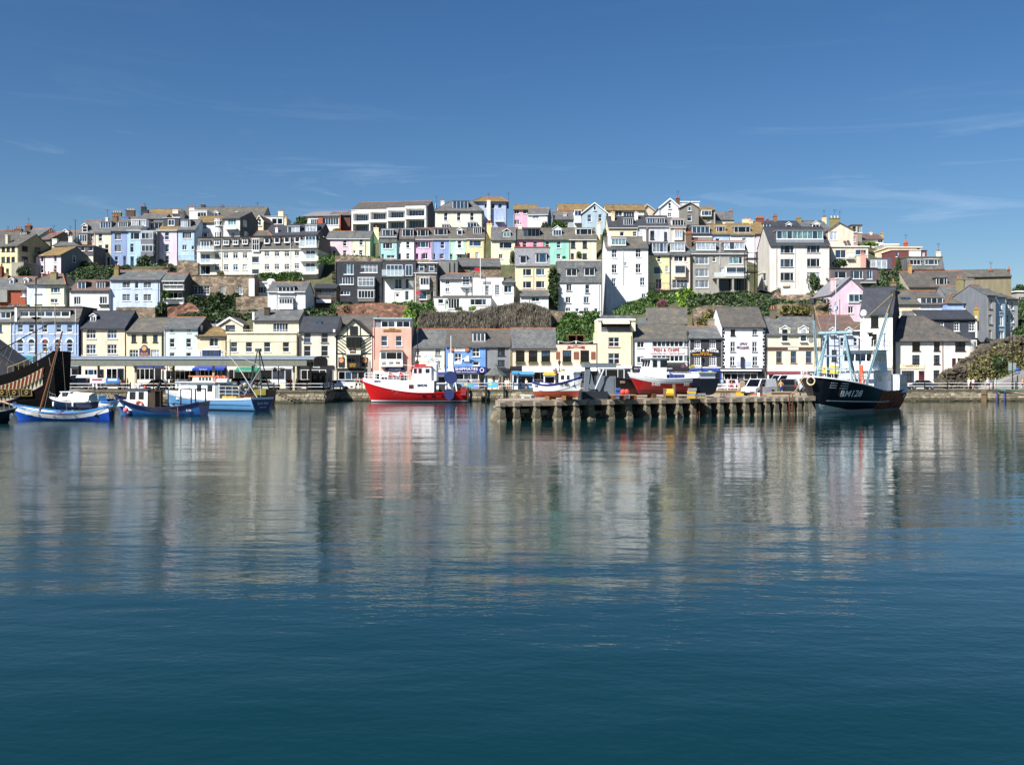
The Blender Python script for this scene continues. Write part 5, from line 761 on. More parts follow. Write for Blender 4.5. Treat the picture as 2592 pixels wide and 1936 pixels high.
h = House('navy blue house with white small-paned windows and a slate roof', 'L6', 171,905,1595,338,640, '3c4250', d=8, ground=False, sidemat=render_wall('e8e0cc')).gable(238, 'dark', rd=3.5, gut='d'); h.w('g', 990,428,84,110, fb=.12).w('g', 1142,440,106,122, fb=.12).w('q', 1355,436,74,116, fb=.12).w('q', 1548,436,78,116, fb=.12); h.box('white_end', 1592,300,1616,580,.1, 'f0ece0'); h.chim(1605,205,300,40, 'b09a5c', 1, o=1); h.chim(625,235,350,30, 'f0e4c8', 0, o=.5); h.chim(1500,1000,1040,30, 'f0ece0', 0, o=.2)
h = House('cream base wing below the navy house beside the rock wall', 'L6', 169,1535,1612,612,760, 'f4f0e0', d=5, ground=False).flat(.02,.1, 'e0dcd0')
h = House('wall of grey slate between the tall cream house and the long cream house', 'L6', 172,590,940,420,700, 'b0a898', d=5, ground=False).gable(250, 'slate', rd=2.5)
for h in HOUSES: h.finish()
# ================================================================ the setting
from mathutils import noise as mnoise
def tp(tile, x, y): t = T[tile]; return t[0]+x*K, t[1]+y*K
def TP(tile, x, y, Y): return P(*tp(tile, x, y), Y)
# ---- water
def water_mat():
 m, nt, b = new_mat('harbour_water'); l = nt.links.new
 b.inputs['Base Color'].default_value = (.0008,.021,.0215,1); b.inputs['Roughness'].default_value = .03; b.inputs['IOR'].default_value = 1.33
 t = N(nt, 'ShaderNodeTexCoord'); prev = None
 for sc, (sx, sy), dist, st, det in ((.2,(.45,1.0),.065,1.0,1.0),(.6,(.4,1.0),.028,1.0,2.0),(2.2,(.5,1.0),.009,1.0,3.0),(7.0,(.7,1.0),.0042,.9,2.0)):
  mp = N(nt, 'ShaderNodeMapping'); mp.inputs['Scale'].default_value = (sx, sy, 1); mp.inputs['Rotation'].default_value = (0,0, R(9*sc))
  n = N(nt, 'ShaderNodeTexNoise', i_Scale=sc, i_Detail=det, i_Roughness=.5); bu = N(nt, 'ShaderNodeBump', i_Distance=dist, i_Strength=st)
  l(t.outputs['Object'], mp.inputs[0]); l(mp.outputs[0], n.inputs['Vector']); l(n.outputs[0], bu.inputs['Height'])
  if prev: l(prev.outputs[0], bu.inputs['Normal'])
  prev = bu
 # wind patches: ruffled towards the left, calmer towards the right
 n = N(nt, 'ShaderNodeTexNoise', i_Scale=.03, i_Detail=4.0); sp = N(nt, 'ShaderNodeSeparateXYZ'); ma = N(nt, 'ShaderNodeMath', operation='MULTIPLY_ADD'); ma.inputs[1].default_value = -.011; mr = N(nt, 'ShaderNodeMapRange', i_From_Min=.25, i_From_Max=1.0, i_To_Min=.012, i_To_Max=.2)
 l(t.outputs['Object'], n.inputs['Vector']); l(t.outputs['Object'], sp.inputs[0]); l(sp.outputs['X'], ma.inputs[0]); l(n.outputs[0], ma.inputs[2]); l(ma.outputs[0], mr.inputs[0]); l(mr.outputs[0], b.inputs['Roughness'])
 l(prev.outputs[0], b.inputs['Normal'])
 return m
MB().quad((-700,-300,0),(700,-300,0),(700,149,0),(-700,149,0)).build('water', water_mat())['kind'] = 'structure'
# ---- hillside from the house bases
for X in range(-120,121,10): GROUND.append((X, 169, QZ+1.5)); GROUND.append((X, 177,11.0 if abs(X) < 80 else 7))
for X in range(-240,241,40): GROUND.append((X, 300,36-abs(X)*.11)); GROUND.append((X, 360,20))
def hill(x, y):
 n = d = 0
 for gx, gy, gz in GROUND:
  w = 1/((gx-x)**2+(gy-y)**2+.3)**2; n += w*gz; d += w
 return n/d
nx, ny = 96,60; vs_, fs_ = [],[]
for j in range(ny):
 y = 168+(j/(ny-1))**1.25*190
 for i in range(nx): x = -150+300*i/(nx-1); vs_.append((x, y, hill(x, y)-.25))
for j in range(ny-1):
 for i in range(nx-1): a = j*nx+i; fs_.append((a, a+1, a+1+nx, a+nx))
m = MB(); m.v, m.f = vs_, fs_
def earth_mat():
 m, nt, b = new_mat('hillside_earth'); l = nt.links.new; b.inputs['Roughness'].default_value = .95; t = N(nt, 'ShaderNodeTexCoord'); n = N(nt, 'ShaderNodeTexNoise', i_Scale=.25, i_Detail=9.0, i_Roughness=.7)
 r = N(nt, 'ShaderNodeValToRGB'); e = r.color_ramp.elements; e[0].position = .35; e[0].color = (*lin('3c3c26'),1); e[1].position = .68; e[1].color = (*lin('6a5e48'),1); x = e.new(.5); x.color = (*lin('484c2e'),1); l(t.outputs['Object'], n.inputs['Vector']); l(n.outputs[0], r.inputs[0]); l(r.outputs[0], b.inputs['Base Color']); return m
m.build('hillside', earth_mat(), smooth=True)['kind'] = 'structure'
MB().quad((-3000,355,12),(3000,355,12),(3000,5000,12),(-3000,5000,12)).build('ground', earth_mat())['kind'] = 'structure'
# ---- quay
def tarmac(c='6e6a66', k='tarmac'):
 key = ('tar', k)
 if key not in MC:
  m, nt, b = new_mat(k); l = nt.links.new; b.inputs['Roughness'].default_value = .9; t = N(nt, 'ShaderNodeTexCoord'); n = N(nt, 'ShaderNodeTexNoise', i_Scale=.8, i_Detail=9.0, i_Roughness=.7); r = N(nt, 'ShaderNodeMapRange', i_From_Min=.3, i_From_Max=.7, i_To_Min=.7, i_To_Max=1.25); q = N(nt, 'ShaderNodeMixRGB', blend_type='MULTIPLY'); q.inputs[0].default_value = 1; q.inputs[1].default_value = (*lin(c),1)
  l(t.outputs['Object'], n.inputs['Vector']); l(n.outputs[0], r.inputs[0]); l(r.outputs[0], q.inputs[2]); l(q.outputs[0], b.inputs['Base Color']); MC[key] = m
 return MC[key]
quayst = stone_mat('quay_stone', '8d8471', '6d6556', 'a89c84', 1.3); conc = tarmac('9a8a76', 'weathered_concrete')
MKX = -25.8; MKY = 138.5
MB().box(-140,147,-2,140,175, QZ).build('quay', tarmac())['kind'] = 'structure'
MB().box(-140, MKY, -2, MKX, 147.02, QZ+.006).build('market_quay', tarmac('8c857c', 'market_paving'))['kind'] = 'structure'
def stones(name, label, O, u, L, z0, z1, seed, skip=None):
 "coursed stone facing, joints recessed; O on the wall foot, u along it"
 rnd = random.Random(seed); u = Vector(u).normalized(); n = Vector((u.y, -u.x, 0)); m = MB(); z = z0
 while z < z1-.05:
  hh = min(rnd.uniform(.26,.4), z1-z); x = -rnd.uniform(0,.5)
  while x < L:
   w = rnd.uniform(.4,1.05); a, b = max(x, 0)+.02, min(x+w, L)-.02; pr = rnd.uniform(.04,.13)
   if b-a > .08:
    p = [O+u*a, O+u*b, O+u*b+n*pr, O+u*a+n*pr]; q = MB(); za, zb = z+.02, z+hh-.02; k = len(m.v)
    c = (O+u*(a+b)/2)
    m.v += [tuple(Vector((v.x, v.y, zz))) for zz in (za, zb) for v in (p[0], p[1])] + [tuple(Vector((v.x, v.y, zz))) for zz in (za+.03, zb-.03) for v in (p[3]+u*.03, p[2]-u*.03)]
    m.f += [(k+4, k+5, k+7, k+6),(k+0, k+1, k+5, k+4),(k+6, k+7, k+3, k+2),(k+1, k+3, k+7, k+5),(k+2, k+0, k+4, k+6)]
   x += w
  z += hh
 o = m.build(name, quay_piece); o['kind'] = 'stuff'; return o
def piece_mat():
 m, nt, b = new_mat('quay_blocks'); l = nt.links.new; b.inputs['Roughness'].default_value = .9; g = N(nt, 'ShaderNodeNewGeometry'); t = N(nt, 'ShaderNodeTexCoord'); r = N(nt, 'ShaderNodeValToRGB'); e = r.color_ramp.elements; e[0].color = (*lin('7a705e'),1); e[1].color = (*lin('b5a88e'),1); x = e.new(.5); x.color = (*lin('968b76'),1)
 n = N(nt, 'ShaderNodeTexNoise', i_Scale=1.5, i_Detail=7.0); mr = N(nt, 'ShaderNodeMapRange', i_From_Min=.3, i_From_Max=.7, i_To_Min=.65, i_To_Max=1.2); q = N(nt, 'ShaderNodeMixRGB', blend_type='MULTIPLY'); q.inputs[0].default_value = 1
 # weed and tide stain: a band of its own near the waterline
 s = N(nt, 'ShaderNodeSeparateXYZ'); ad = N(nt, 'ShaderNodeMath', operation='MULTIPLY_ADD'); ad.inputs[1].default_value = .6; mr2 = N(nt, 'ShaderNodeMapRange', i_From_Min=.55, i_From_Max=.9, i_To_Min=1, i_To_Max=0); q2 = N(nt, 'ShaderNodeMixRGB'); q2.inputs[2].default_value = (*lin('4a4632'),1)
 l(g.outputs['Random Per Island'], r.inputs[0]); l(t.outputs['Object'], n.inputs['Vector']); l(n.outputs[0], mr.inputs[0]); l(r.outputs[0], q.inputs[1]); l(mr.outputs[0], q.inputs[2]); l(t.outputs['Object'], s.inputs[0]); l(n.outputs[0], ad.inputs[0]); l(s.outputs['Z'], ad.inputs[2]); l(ad.outputs[0], mr2.inputs[0]); l(mr2.outputs[0], q2.inputs[0]); l(q.outputs[0], q2.inputs[1]); l(q2.outputs[0], b.inputs['Base Color']); return m
quay_piece = piece_mat()
def quay_wall(label, O, u, L, seed):
 O = Vector(O); u = Vector(u).normalized(); n = Vector((u.y, -u.x, 0)); r = empty('quay_wall', (O.x, O.y, 0),0, label, 'wall')
 def loc(o): o.parent = r; o.matrix_parent_inverse = Matrix.Translation((-O.x, -O.y, 0)); return o
 w = MB(); a, b = O+u*0, O+u*L; w.prism([(a.x, a.y, -1.5),(b.x, b.y, -1.5),(b.x+n.x*.02, b.y+n.y*.02,-1.5),(a.x+n.x*.02, a.y+n.y*.02,-1.5)],(0,0, QZ+1.3)); loc(w.build('backing', quayst))
 loc(stones('stone_courses', None, O+n*.02, u, L, -.3, QZ-.28, seed))
 i = 0; x = 0; rnd = random.Random(seed); cm = {}
 while x < L-.2:
  wd = min(rnd.choice((1.2,1.5,1.8)), L-x); k = round(wd, 2)
  if k not in cm: cm[k] = MB().box(.015,-.12,0, k-.015,.5,.3).mesh('coping_stone'); cm[k].materials.append(quay_piece)
  p = O+u*x; o = put('coping_stone', cm[k], quay_piece, r, (p.x-O.x, p.y-O.y, QZ-.27), math.atan2(u.y, u.x)); x += wd
 return r
quay_wall('rough stone quay wall behind the red and white trawler', (MKX, 147,0),(1,0,0),62,3)
quay_wall('stone quay wall under the white rails at the right of the black trawler', (36.3,147,0),(1,0,0),50,5)
quay_wall('stone quay wall below the market shelter beside the stone steps', (-88, MKY, 0),(1,0,0),88+MKX, 7)
quay_wall('shaded end wall of the market quay left of the red trawler', (MKX, MKY, 0),(0,1,0),8.5,9)
st = empty('quay_steps', (0,0,0),0, 'worn stone steps going down the quay wall to the water', 'steps');
c0 = P(687,1000, MKY);
for i in range(9): MB().box(c0.x+i*.42, MKY-1.25,-.5, c0.x+i*.42+.40, MKY-.18, QZ-.2*i-.05).build('step', quay_piece, st)
p = MB(); a = Vector((c0.x+1.2, MKY-.25,1.5)); p.path([a, a+Vector((3.6,0,-1.6)), a+Vector((6,0,-1.6))],.035); tag(p.build('handrail', plain('4c4640', .6, name='iron')), 'thin iron handrail along the quay steps', 'handrail')
# ---- market shelter
ms = empty('market_shelter', (0,0,0),0, 'long grey-roofed open market shelter on columns along the quay', 'shelter')
sx0, sx1 = P(140,920,142).x, P(799,920,142).x; z0, z1 = P(0,926,142).z, P(0,904,142).z
def roof_sec(x, y0=140.6, y1=151, n=8): return [(x, y0, z0)] + [(x, y0+(y1-y0)*(.5-.5*math.cos(math.pi*i/n)), z0+.55+(z1-z0-.35)*math.sin(math.pi*(.12+.76*i/n))) for i in range(n+1)] + [(x, y1, z0)]
MB().prism(roof_sec(sx0)[1:-1]+[(sx0,150.6, z0+.85),(sx0,141, z0+.85)],(sx1-sx0,0,0)).build('roof', plain('76818c', .6, name='roof_sheeting'), ms)
MB().box(sx0,140.7, z0, sx1-1.0,140.95, z0+.82).box(sx0,150.6, z0, sx1,150.8, z0+.8).build('fascia', plain('7b7d70', .7, name='fascia_paint'), ms)
MB().box(sx0,141, z0+.6, sx1-.5,150.5, z0+.75).build('soffit', plain('b5b2a0', .8, name='soffit_paint'), ms)
MB().prism([(x+.02 if False else sx1-.02, y, z) for x, y, z in roof_sec(sx1)],(.06,0,0)).build('end_gable', plain('4c4a44', .8, name='gable_boards'), ms)
for px_ in (344,541,744): x = P(px_, 0,141.6).x; MB().box(x-.15,141.4, QZ, x+.15,141.7, z0+.6).build('column', plain('b0a48c', .7, name='column_paint'), ms)
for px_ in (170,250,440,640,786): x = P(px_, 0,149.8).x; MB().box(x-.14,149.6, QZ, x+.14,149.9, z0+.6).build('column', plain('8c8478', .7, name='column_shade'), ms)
# ---- railings
def railing(label, pts, post='black', h=1.05, step=2.4, cat='railing', rails=(.55,1.0), name='quay_railing', pr=.07, rr=.035, group=None):
 o0 = Vector(pts[0]); r = empty(name, o0,0, label, cat, group); pm = MB().box(-pr, -pr, 0, pr, pr, h+.05).lathe([(pr*1.2, h+.05),(pr*.9, h+.16),(.02, h+.2)],(0,0,0),6).mesh('post'); mt = BLACK if post == 'black' else WHITE; pm.materials.append(mt)
 for a, b in zip(pts, pts[1:]):
  a, b = Vector(a)-o0, Vector(b)-o0; L_ = (b-a).length; k = max(1, round(L_/step))
  for i in range(k+1): put('post', pm, mt, r, a+(b-a)*i/k)
  for z in rails: MB().tube(a+Vector((0,0, z)), b+Vector((0,0, z)), rr).build('rail', WHITE, r)
 return r
railing('white quay rails on black posts in front of the long cream house at the right', [(40.5,147.3, QZ),(84,147.3, QZ)], step=3.4)
railing('white quay rails on black posts behind the red trawler', [(MKX+.6,147.3, QZ),(P(1300,0,147.3).x, 147.3, QZ)], step=3.3)
railing('white rails on black posts along the market quay beside the steps', [(P(610,0, MKY+.3).x, MKY+.3, QZ),(MKX-.3, MKY+.3, QZ),(MKX-.3,146.8, QZ)], step=2.4)
railing('grey rails along the market quay behind the moored boats', [(P(150,0, MKY+.3).x, MKY+.3, QZ),(P(600,0, MKY+.3).x, MKY+.3, QZ)], step=4.5)
# ---- pier
PZ = 1.75
fa, fb_ = Vector((-1.3,86.8,0)), Vector((31.5,104.5,0)); ur = (fb_-fa).normalized(); un = Vector((-ur.y, ur.x, 0)); Lp = (fb_-fa).length
pier = empty('pier', (fa.x, fa.y, 0), math.atan2(ur.y, ur.x), 'low concrete pier on raking piles carrying beached boats', 'pier')
MB().prism([(0,0, PZ-.35),(Lp, 0, PZ-.35),(Lp+14,34, PZ-.35),(Lp-12,34, PZ-.35),(16,13.5, PZ-.35),(3.9,7.3, PZ-.35)],(0,0,.35)).build('deck', conc, pier, fix=True)
MB().prism([(1.5,2.2,-2),(Lp, 2.2,-2),(Lp+13,33.5,-2),(Lp-11,33.5,-2),(16,12.8,-2),(5.2,7,-2)],(0,0, PZ+1.6)).build('core', stone_mat('pier_core', '4c473c', '38342c', '5c564a', 1.5), pier, fix=True)
x = 0
while x < Lp-.1: wd = min(random.choice((1.9,2.4,2.8)), Lp-x); MB().box(x+.015,-.16, PZ-.45, x+wd-.015,.25, PZ+.03).build('edge_beam', conc, pier); x += wd
pm_ = MB(); pm_.v = [(-.52,-.3,-2),(.52,-.3,-2),(.52,2.2,-2),(-.52,2.2,-2),(-.2,-.1, PZ-.4),(.2,-.1, PZ-.4),(.2,1.2, PZ-.4),(-.2,1.2, PZ-.4)]; pm_.f = [(3,2,1,0),(4,5,6,7),(0,1,5,4),(1,2,6,5),(2,3,7,6),(3,0,4,7)]; pl = pm_.mesh('pile'); pl.materials.append(stone_mat('pile_concrete', '7a715c', '564e3b', '8f866f', .9)); cp = MB().prism([(-.3,-.2, PZ-.45),(-.3,-.2, PZ-.1),(-.3,.7, PZ+.1),(-.3,.7, PZ-.45)],(.6,0,0)).mesh('pile_cap'); cp.materials.append(plain('8a8070', .9, name='pile_cap'))
for t, x in [('L4', v) for v in (-120,65,325,595,825,1015,1262,1495,1725,1920,2135)]+[('L5', v) for v in (150,335,495,655,820,968,1085,1198,1300,1395,1490,1572)]:
 px_ = tp(t, x, 0)[0]; dx = (px_-CX)/F; tt = fa.dot(un)/(Vector((dx, 1,0)).dot(un)); s = (Vector((dx*tt, tt, 0))-fa).dot(ur); o = put('pile', pl, pl.materials[0], pier, (s, -.35,0)); put('cap', cp, cp.materials[0], o, (0,0,0))
m = MB(); rnd = random.Random(4)
for i in range(260):
 s = rnd.uniform(1.7,13.5); z = rnd.uniform(-.3,1.0)-(s/13.5)*.5; w_ = rnd.uniform(.18,.45); hh = rnd.uniform(.1,.22); y = rnd.uniform(.55,1.1)+.0; m.box(s-w_, y, z-hh, s+w_, 2.3, z+hh)
tag(m.build('rubble_infill', quay_piece, pier), None, kind='stuff')
MB().prism([(.7,.9,-2),(1.3,.9,-2),(4.9,7.2,-2),(4.3,7.2,-2)],(0,0, PZ+1.6)).build('end_wall', quayst, pier)
for s in (21.5,33.5):
 m = MB(); m.tube((s-.22,-.5,-1),(s-.22,-.5, PZ+.3),.05).tube((s+.22,-.5,-1),(s+.22,-.5, PZ+.3),.05)
 for i in range(8): m.tube((s-.22,-.5,-.6+i*.32),(s+.22,-.5,-.6+i*.32),.03)
 m.build('ladder', plain('6a3c28', .8, name='rusty_iron'), pier)
# ---- walls and rock
def stone_wall(label, tile, top, yb, Y, th=1.2, mat=None, cat='wall', name='stone_wall', rough=.25, seed=1, cap=True, cell=.9, nz=7):
 "wall with an uneven face; top: tile points along its crest"
 pts = [TP(tile, x, y, Y) for x, y in top]; zb = TP(tile, top[0][0], yb, Y).z-1.5; O = Vector((pts[0].x, Y, zb)); m = MB(); nx = max(4, int((pts[-1].x-pts[0].x)/cell)); g = []
 for i in range(nx+1):
  x = pts[0].x+(pts[-1].x-pts[0].x)*i/nx; zt = pts[-1].z
  for a, b in zip(pts, pts[1:]):
   if a.x <= x <= b.x+1e-6: zt = a.z+(b.z-a.z)*(x-a.x)/max(b.x-a.x, 1e-6); break
  zt += mnoise.noise((x*.8, seed, 0))*rough*.6
  for j in range(nz+1):
   z = zb+(zt-zb)*j/nz; dy = mnoise.noise((x*.5, z*.5, seed*3.1))*rough+mnoise.noise((x*1.7, z*1.7, seed))*rough*.4+(mnoise.noise((x*3.3, z*3.3, seed))*rough*.3 if cell < .5 else 0); g.append((x-O.x, dy, z-O.z))
  g.append((x-O.x, th, zt-O.z)); g.append((x-O.x, th, 0))
 k = nz+3; m.v = g
 for i in range(nx):
  for j in range(k-1): a = i*k+j; m.f.append((a, a+k, a+k+1, a+1))
 m.f.append(tuple(range(k))); m.f.append(tuple(range(nx*k+k-1, nx*k-1,-1)))
 o = m.build(name, mat or stoneM); o.location = O; return tag(o, label, cat)
redst = stone_mat('reddish_stone', '8a6250', '6e4c3e', 'a07a62'); brownst = stone_mat('brown_rock', '75664e', '57492f', '8c8068', .8)
stone_wall('reddish retaining wall below the charcoal and white houses', 'L3', [(-40,20),(250,-10),(560,-20),(870,20)],190,178.6, mat=redst, seed=2)
stone_wall('brown garden wall below the large pale blue house', 'U1', [(1480,1395),(1700,1392),(1975,1400)],1520,178.4, seed=3)
stone_wall('ragged reddish stone wall below the glass-fronted garden house', 'U2', [(-30,1400),(130,1370),(250,1330),(370,1420)],1540,178, mat=redst, seed=4, rough=.5)
stone_wall('grey-brown stone wall beside the white cottage with the curved bay', 'U2', [(840,1268),(1000,1262),(1240,1258)],1460,178.5, seed=5)
stone_wall('low stone wall capped white below the grey-brown wall', 'L2', [(780,95),(1000,90),(1240,95)],260,176.5, seed=6)
stone_wall('rubble wall at the left foot of the long white flats', 'U2', [(90,805),(200,795),(360,830)],990,209, seed=7)
stone_wall('rough stone wall running below the painted terrace', 'U3', [(-60,795),(250,800),(600,835),(1250,850),(1500,850)],900,204, seed=8, rough=.35)
stone_wall('pale stone bank wall beside the white mansard house', 'L4', [(455,95),(570,92),(700,95)],320,178.2, seed=9)
stone_wall('terraced garden wall under the grey double house', 'U5', [(120,1330),(300,1385),(600,1400),(700,1340),(1190,1345)],1500,188, seed=10)
stone_wall('rocky garden wall below the large cream apartment house', 'U5', [(1185,1200),(1240,1160),(1300,1235),(1600,1240),(1900,1180)],1420,194, seed=11, rough=.6)
stone_wall('broken rock face above the cream building with half-dormers', 'L5', [(1240,20),(1330,-10),(1600,0),(1900,-20)],200,178, mat=brownst, seed=12, rough=.9)
stone_wall('mossy stone wall behind the black public house', 'L5', [(180,60),(280,20),(560,15),(640,30)],280,177, seed=13)
stone_wall('pale wall behind the peach gable outbuilding', 'L2', [(450,150),(640,155),(790,130)],300,178, seed=14)
stone_wall('brown stone wall left of the brick terrace roof', 'U1', [(-60,1370),(100,1390),(340,1360)],1480,178, mat=brownst, seed=15)
# cliff of dead creeper
cl = stone_wall('brown cliff hung with dead creeper behind the harbour houses', 'L3', [(985,200),(1020,100),(1300,95),(1740,92),(1830,60),(1960,20),(2212,-10),(2400,-30),(2640,60),(2690,110)],330,176, th=6, mat=stone_mat('cliff_earth', '6a6355', '4c463b', '827a6a', .7), cat='cliff', name='cliff', rough=.9, seed=16)
def leaves(name, pts, mat, size, parent=None, loc=(0,0,0), hang=False, rnd=random):
 m = MB()
 for p in pts:
  s = size*rnd.uniform(.6,1.4); a = rnd.uniform(0,6.28)
  if hang: u = Vector((rnd.uniform(-.35,.35), rnd.uniform(-.3,.1),1)).normalized(); v = Vector((math.cos(a), math.sin(a)*.4, rnd.uniform(-.2,.2)))*.28
  else: u = Vector((rnd.uniform(-1,1), rnd.uniform(-1,1), rnd.uniform(-1,1))).normalized(); v = u.orthogonal().normalized(); v.rotate(Matrix.Rotation(a, 3, u))
  p = Vector(p); m.quad(p-u*s-v*s*.2, p+v*s*.6-u*s*.1, p+u*s, p-v*s*.6)
 return m.build(name, mat, parent, loc)
rnd = random.Random(21); pts = []
ln = len(cl.data.vertices); nzk = 10; vv = [Vector(v.co) for v in cl.data.vertices]
for _ in range(9000):
 i = rnd.randrange((ln//nzk)-1); f = rnd.random(); j = rnd.uniform(1.2,7); a = vv[i*nzk+int(j)].lerp(vv[i*nzk+min(int(j)+1,7)], j % 1); b = vv[(i+1)*nzk+int(j)].lerp(vv[(i+1)*nzk+min(int(j)+1,7)], j % 1); p = a.lerp(b, f); pts.append(p+Vector((0,-rnd.uniform(.05,.6),0)))
o = leaves('creeper', pts, leaf_mat('dead', '4a443a', '655d50', '857c6c'),.32, cl, hang=True, rnd=rnd); o['kind'] = 'stuff'
quay_piece2 = stone_mat('rock_bits', '5e5546', '423a2f', '756a58', 1.4)
# rock ramp at the right
top = [(1120,1090),(1200,1040),(1300,985),(1420,900),(1540,800),(1720,705),(1950,620),(2190,548),(2400,560)]
rk = stone_wall('rough rock retaining wall climbing at the right beside the long cream house', 'L6', top, 1160,157, th=5, mat=stone_mat('rock_face', '574f42', '3c352b', '6c6353', 1.1), cat='wall', name='rock_wall', rough=1.1, seed=18, cell=.35, nz=26)
rp = [TP('L6', 1130,1140,155), TP('L6', 1700,1150,155), TP('L6', 1900,1085,155), TP('L6', 2215,975,155), TP('L6', 2600,850,155)]
m = MB(); base = QZ-.5; q = [(rp[1].x-1,151.6, QZ-.02)]+[(p.x, 151.6, max(p.z, QZ+.02)) for p in rp[2:]]
m.prism([(q[0][0],151.6, base), *[(a, b, c) for a, b, c in q],(q[-1][0],151.6, base)][:1]+[(a, b, c) for a, b, c in q]+[(q[-1][0],151.6, base)],(0,6.5,0)); m.build('ramp_road', tarmac('8a8782', 'ramp_tarmac'))['kind'] = 'structure'
rnd = random.Random(77); m = MB(); vv = [Vector(v.co) for v in rk.data.vertices]; kk = 29
for _ in range(900):
 i = rnd.randrange(len(vv)//kk); j = rnd.randrange(3,27); c = vv[i*kk+j]; a, b_, c_ = rnd.uniform(.15,.45), rnd.uniform(.1,.3), rnd.uniform(.1,.28); k = len(m.v); mt = Matrix.Rotation(rnd.uniform(-.5,.5),3, 'Y') @ Matrix.Rotation(rnd.uniform(-.5,.5),3, 'Z')
 m.box(-a, -b_, -c_, a, b_, c_)
 for q in range(k, k+8): v = Vector(m.v[q])*rnd.uniform(.7,1.1); m.v[q] = tuple(mt @ v+c)
o = m.build('rock_pieces', quay_piece2, rk); o['kind'] = 'stuff'
# ---- plants
def clump_points(rnd, n_cl, n_leaf, shape):
 pts = []
 for _ in range(n_cl):
  if shape == 'bush':
   t = rnd.uniform(0,6.28); r = math.sqrt(rnd.random())*.8; z = rnd.uniform(.1,.95)*math.sqrt(max(0,1-r*r*.9)); c = Vector((r*math.cos(t), r*math.sin(t)*.8, z)); cr_ = rnd.uniform(.2,.36)
  else:
   z = rnd.uniform(.05,1); r = (1-z)*rnd.uniform(.3,.85); t = rnd.uniform(0,6.28); c = Vector((r*math.cos(t), r*math.sin(t), z)); cr_ = .1+.16*(1-z)
  for _ in range(n_leaf):
   v = Vector((rnd.gauss(0,1), rnd.gauss(0,1), rnd.gauss(0,.8))).normalized()*cr_*rnd.uniform(.6,1.05); p = c+v
   if p.z > .0: pts.append(p)
 return pts
PROTO = {}
for k in range(4):
 r_ = random.Random(50+k); o = leaves('foliage', clump_points(r_, 26,62, 'bush'), None, .085, rnd=r_); PROTO['b%d' % k] = o.data; bpy.data.objects.remove(o)
for k in range(2):
 r_ = random.Random(80+k); o = leaves('foliage', clump_points(r_, 60,30, 'fir'), None, .06, rnd=r_); PROTO['f%d' % k] = o.data; bpy.data.objects.remove(o)
stem_me = MB().tube((0,0,-.6),(.04,.02,.55),.05,.03).tube((0,0,.2),(.35,.1,.65),.03,.012).tube((0,0,.2),(-.3,-.1,.7),.03,.012).tube((.03,0,.4),(.1,.3,.8),.025,.01).mesh('stem')
LM = {'g': leaf_mat('green', '223514', '3a5720', '5c7c34'), 'd': leaf_mat('dark', '1a2612', '2d401f', '4a632c'), 'l': leaf_mat('lime', '3f5a1c', '688a2a', '94b040'), 'o': leaf_mat('olive', '3a3a1c', '5c5a2c', '85803f'), 'p': leaf_mat('pinkish', '4a3030', '7c4a50', 'b07078')}
for k in PROTO: PROTO[k].materials.append(LM['g'])
stem_me.materials.append(plain('4a3a2a', .9, name='bark'))
bn = 0
def bush(label, tile, xc, yb, w, hgt, Y, m='g', kind='b', cat='shrub', name='shrub'):
 global bn
 p = TP(tile, xc, yb, Y); s = K*Y/F; r = empty(name, p, random.uniform(0,6) if kind == 'b' else 0, label, cat); me = PROTO[kind+str(bn % (4 if kind == 'b' else 2))]; bn += 1
 o = put('foliage' if cat == 'shrub' else 'crown', me, LM[m], r); o.scale = (w*s/2*.95, w*s/2*.85, hgt*s*.88); o.rotation_euler = (0,0, random.uniform(0,6)) if kind == 'b' else (0,0,0)
 t = put('stem' if cat == 'shrub' else 'trunk', stem_me, stem_me.materials[0], r); t.scale = (w*s/2, w*s/2, hgt*s); return r
def bank(label, tile, top, yb, Y0, Y1, n, m='g', size=.32, name='ivy_bank', cat='ivy', seed=0):
 "leafy bank between a crest line and a foot line, leaning back from Y0 to Y1; bulging lumps"
 rnd = random.Random(seed+300); x0, x1 = top[0][0], top[-1][0]; pts = []
 while len(pts) < n:
  x = rnd.uniform(x0, x1); yt = None
  for (a, b),(c, d) in zip(top, top[1:]):
   if a <= x <= c: yt = b+(d-b)*(x-a)/(c-a); break
  if yt is None: continue
  f = rnd.random(); y = yb+(yt-yb)*f; Y = Y0+(Y1-Y0)*f; p = TP(tile, x, y, Y); k = mnoise.noise((p.x*.45, p.z*.45, seed))*1.1+mnoise.noise((p.x*1.3, p.z*1.3, seed+5))*.5
  if k < -.62: continue
  pts.append(p+Vector((rnd.gauss(0,.12),-max(k, 0)*1.0-rnd.uniform(0,.25), max(k, 0)*.35)))
 O = TP(tile, (x0+x1)/2, yb, Y0); o = leaves(name, [p-O for p in pts], LM[m], size, rnd=rnd); o.location = O; tag(o, label, cat, kind='stuff'); return o
bank('hedge-covered green bank above the white and pale blue houses', 'U1', [(850,1000),(960,930),(1150,870),(1350,880),(1450,870),(1700,900)],1060,196,212,4200, 'd', seed=1)
bank('dense ivy and shrubs in front of the rubble stone house', 'U2', [(240,1290),(300,1260),(450,1300),(540,1220),(620,1200),(720,1260),(840,1230),(900,1250)],1500,181,184,3600, 'd', seed=2)
bank('thick green ivy bank beside the pale yellow roof-terrace building', 'L4', [(540,290),(650,200),(700,110),(900,95),(1140,110)],480,170,179,5200, 'g', seed=3)
bank('green garden slope below the tall white and yellow houses', 'U4', [(1330,1490),(1430,1430),(1560,1370),(1700,1330),(1850,1280),(2060,1270),(2220,1200)],1540,186,195,4600, 'g', seed=4)
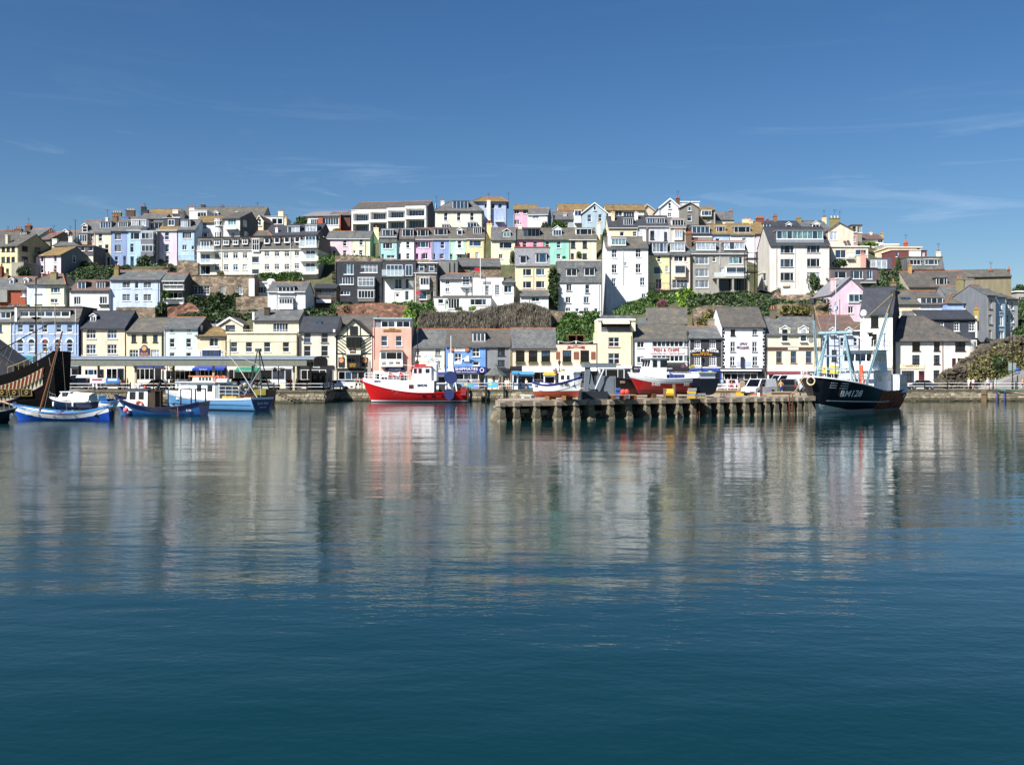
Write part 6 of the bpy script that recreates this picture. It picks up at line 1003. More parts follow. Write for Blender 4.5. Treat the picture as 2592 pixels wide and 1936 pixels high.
bank('flowering garden bank below the peach and grey houses', 'U5', [(-10,1170),(120,1160),(160,1200),(260,1260),(300,1330)],1400,186,189,2000, 'l', seed=5)
bank('clipped dark hedge in front of the grey house undercroft', 'U5', [(420,1240),(500,1215),(900,1205)],1370,187.5,190,3000, 'd', seed=6)
bank('mixed weeds on the rock wall at the right', 'L6', [(1480,930),(1560,860),(1650,800),(1800,770),(1960,760),(2060,800),(2212,700)],1120,154.4,155.6,700, 'o', .2, seed=7)
bank('brown dry growth over the rock wall behind the street light', 'L6', [(1560,900),(1760,740),(1950,650),(2212,580)],1000,155.0,156.2,500, 'o', .2, seed=27)
bank('ivy trailing down the rock wall by the road sign', 'L6', [(1800,830),(1900,790),(1950,900),(2000,960)],1100,154.2,155.6,600, 'd', .2, seed=8)
bank('creeper covering the slope behind the black public house', 'L5', [(230,120),(330,85),(560,110)],290,176,178,1500, 'o', seed=9)
bank('brambles on the rock face above the cream half-dormered building', 'L5', [(1300,40),(1450,20),(1650,60),(1700,30)],120,176.5,177.3,600, 'o', seed=10)
bank('garden shrubs along the foot of the long white flats', 'U2', [(1080,990),(1200,960),(1350,985),(1450,950),(1680,960)],1070,207,209.5,1700, 'g', seed=11)
bank('overgrown garden slope below the grey double house', 'U5', [(100,1240),(300,1240),(620,1250),(900,1230),(1130,1260),(1300,1330),(1900,1290)],1500,179.5,187,3600, 'd', seed=12)
bank('dark leaves added to darken the gap between the yellow and the white mansard houses', 'U4', [(505,1000),(560,960),(612,1010)],1420,188.5,190.5,700, 'd', seed=13)  # leaves added here, their dark green standing in for a shaded gap
bank('scrub under the charcoal and narrow stone houses', 'U3', [(-80,1400),(260,1440),(560,1400),(900,1390),(1200,1440)],1520,179.3,184,3000, 'g', seed=14)
bank('ivy on the bank behind the flat-topped cream building', 'U2', [(100,1500),(400,1450),(800,1440),(1240,1440),(1750,1430),(2100,1420)],1560,175,178,3000, 'd', seed=15)
bank('shrubby strip below the left painted row', 'U1', [(1000,870),(1400,880),(1900,880),(2212,850)],960,208,217,3000, 'd', seed=16)
bank('garden growth between the white flats and the painted terrace', 'U3', [(-260,800),(-100,780),(300,800),(520,820)],900,204.5,212,1800, 'g', seed=17)
bank('scrub and trees on the hill at the right edge', 'U6', [(2080,1240),(2140,1120),(2240,1080),(2400,1100)],1560,176,200,2600, 'd', .4, seed=31)
bank('rough scrub at the right end of the hill', 'U6', [(380,700),(640,800),(760,900)],1000,198,208,1600, 'd', seed=18)
for a in (
('round dark fir tree in front of the sky-blue house on the left', 'U1', 1822,925,250,215,217, 'd', 'b', 'tree', 'fir_tree'),
('clipped hedge shrub below the tall pale pink house', 'U1', 2120,925,220,95,216, 'd'),
('dark sprawling shrub in front of the yellow house at the left edge', 'U1', 300,1010,240,150,201, 'd'),
('low green shrub beside the drive of the yellow house', 'U1', 20,1010,160,60,201, 'g'),
('bush growing against the low dark grey slate-hung house', 'U1', 1080,900,200,110,214, 'd'),
('reddish shrub by the door of the tall cream house', 'U1', 1210,885,110,70,216, 'o'),
('shrub in front of the mid-blue house door', 'U1', 1600,915,150,70,216, 'g'),
('dark bush hanging over the wall beside the large pale blue house', 'U1', 2060,1500,230,190,180, 'd'),
('bushy plants around the glass-fronted garden house', 'U1', 2110,1290,160,130,184, 'g'),
('rounded evergreen by the pier of the long white flats', 'U2', 1585,1065,170,140,208, 'd'),
('dry flowering shrub at the left foot of the long white flats', 'U2', 650,1000,140,70,209, 'o'),
('thin pale shrub at the left corner of the long white flats', 'U2', 290,985,150,60,210, 'o'),
('leafy round tree on the skyline beside the brick and white house', 'U2', 1680,360,230,130,250, 'd', 'b', 'tree', 'round_tree'),
('grass-green shrub under the modern brick and white house', 'U2', 2120,430,150,40,246, 'l'),
('shrub at the left edge of the light blue row', 'U2', 10,960,100,120,206, 'd'),
('large bright bush below the charcoal slate-hung house', 'L3', 110,140,300,150,180, 'g'),
('lime green bush beside the dead-creeper cliff', 'L3', 890,290,230,260,178, 'l'),
('yellowish shrub on the stone wall under the brown conservatory', 'L2', 1840,150,160,130,180, 'o'),
('green bush beside the brown conservatory', 'L2', 2110,150,180,200,181, 'g'),
('garden bush at the end of the pale yellow half-timbered house', 'U4', 45,900,130,180,214, 'd'),
('row of crest shrubs below the blue-grey gabled house', 'U4', 640,445,330,105,238, 'g'),
('shrub beside the white crest cottage', 'U4', 450,440,120,90,238, 'd'),
('dark ivy between the painted terrace and the tall white house', 'U4', 1205,700,90,280,214, 'd'),
('small palm-like bush in front of the cream terrace house', 'U4', 885,830,100,100,214, 'g'),
('small bush at the sea-green house', 'U4', 690,830,70,40,214, 'g'),
('bush on the slope beside the tall white house', 'U4', 1800,1310,180,90,190, 'g'),
('red-leaved shrub on the garden slope', 'U4', 1940,1440,160,110,187, 'p'),
('green shrub under the peach house balcony', 'U4', 2180,1330,140,130,189, 'd'),
('pink flowering shrub below the grey house', 'U5', 180,1390,140,90,189, 'p'),
('round clipped bush beside the green garden shed', 'U5', 872,1390,150,140,190, 'g'),
('round bush in front of the cream apartment house door', 'U5', 1680,1330,180,155,195, 'd'),
('grey-green loose tree against the cream apartment house windows', 'U5', 1710,1190,190,250,199, 'd', 'b', 'tree', 'small_tree'),
('shrub by the right corner of the cream apartment house', 'U5', 1830,1200,130,100,200, 'o'),
('spiky garden plant left of the cream apartment house door', 'U5', 1265,1230,60,90,200, 'd'),
('wide bush below the cream flat-roofed house', 'U5', 2040,890,250,120,208, 'd'),
('tall dark fir tree beside the glass-fronted house at the right', 'U6', 615,900,270,370,205, 'd', 'f', 'tree', 'fir_tree'),
('dark trees filling the gap beside the tall fir', 'U6', 670,950,170,260,206, 'd', 'b', 'tree', 'dark_tree'),
('small round bush on the pink house roofline', 'U6', 325,975,200,70,200, 'g'),
('hedge shrub on the crest at the right', 'U6', 265,420,220,60,232, 'l'),
('dark wooded clump on the far hill at the right edge', 'U6', 2150,1010,210,110,250, 'd', 'b', 'tree', 'dark_tree'),
('garden shrub beside the narrow stone-fronted house', 'U3', 1145,1430,110,110,186, 'g'),
('potted shrub in front of the white sun terrace wing', 'U3', 1510,1490,120,60,184, 'g'),
('low shrub at the end of the white sun terrace wing', 'U3', 1690,1490,140,60,184, 'l'),
('climbing plant on the wall left of the narrow stone-fronted house', 'U3', 915,1440,70,100,186, 'l'),
): bush(*a)
# ================================================================ boats
class Boat:
 "bow and stern seen at photo columns, each with its depth; x runs to the bow, y to port"
 def __init__(s, label, bow, stern, z0=0.0, beam=3.0, sheer=(1.2,.8,1.6), keel=-.4, rake=.8, sternw=.75, full=2.2, name='boat', cat='boat', flare=.9, e0=.32, pw=1.8):
  a = P(stern[0], HY, stern[1]); b = P(bow[0], HY, bow[1]); d = b-a; s.L = math.hypot(d.x, d.y); s.B = beam; s.sh = sheer; s.k = keel; s.rake = rake; s.sw = sternw; s.full = full; s.fl = flare; s.e0 = e0; s.pw = pw
  s.root = empty(name, (a.x, a.y, z0), math.atan2(d.y, d.x), label, cat); s.port = 1
 def zs(s, t):
  a, m, b = s.sh; q = .42
  return m+(a-m)*((q-t)/q)**2 if t < q else m+(b-m)*((t-q)/(1-q))**s.pw
 def hb(s, t):
  q = .5
  return s.B/2*(s.sw+(1-s.sw)*math.sin(math.pi/2*min(1, t/q))) if t < q else s.B/2*max(0,1-((t-q)/(1-q))**s.full)**.75
 def zk(s, t): return s.k+(.25*max(0,(t-.85)/.15)**2)*(s.zs(t)-s.k)*.3
 def S(s, t, z, side=1, off=0.0):
  zk = s.zk(t); zt = s.zs(t); v = min(max((z-zk)/(zt-zk),0),1); e = s.e0+s.fl*max(0,(t-.5)/.5)**1.6; f = max(0,(t-.7)/.3)
  return Vector((s.L*t-s.rake*(1-v)*f*f, side*(s.hb(t)*v**e+off), z))
 def band(s, name, lo, hi, mat, n=26, nz=5, parent=None, off=0.0, t0=0.0, t1=1.0, transom=True):
  "strip of hull between two height lines (functions of t or numbers)"
  f = lambda q, t: q(t) if callable(q) else q
  m = MB(); g = {}
  for sd in (1,-1):
   for i in range(n+1):
    t = t0+(t1-t0)*i/n
    for j in range(nz+1): z = f(lo, t)+(f(hi, t)-f(lo, t))*j/nz; z = max(z, s.zk(t)); g[sd, i, j] = len(m.v); m.v.append(tuple(s.S(t, z, sd, off)))
   for i in range(n):
    for j in range(nz):
     q = (g[sd, i, j], g[sd, i+1, j], g[sd, i+1, j+1], g[sd, i, j+1]); m.f.append(q if sd < 0 else q[::-1])
  if transom and t0 == 0:
   for j in range(nz): m.f.append((g[1,0, j], g[-1,0, j], g[-1,0, j+1], g[1,0, j+1]))
  return m.build(name, mat, parent or s.root, smooth=False)
 def deck(s, drop, mat, t0=0.02, t1=.97, name='deck'):
  m = MB(); n = 18; l, r = [],[]
  for i in range(n+1):
   t = t0+(t1-t0)*i/n; z = s.zs(t)-drop; p = s.S(t, z, 1,-.04); q = s.S(t, z, -1,-.04); l.append(p); r.append(q)
  for i in range(n): m.quad(r[i], r[i+1], l[i+1], l[i])
  return m.build(name, mat, s.root)
 def rail(s, mat, r=.05, dz=.02, t0=0, t1=1, name='rail', sides=(1,-1)):
  m = MB(); n = 22
  for sd in sides: m.path([s.S(t0+(t1-t0)*i/n, s.zs(t0+(t1-t0)*i/n), sd, 0)+Vector((0,0, dz)) for i in range(n+1)], r, 5)
  return m.build(name, mat, s.root)
 def mark(s, txt, t, z, h, mat, side=1, w=None):
  X = (s.S(t-.04, z, side)-s.S(t+.04, z, side)).normalized()*side; U = (s.S(t, z+h/2, side)-s.S(t, z-h/2, side)).normalized(); Z = X.cross(U).normalized(); U = Z.cross(X); p = s.S(t, z, side)+Z*.06
  return lettering(txt, s.root, p, h, mat, w, rot=Matrix((X, U, Z)).transposed().to_euler(), bold=.012)
 def cabin(s, x0, x1, w, z0, z1, mat, roof=None, rf=.25, ra=0, y=0, side=(), front=0, wz=None, wh=.5, name='wheelhouse', over=.1, glass='dark', back=0):
  hw = w/2; k = .94; zt = z1
  v = [(x0, y-hw, z0),(x1, y-hw, z0),(x1, y+hw, z0),(x0, y+hw, z0),(x0+ra, y-hw*k, zt),(x1-rf, y-hw*k, zt),(x1-rf, y+hw*k, zt),(x0+ra, y+hw*k, zt)]
  m = MB(); m.v = v; m.f = [(3,2,1,0),(4,5,6,7),(0,1,5,4),(1,2,6,5),(2,3,7,6),(3,0,4,7)]; o = m.build(name, mat, s.root)
  MB().box(x0+ra-over, y-hw*k-over, zt, x1-rf+over*1.6, y+hw*k+over, zt+.07).build('wheelhouse_roof', roof or mat, o)
  wz = wz if wz is not None else z0+(z1-z0)*.68; f = (wz-z0)/(z1-z0)
  for sd in (1,-1):
   for xc, ww in side:
    q = y+sd*(hw-(hw*(1-k))*f+.012); MB().prism([(xc-ww/2, q, wz-wh/2),(xc+ww/2, q, wz-wh/2),(xc+ww/2, q-sd*(hw*(1-k))*.25, wz+wh/2),(xc-ww/2, q-sd*(hw*(1-k))*.25, wz+wh/2)],(0, sd*.012,0)).build('pane', glass_mat(glass), o)
  for i in range(front):
   yc = y-hw*.9+w*.9*(i+.5)/front; ww = w*.9/front*.8; xa = x1-rf*f; MB().prism([(xa+.02+rf*.1, yc-ww/2, wz-wh/2),(xa+.02+rf*.1, yc+ww/2, wz-wh/2),(xa+.02-rf*.1, yc+ww/2, wz+wh/2),(xa+.02-rf*.1, yc-ww/2, wz+wh/2)],(.015,0,0)).build('pane', glass_mat(glass), o)
  for i in range(back): MB().box(x0+ra*f-.03, y-hw*.3, z0+.1, x0+ra*f-.01, y+hw*.3, z1-.15).build('doorway', glass_mat('black'), o)
  return o
 def part(s, name, m, mat, parent=None, smooth=False): return m.build(name, mat, parent or s.root, smooth=smooth)
def ring(c, r, r2, axis='y', n=14):
 m = MB(); c = Vector(c)
 def q(i): a = 2*math.pi*i/n; return c+(Vector((r*math.cos(a),0, r*math.sin(a))) if axis == 'y' else Vector((0, r*math.cos(a), r*math.sin(a))))
 for i in range(n): m.tube(q(i), q(i+1), r2, seg=6)
 return m
def ball(c, r, seg=10): return MB().lathe([(.02*r, -r),(.6*r, -.8*r),(.95*r, -.3*r),(.95*r, .3*r),(.6*r, .8*r),(.02*r, r)], c, seg)
pt = lambda c, r=.35, m=0, **k: plain(c, r, m, **k)
bw = pt('eeeeec', .35, name='boat_white'); rope = pt('b0a890', .8, name='rope'); steel = pt('8a9298', .4,.6, name='steel'); wood = pt('7a4a2a', .5, name='varnished_wood'); rust = stone_mat('rust', '8f4c2a', '6b3820', 'b06a38', 2.5); bmk = pt('101218', .5, name='boat_black'); orange = pt('d8542c', .5, name='orange')
# ---- galleon
b = Boat('black galleon with red and cream striped sides at the left edge', (-300,128),(158,127), beam=6.4, sheer=(6.9,3.4,5.0), keel=-.8, sternw=.72, name='galleon', cat='ship', e0=.22)
zt = b.zs; gal = pt('0d0b0a', .8, name='tarred_timber')
b.band('hull', -.8, lambda t: zt(t), gal, nz=8)
l1 = lambda t: zt(t)-1.25; l2 = lambda t: zt(t)-2.35; l3 = lambda t: zt(t)-3.3
b.band('striped_band', l2, l1, pt('c8b898', .7, name='cream_paint'), off=.04, t0=.055, t1=.6, nz=2); b.band('triangle_band', l3, l2, pt('d0c4a6', .7, name='cream_paint'), off=.045, t0=.06, t1=.6, nz=2); b.band('purple_line', lambda t: l3(t)-.14, l3, pt('5a2a5c', .6, name='purple_paint'), off=.05, t0=.06, t1=.6, nz=1)
sm_, tm_ = pt('7c3a28', .7, name='red_stripe'), pt('2c3018', .6, name='dark_triangle')
for i in range(17):
 t = .06+i*.0205; q = [b.S(t, l2(t)+.02,1,.07), b.S(t+.01, l2(t+.01)+.02,1,.07), b.S(t-.002, l1(t-.002)-.02,1,.07), b.S(t-.012, l1(t-.012)-.02,1,.07)]; MB().poly(q[::-1]).prism(q, (0,.015,0)).build('stripe', sm_, b.root)
 q = [b.S(t, l2(t)-.02,1,.075), b.S(t+.016, l2(t+.016)-.02,1,.075), b.S(t+.015, l3(t+.015)+.15,1,.075)]; MB().prism(q, (0,.015,0)).build('triangle', tm_, b.root)
gold = pt('9c8236', .6, name='gold_paint')
for i in range(3):
 t0 = .115+i*.062; t1 = t0+.055; o = MB().prism([b.S(t0,1.3,1,.1), b.S(t1,1.3,1,.1), b.S(t1,2.1,1,.1), b.S(t0,2.1,1,.1)],(0,.03,0)).build('carved_panel', pt('2a2218', .6, name='panel_black'), b.root)
 for za, zb in ((1.26,1.34),(2.07,2.15)): MB().prism([b.S(t0, za, 1,.13), b.S(t1, za, 1,.13), b.S(t1, zb, 1,.13), b.S(t0, zb, 1,.13)],(0,.03,0)).build('gilt_edge', gold, o)
 for u in (0,1): ta = t0 if u == 0 else t1-.004; MB().prism([b.S(ta, 1.34,1,.135), b.S(ta+.004,1.34,1,.135), b.S(ta+.004,2.07,1,.135), b.S(ta, 2.07,1,.135)],(0,.03,0)).build('gilt_edge', gold, o)
 p = b.S((t0+t1)/2,1.7,1,.16); ring(p, .2,.06, 'y', 6).build('gilt_carving', gold, o)
m = MB();
for i in range(9): p = b.S(.01+i*.028, zt(.01+i*.028),1,-.1); m.tube(p, p+Vector((0,0,.75)),.05)
m.path([b.S(.01+i*.028, zt(.01+i*.028),1,-.1)+Vector((0,0,.75)) for i in range(9)],.06); b.part('poop_rail', m, pt('8a7a3c', .6, name='ochre_rail'))
b.deck(.9, pt('6a5438', .8, name='deck_planks'))
m = MB(); xm = b.L*.145; m.tube((xm, 0,2),(xm, 0,16.2),.14,.09,8); b.part('mast', m, pt('1c1816', .6, name='black_spar'))
MB().lathe([(.25,0),(.55,.25),(.6,.3),(.5,.3)],(xm, 0,10.9),10).build('mast_top', pt('2a2420', .7, name='black_spar'), b.root)
MB().tube((xm+4.9,1.6,6.4),(xm-2.7,.8,10.6),.09,.06).build('lateen_yard', pt('2a2420', .7, name='black_spar'), b.root)
m = MB(); x2 = b.L*.04; m.tube((x2,0,3),(x2,0,13),.05)
for xx in (-3.2,-1.6,2.4,4.2): m.tube((xm, 0,15.5),(xm+xx, 2.6*(1 if xx < 3 else .4),5),.018, seg=4)
b.part('rigging', m, rope)
for i in range(9): p = Vector((xm-.9-i*.36,1.2,9.6-i*.5-.3*math.sin(i/8*math.pi))); MB().poly([p, p+Vector((-.3,0,-.12)), p+Vector((-.12,0,-.5))]).prism([p, p+Vector((-.3,0,-.12)), p+Vector((-.12,0,-.5))],(0,.02,0)).build('pennant', pt(['c8c8d0', '30508c', 'b03030'][i % 3],.7, name='pennant_cloth'), b.root)
# ---- grey roofed quay building at the far left edge
q = empty('quay_shed', P(0,985,139.5),0, 'grey slate quay shed behind the galleon at the left edge', 'shed'); q.location.z = QZ
MB().prism([(-9,0,0),(2.0,0,0),(2.0,0,3.6),(-4.5,0,8.2),(-9,0,5.2)],(0,5,0)).build('wall', pt('3c3c40', .8, name='grey_boards'), q); MB().prism([(2.5,-.3,3.3),(-4.5,-.3,8.4),(-9.2,-.3,5.2),(-9.2,-.3,5.4),(-4.5,-.3,8.65),(2.6,-.3,3.5)],(0,5.6,0)).build('roof', roof_mat('dark'), q)
# ---- blue and white lugger
b = Boat('long blue open lugger with a white strake and raked brown mast', (30,89.5),(281,88.5), beam=2.6, sheer=(1.3,.68,1.42), keel=-.3, rake=.7, sternw=.35, full=2.0, e0=.4)
zt = b.zs; b.band('hull', -.3, lambda t: zt(t)-.5, pt('1d4fb4', .35, name='lugger_blue')); b.band('white_strake', lambda t: zt(t)-.5, lambda t: zt(t)-.07, bw, off=.01, nz=2); b.rail(pt('3a86c8', .4, name='rail_blue'),.06); b.deck(.4, pt('6a4030', .8, name='bottom_boards'))
MB().prism([b.S(.0,-.3,1,.03), b.S(.11,-.3,1,.03), b.S(.13, zt(.13)-.5,1,.03), b.S(.0, zt(0)-.05,1,.03)],(0,.02,0)).build('black_quarter', bmk, b.root)
MB().box(-.32,-.04,-.6,-.05,.04,1.2).tube((-.1,0,1.15),(.9,0,1.35),.035).build('rudder', bmk, b.root)
b.part('mast', MB().tube((b.L*.735,0,.2),(b.L*.735-2.3,0,7.9),.11,.07,8), wood); b.part('bowsprit', MB().tube((b.L*.86,0,1.0),(b.L+2.2,.1,2.0),.09,.06), pt('a8784c', .5, name='spar')); m = MB().tube((b.L*.735-2.2,0,7.6),(b.L*.62,.9,.8),.015, seg=4).tube((b.L*.735-2.2,0,7.6),(b.L*.5,-.9,.8),.015, seg=4); b.part('shrouds', m, rope); b.part('furled_sail', MB().tube((b.L*.25,.1,.62),(b.L*.7,.1,.7),.14,.1), pt('8a4a3c', .8, name='tan_sail')); b.mark('BM 40', .78,.62,.17, bw);
for t in (.3,.5,.66): b.part('thwart', MB().box(b.L*t-.12,-b.hb(t)*.9, zt(t)-.3, b.L*t+.12, b.hb(t)*.9, zt(t)-.24), pt('8c6a48', .7, name='thwart_wood'))
# ---- dark boat, bottom left corner
b = Boat('dark navy boat cut by the left edge of the picture', (42,84),(-90,83), beam=2.6, sheer=(1.0,.9,1.25), keel=-.3, full=2.4); zt = b.zs; b.band('hull', -.3, lambda t: zt(t)-.05, pt('1c2430', .4, name='navy')); b.rail(pt('8c8c88', .5, name='rail_grey'),.07); b.deck(.15, pt('9a9a94', .7, name='grey_deck')); b.cabin(b.L*.3, b.L*.62,1.6,.9,1.5, pt('b8bcbc', .5, name='cabin_grey'), side=((b.L*.4,.5),), wh=.25); m = MB();
for t in (.7,.8,.9,.97): p = b.S(t, zt(t),-1); m.tube(p, p+Vector((0,0,.6)),.025); p = b.S(t, zt(t),1); m.tube(p, p+Vector((0,0,.6)),.025)
b.part('pulpit', m, steel); b.part('orange_bag', ball((b.L*.55,0,1.75),.3), orange); b.part('mast', MB().tube((b.L*.5,0,1),(b.L*.5,0,8),.05), steel); b.part('fender', MB().lathe([(.05,0),(.14,.1),(.14,.5),(.05,.6)],(b.L*.93,-.6,.3),8), bw)
# ---- cabin cruiser with canvas
b = Boat('navy cabin boat with a cream canvas cover between lugger and quay', (124,117),(240,116), beam=2.3, sheer=(.95,.9,1.45), keel=-.25, full=2.3); zt = b.zs; b.band('hull', -.25, lambda t: zt(t)-.12, pt('1c2c50', .35, name='navy')); b.band('white_rubbing_strake', lambda t: zt(t)-.14, zt, bw, off=.02, nz=1); b.deck(.05, bw); b.cabin(b.L*.45, b.L*.74,1.7,1.0,1.95, bw, rf=.6, side=((b.L*.55,.8),), front=2, wh=.4)
m = MB(); x0, x1 = b.L*.03, b.L*.5; prof = [(-1,.95),(-.8,1.7),(-.3,2.0),(.3,2.0),(.8,1.7),(1,.95)]; rnd = random.Random(5); st_ = []
for i in range(7): x = x0+(x1-x0)*i/6; k = 1-.18*(1-i/6); st_.append([(x+rnd.uniform(-.05,.05), y_*1.0,.95+(z_-.95)*k+rnd.uniform(-.05,.03)) for y_, z_ in prof])
for i in range(6):
 for j in range(5): m.quad(st_[i][j], st_[i+1][j], st_[i+1][j+1], st_[i][j+1])
m.poly(st_[0]); b.part('canvas_cover', m, pt('d8d2c4', .8, name='canvas'));
for t in (.35,.85): p = b.S(t, .55,1,.12); b.part('fender', MB().lathe([(.04,-.3),(.12,-.2),(.12,.2),(.04,.3)], p, 8), bw)
m = MB();
for t in (.75,.85,.95): p = b.S(t, zt(t),1,-.05); m.tube(p, p+Vector((0,0,.55)),.02)
b.part('pulpit_rail', m.path([b.S(t, zt(t),1,-.05)+Vector((0,0,.55)) for t in (.75,.85,.95,1)],.02), steel)
# ---- white tender and blue cuddy boats behind
b = Boat('small pale blue cuddy boat behind the navy cabin boat', (238,122),(268,121), beam=1.7, sheer=(.7,.6,.95), keel=-.2); zt = b.zs; b.band('hull', -.2, zt, bw); b.rail(pt('7fb4d8', .4, name='pale_blue'),.05); b.deck(.15, pt('a8c8dc', .6, name='pale_blue')); b.cabin(b.L*.3, b.L*.85,1.2,.6,1.35, pt('9cc8e0', .5, name='pale_blue'), side=((b.L*.55,.5),), wh=.25)
b = Boat('small white dinghy with a deep blue cover behind the lugger', (296,120),(263,121), beam=1.6, sheer=(.6,.55,.85), keel=-.2); zt = b.zs; b.band('hull', -.2, zt, bw); b.rail(pt('2a5aa0', .4, name='mid_blue'),.05); b.deck(.02, pt('2a5a90', .8, name='blue_cover')); b.cabin(.2, b.L*.6,1.1,.55,1.0, pt('30609c', .7, name='blue_cover'))
b = Boat('little blue workboat half hidden by the blue fishing boat', (305,126),(345,128), beam=1.8, sheer=(.9,.9,1.3), keel=-.2); zt = b.zs; b.band('hull', -.2, zt, pt('2c58a0', .4, name='mid_blue')); b.rail(pt('6c4838', .6, name='rail_brown'),.05); b.deck(.2, pt('8c8880', .8, name='grey_deck'))
# ---- blue fishing boat
b = Boat('blue fishing boat with white wheelhouse and an orange lifebuoy', (289,100),(517,99), beam=3.2, sheer=(1.35,.78,1.98), keel=-.4, rake=.9, sternw=.85, full=2.3, name='fishing_boat'); zt = b.zs; ww = lambda t: zt(t)-.42
b.band('hull', -.4, ww, pt('2f68a8', .4, name='mid_blue')); b.band('dark_strake', ww, zt, pt('17264c', .4, name='navy'), off=.015, nz=2); b.rail(pt('20284a', .5, name='rail_navy'),.06); b.deck(.55, pt('7c7468', .8, name='deck_grey')); b.cabin(b.L*.58, b.L*.83,1.9,.5,2.55, bw, pt('23406c', .5, name='roof_blue'), rf=.35, side=((b.L*.65,.55),(b.L*.745,.62)), front=3, wh=.75, wz=1.95, over=.18, back=1); b.cabin(b.L*.8, b.L*.93,1.3,.9,1.45, pt('c0c4c4', .5, name='foredeck_grey'), side=((b.L*.86,.3),), wh=.25, name='foredeck_hatch')
b.part('lifebuoy', ring((b.L*.665,1.05,1.15),.3,.09), pt('e08a68', .5, name='lifebuoy')); b.part('pink_buoy', ball((b.L*.78,1.62,.55),.27), pt('e0606c', .5, name='pink_buoy')); b.part('blue_fender', ball((b.L*.745,1.66,.2),.3), pt('17264c', .5, name='navy')); b.part('radar', MB().lathe([(.3,0),(.34,.1),(.3,.22)],(b.L*.72,0,2.9),10).tube((b.L*.72,0,2.5),(b.L*.72,0,2.9),.05), bw); b.part('roof_raft', ball((b.L*.64,.3,2.72),.2), orange); b.part('aft_shelter', MB().box(b.L*.5,-.85,.4, b.L*.58,.85,2.4).tube((b.L*.44,.85,.5),(b.L*.44,.85,2.4),.05).tube((b.L*.44,-.85,.5),(b.L*.44,-.85,2.4),.05).box(b.L*.43,-.9,2.4, b.L*.58,.9,2.46), pt('4a3e34', .8, name='dark_brown')); m = MB()
for x in (.04,.2): m.tube((b.L*x, -1.2,1),(b.L*x, -1.2,2.6),.07).tube((b.L*x, 1.2,1),(b.L*x, 1.2,2.6),.07).tube((b.L*x, -1.2,2.6),(b.L*x, 1.2,2.6),.07)
m.tube((b.L*.04,1.2,2.6),(b.L*.2,1.2,2.6),.06).tube((b.L*.56,0,2.5),(b.L*.56,0,4.9),.05).tube((b.L*.5,.6,2.4),(b.L*.45,.6,3.3),.13); b.part('gantry', m, pt('26282c', .5, name='dark_tube')); b.part('net_hauler', MB().lathe([(.3,0),(.12,.1),(.12,.25),(.3,.35)],(b.L*.3,.8,.9),10), steel); b.part('rust_panel', MB().prism([b.S(.24,-.1,1,.02), b.S(.31,-.1,1,.02), b.S(.31,.6,1,.02), b.S(.24,.6,1,.02)],(0,.02,0)), pt('a08458', .7, name='worn_wood')); b.mark('E 58', .11,.55,.2, bw)
b.part('red_rope', MB().tube((b.L*.22,1.5,1),(b.L*.21,1.62,.0),.04), pt('a8583c', .7, name='faded_rope'))
# ---- pale blue and white charter boat
b = Boat('pale blue charter boat with a white cabin and dark blue transom', (418,117),(664,110), beam=3.9, sheer=(1.5,1.35,2.2), keel=-.4, rake=1.0, sternw=.92, full=2.4, name='charter_boat'); zt = b.zs
b.band('hull', -.4, lambda t: zt(t)-.22, pt('6ea4d4', .35, name='pale_blue')); b.band('boot_line', -.02,.1, pt('20344c', .5, name='navy'), off=.012, nz=1); b.band('spray_line', .62,.68, pt('2a4c70', .5, name='navy'), off=.02, nz=1, t0=.02); b.band('white_gunwale', lambda t: zt(t)-.22, zt, bw, off=.03, nz=1)
MB().prism([b.S(0,-.2,1,-.02)+Vector((-.03,0,0)), b.S(0,-.2,-1,-.02)+Vector((-.03,0,0)), b.S(0,1.27,-1,-.02)+Vector((-.03,0,0)), b.S(0,1.27,1,-.02)+Vector((-.03,0,0))],(-.03,0,0)).build('transom', pt('1f3c68', .4, name='navy'), b.root)
lettering('Spirit One', b.root, (-.09,0,.85),.3, bw, 1.7, rot=(R(90),0, R(-90))); lettering('BRIXHAM', b.root, (-.09,0,.4),.14, bw, 1.0, rot=(R(90),0, R(-90))); b.deck(.25, pt('b0b0ac', .8, name='grey_deck'))
o = b.cabin(b.L*.38, b.L*.78,2.9,1.2,3.1, bw, bw, rf=.7, ra=0, side=((b.L*.43,.8),(b.L*.54,.7)), front=3, wh=.75, wz=2.45, over=.35, back=1); b.part('top_shelter', MB().box(b.L*.42,-1.2,3.17, b.L*.62,1.2,3.75), pt('e8e2d4', .6, name='cream')); b.part('shelter_roof', MB().box(b.L*.4,-1.3,3.75, b.L*.66,1.3,3.85), pt('c87848', .6, name='orange_roof'))
for i in range(4): b.part('shelter_window', MB().box(b.L*.43+i*.5,1.2,3.3, b.L*.43+i*.5+.36,1.23,3.65), glass_mat('mid'))
b.part('aft_bulkhead', MB().box(b.L*.33,-1.4,1.2, b.L*.375,1.4,2.9), pt('8c9498', .7, name='grey'))
for x in (.36,.3): b.part('lifebuoy', ring((b.L*x, 1.3,3.5),.3,.1), orange)
b.part('cabin_notice', MB().box(b.L*.64,1.46,1.95, b.L*.7,1.5,2.7), pt('c8ccd0', .6, name='notice')); b.part('liferaft', MB().tube((b.L*.26,1.2,3.3),(b.L*.36,1.2,3.3),.25, seg=10), bw)
m = MB();
for z in (1.9,2.3,2.7): m.tube((b.L*.12,1.7, z),(b.L*.32,1.7, z),.03)
for i in range(4): m.tube((b.L*(.12+.067*i),1.7,1.5),(b.L*(.12+.067*i),1.7,2.7),.03)
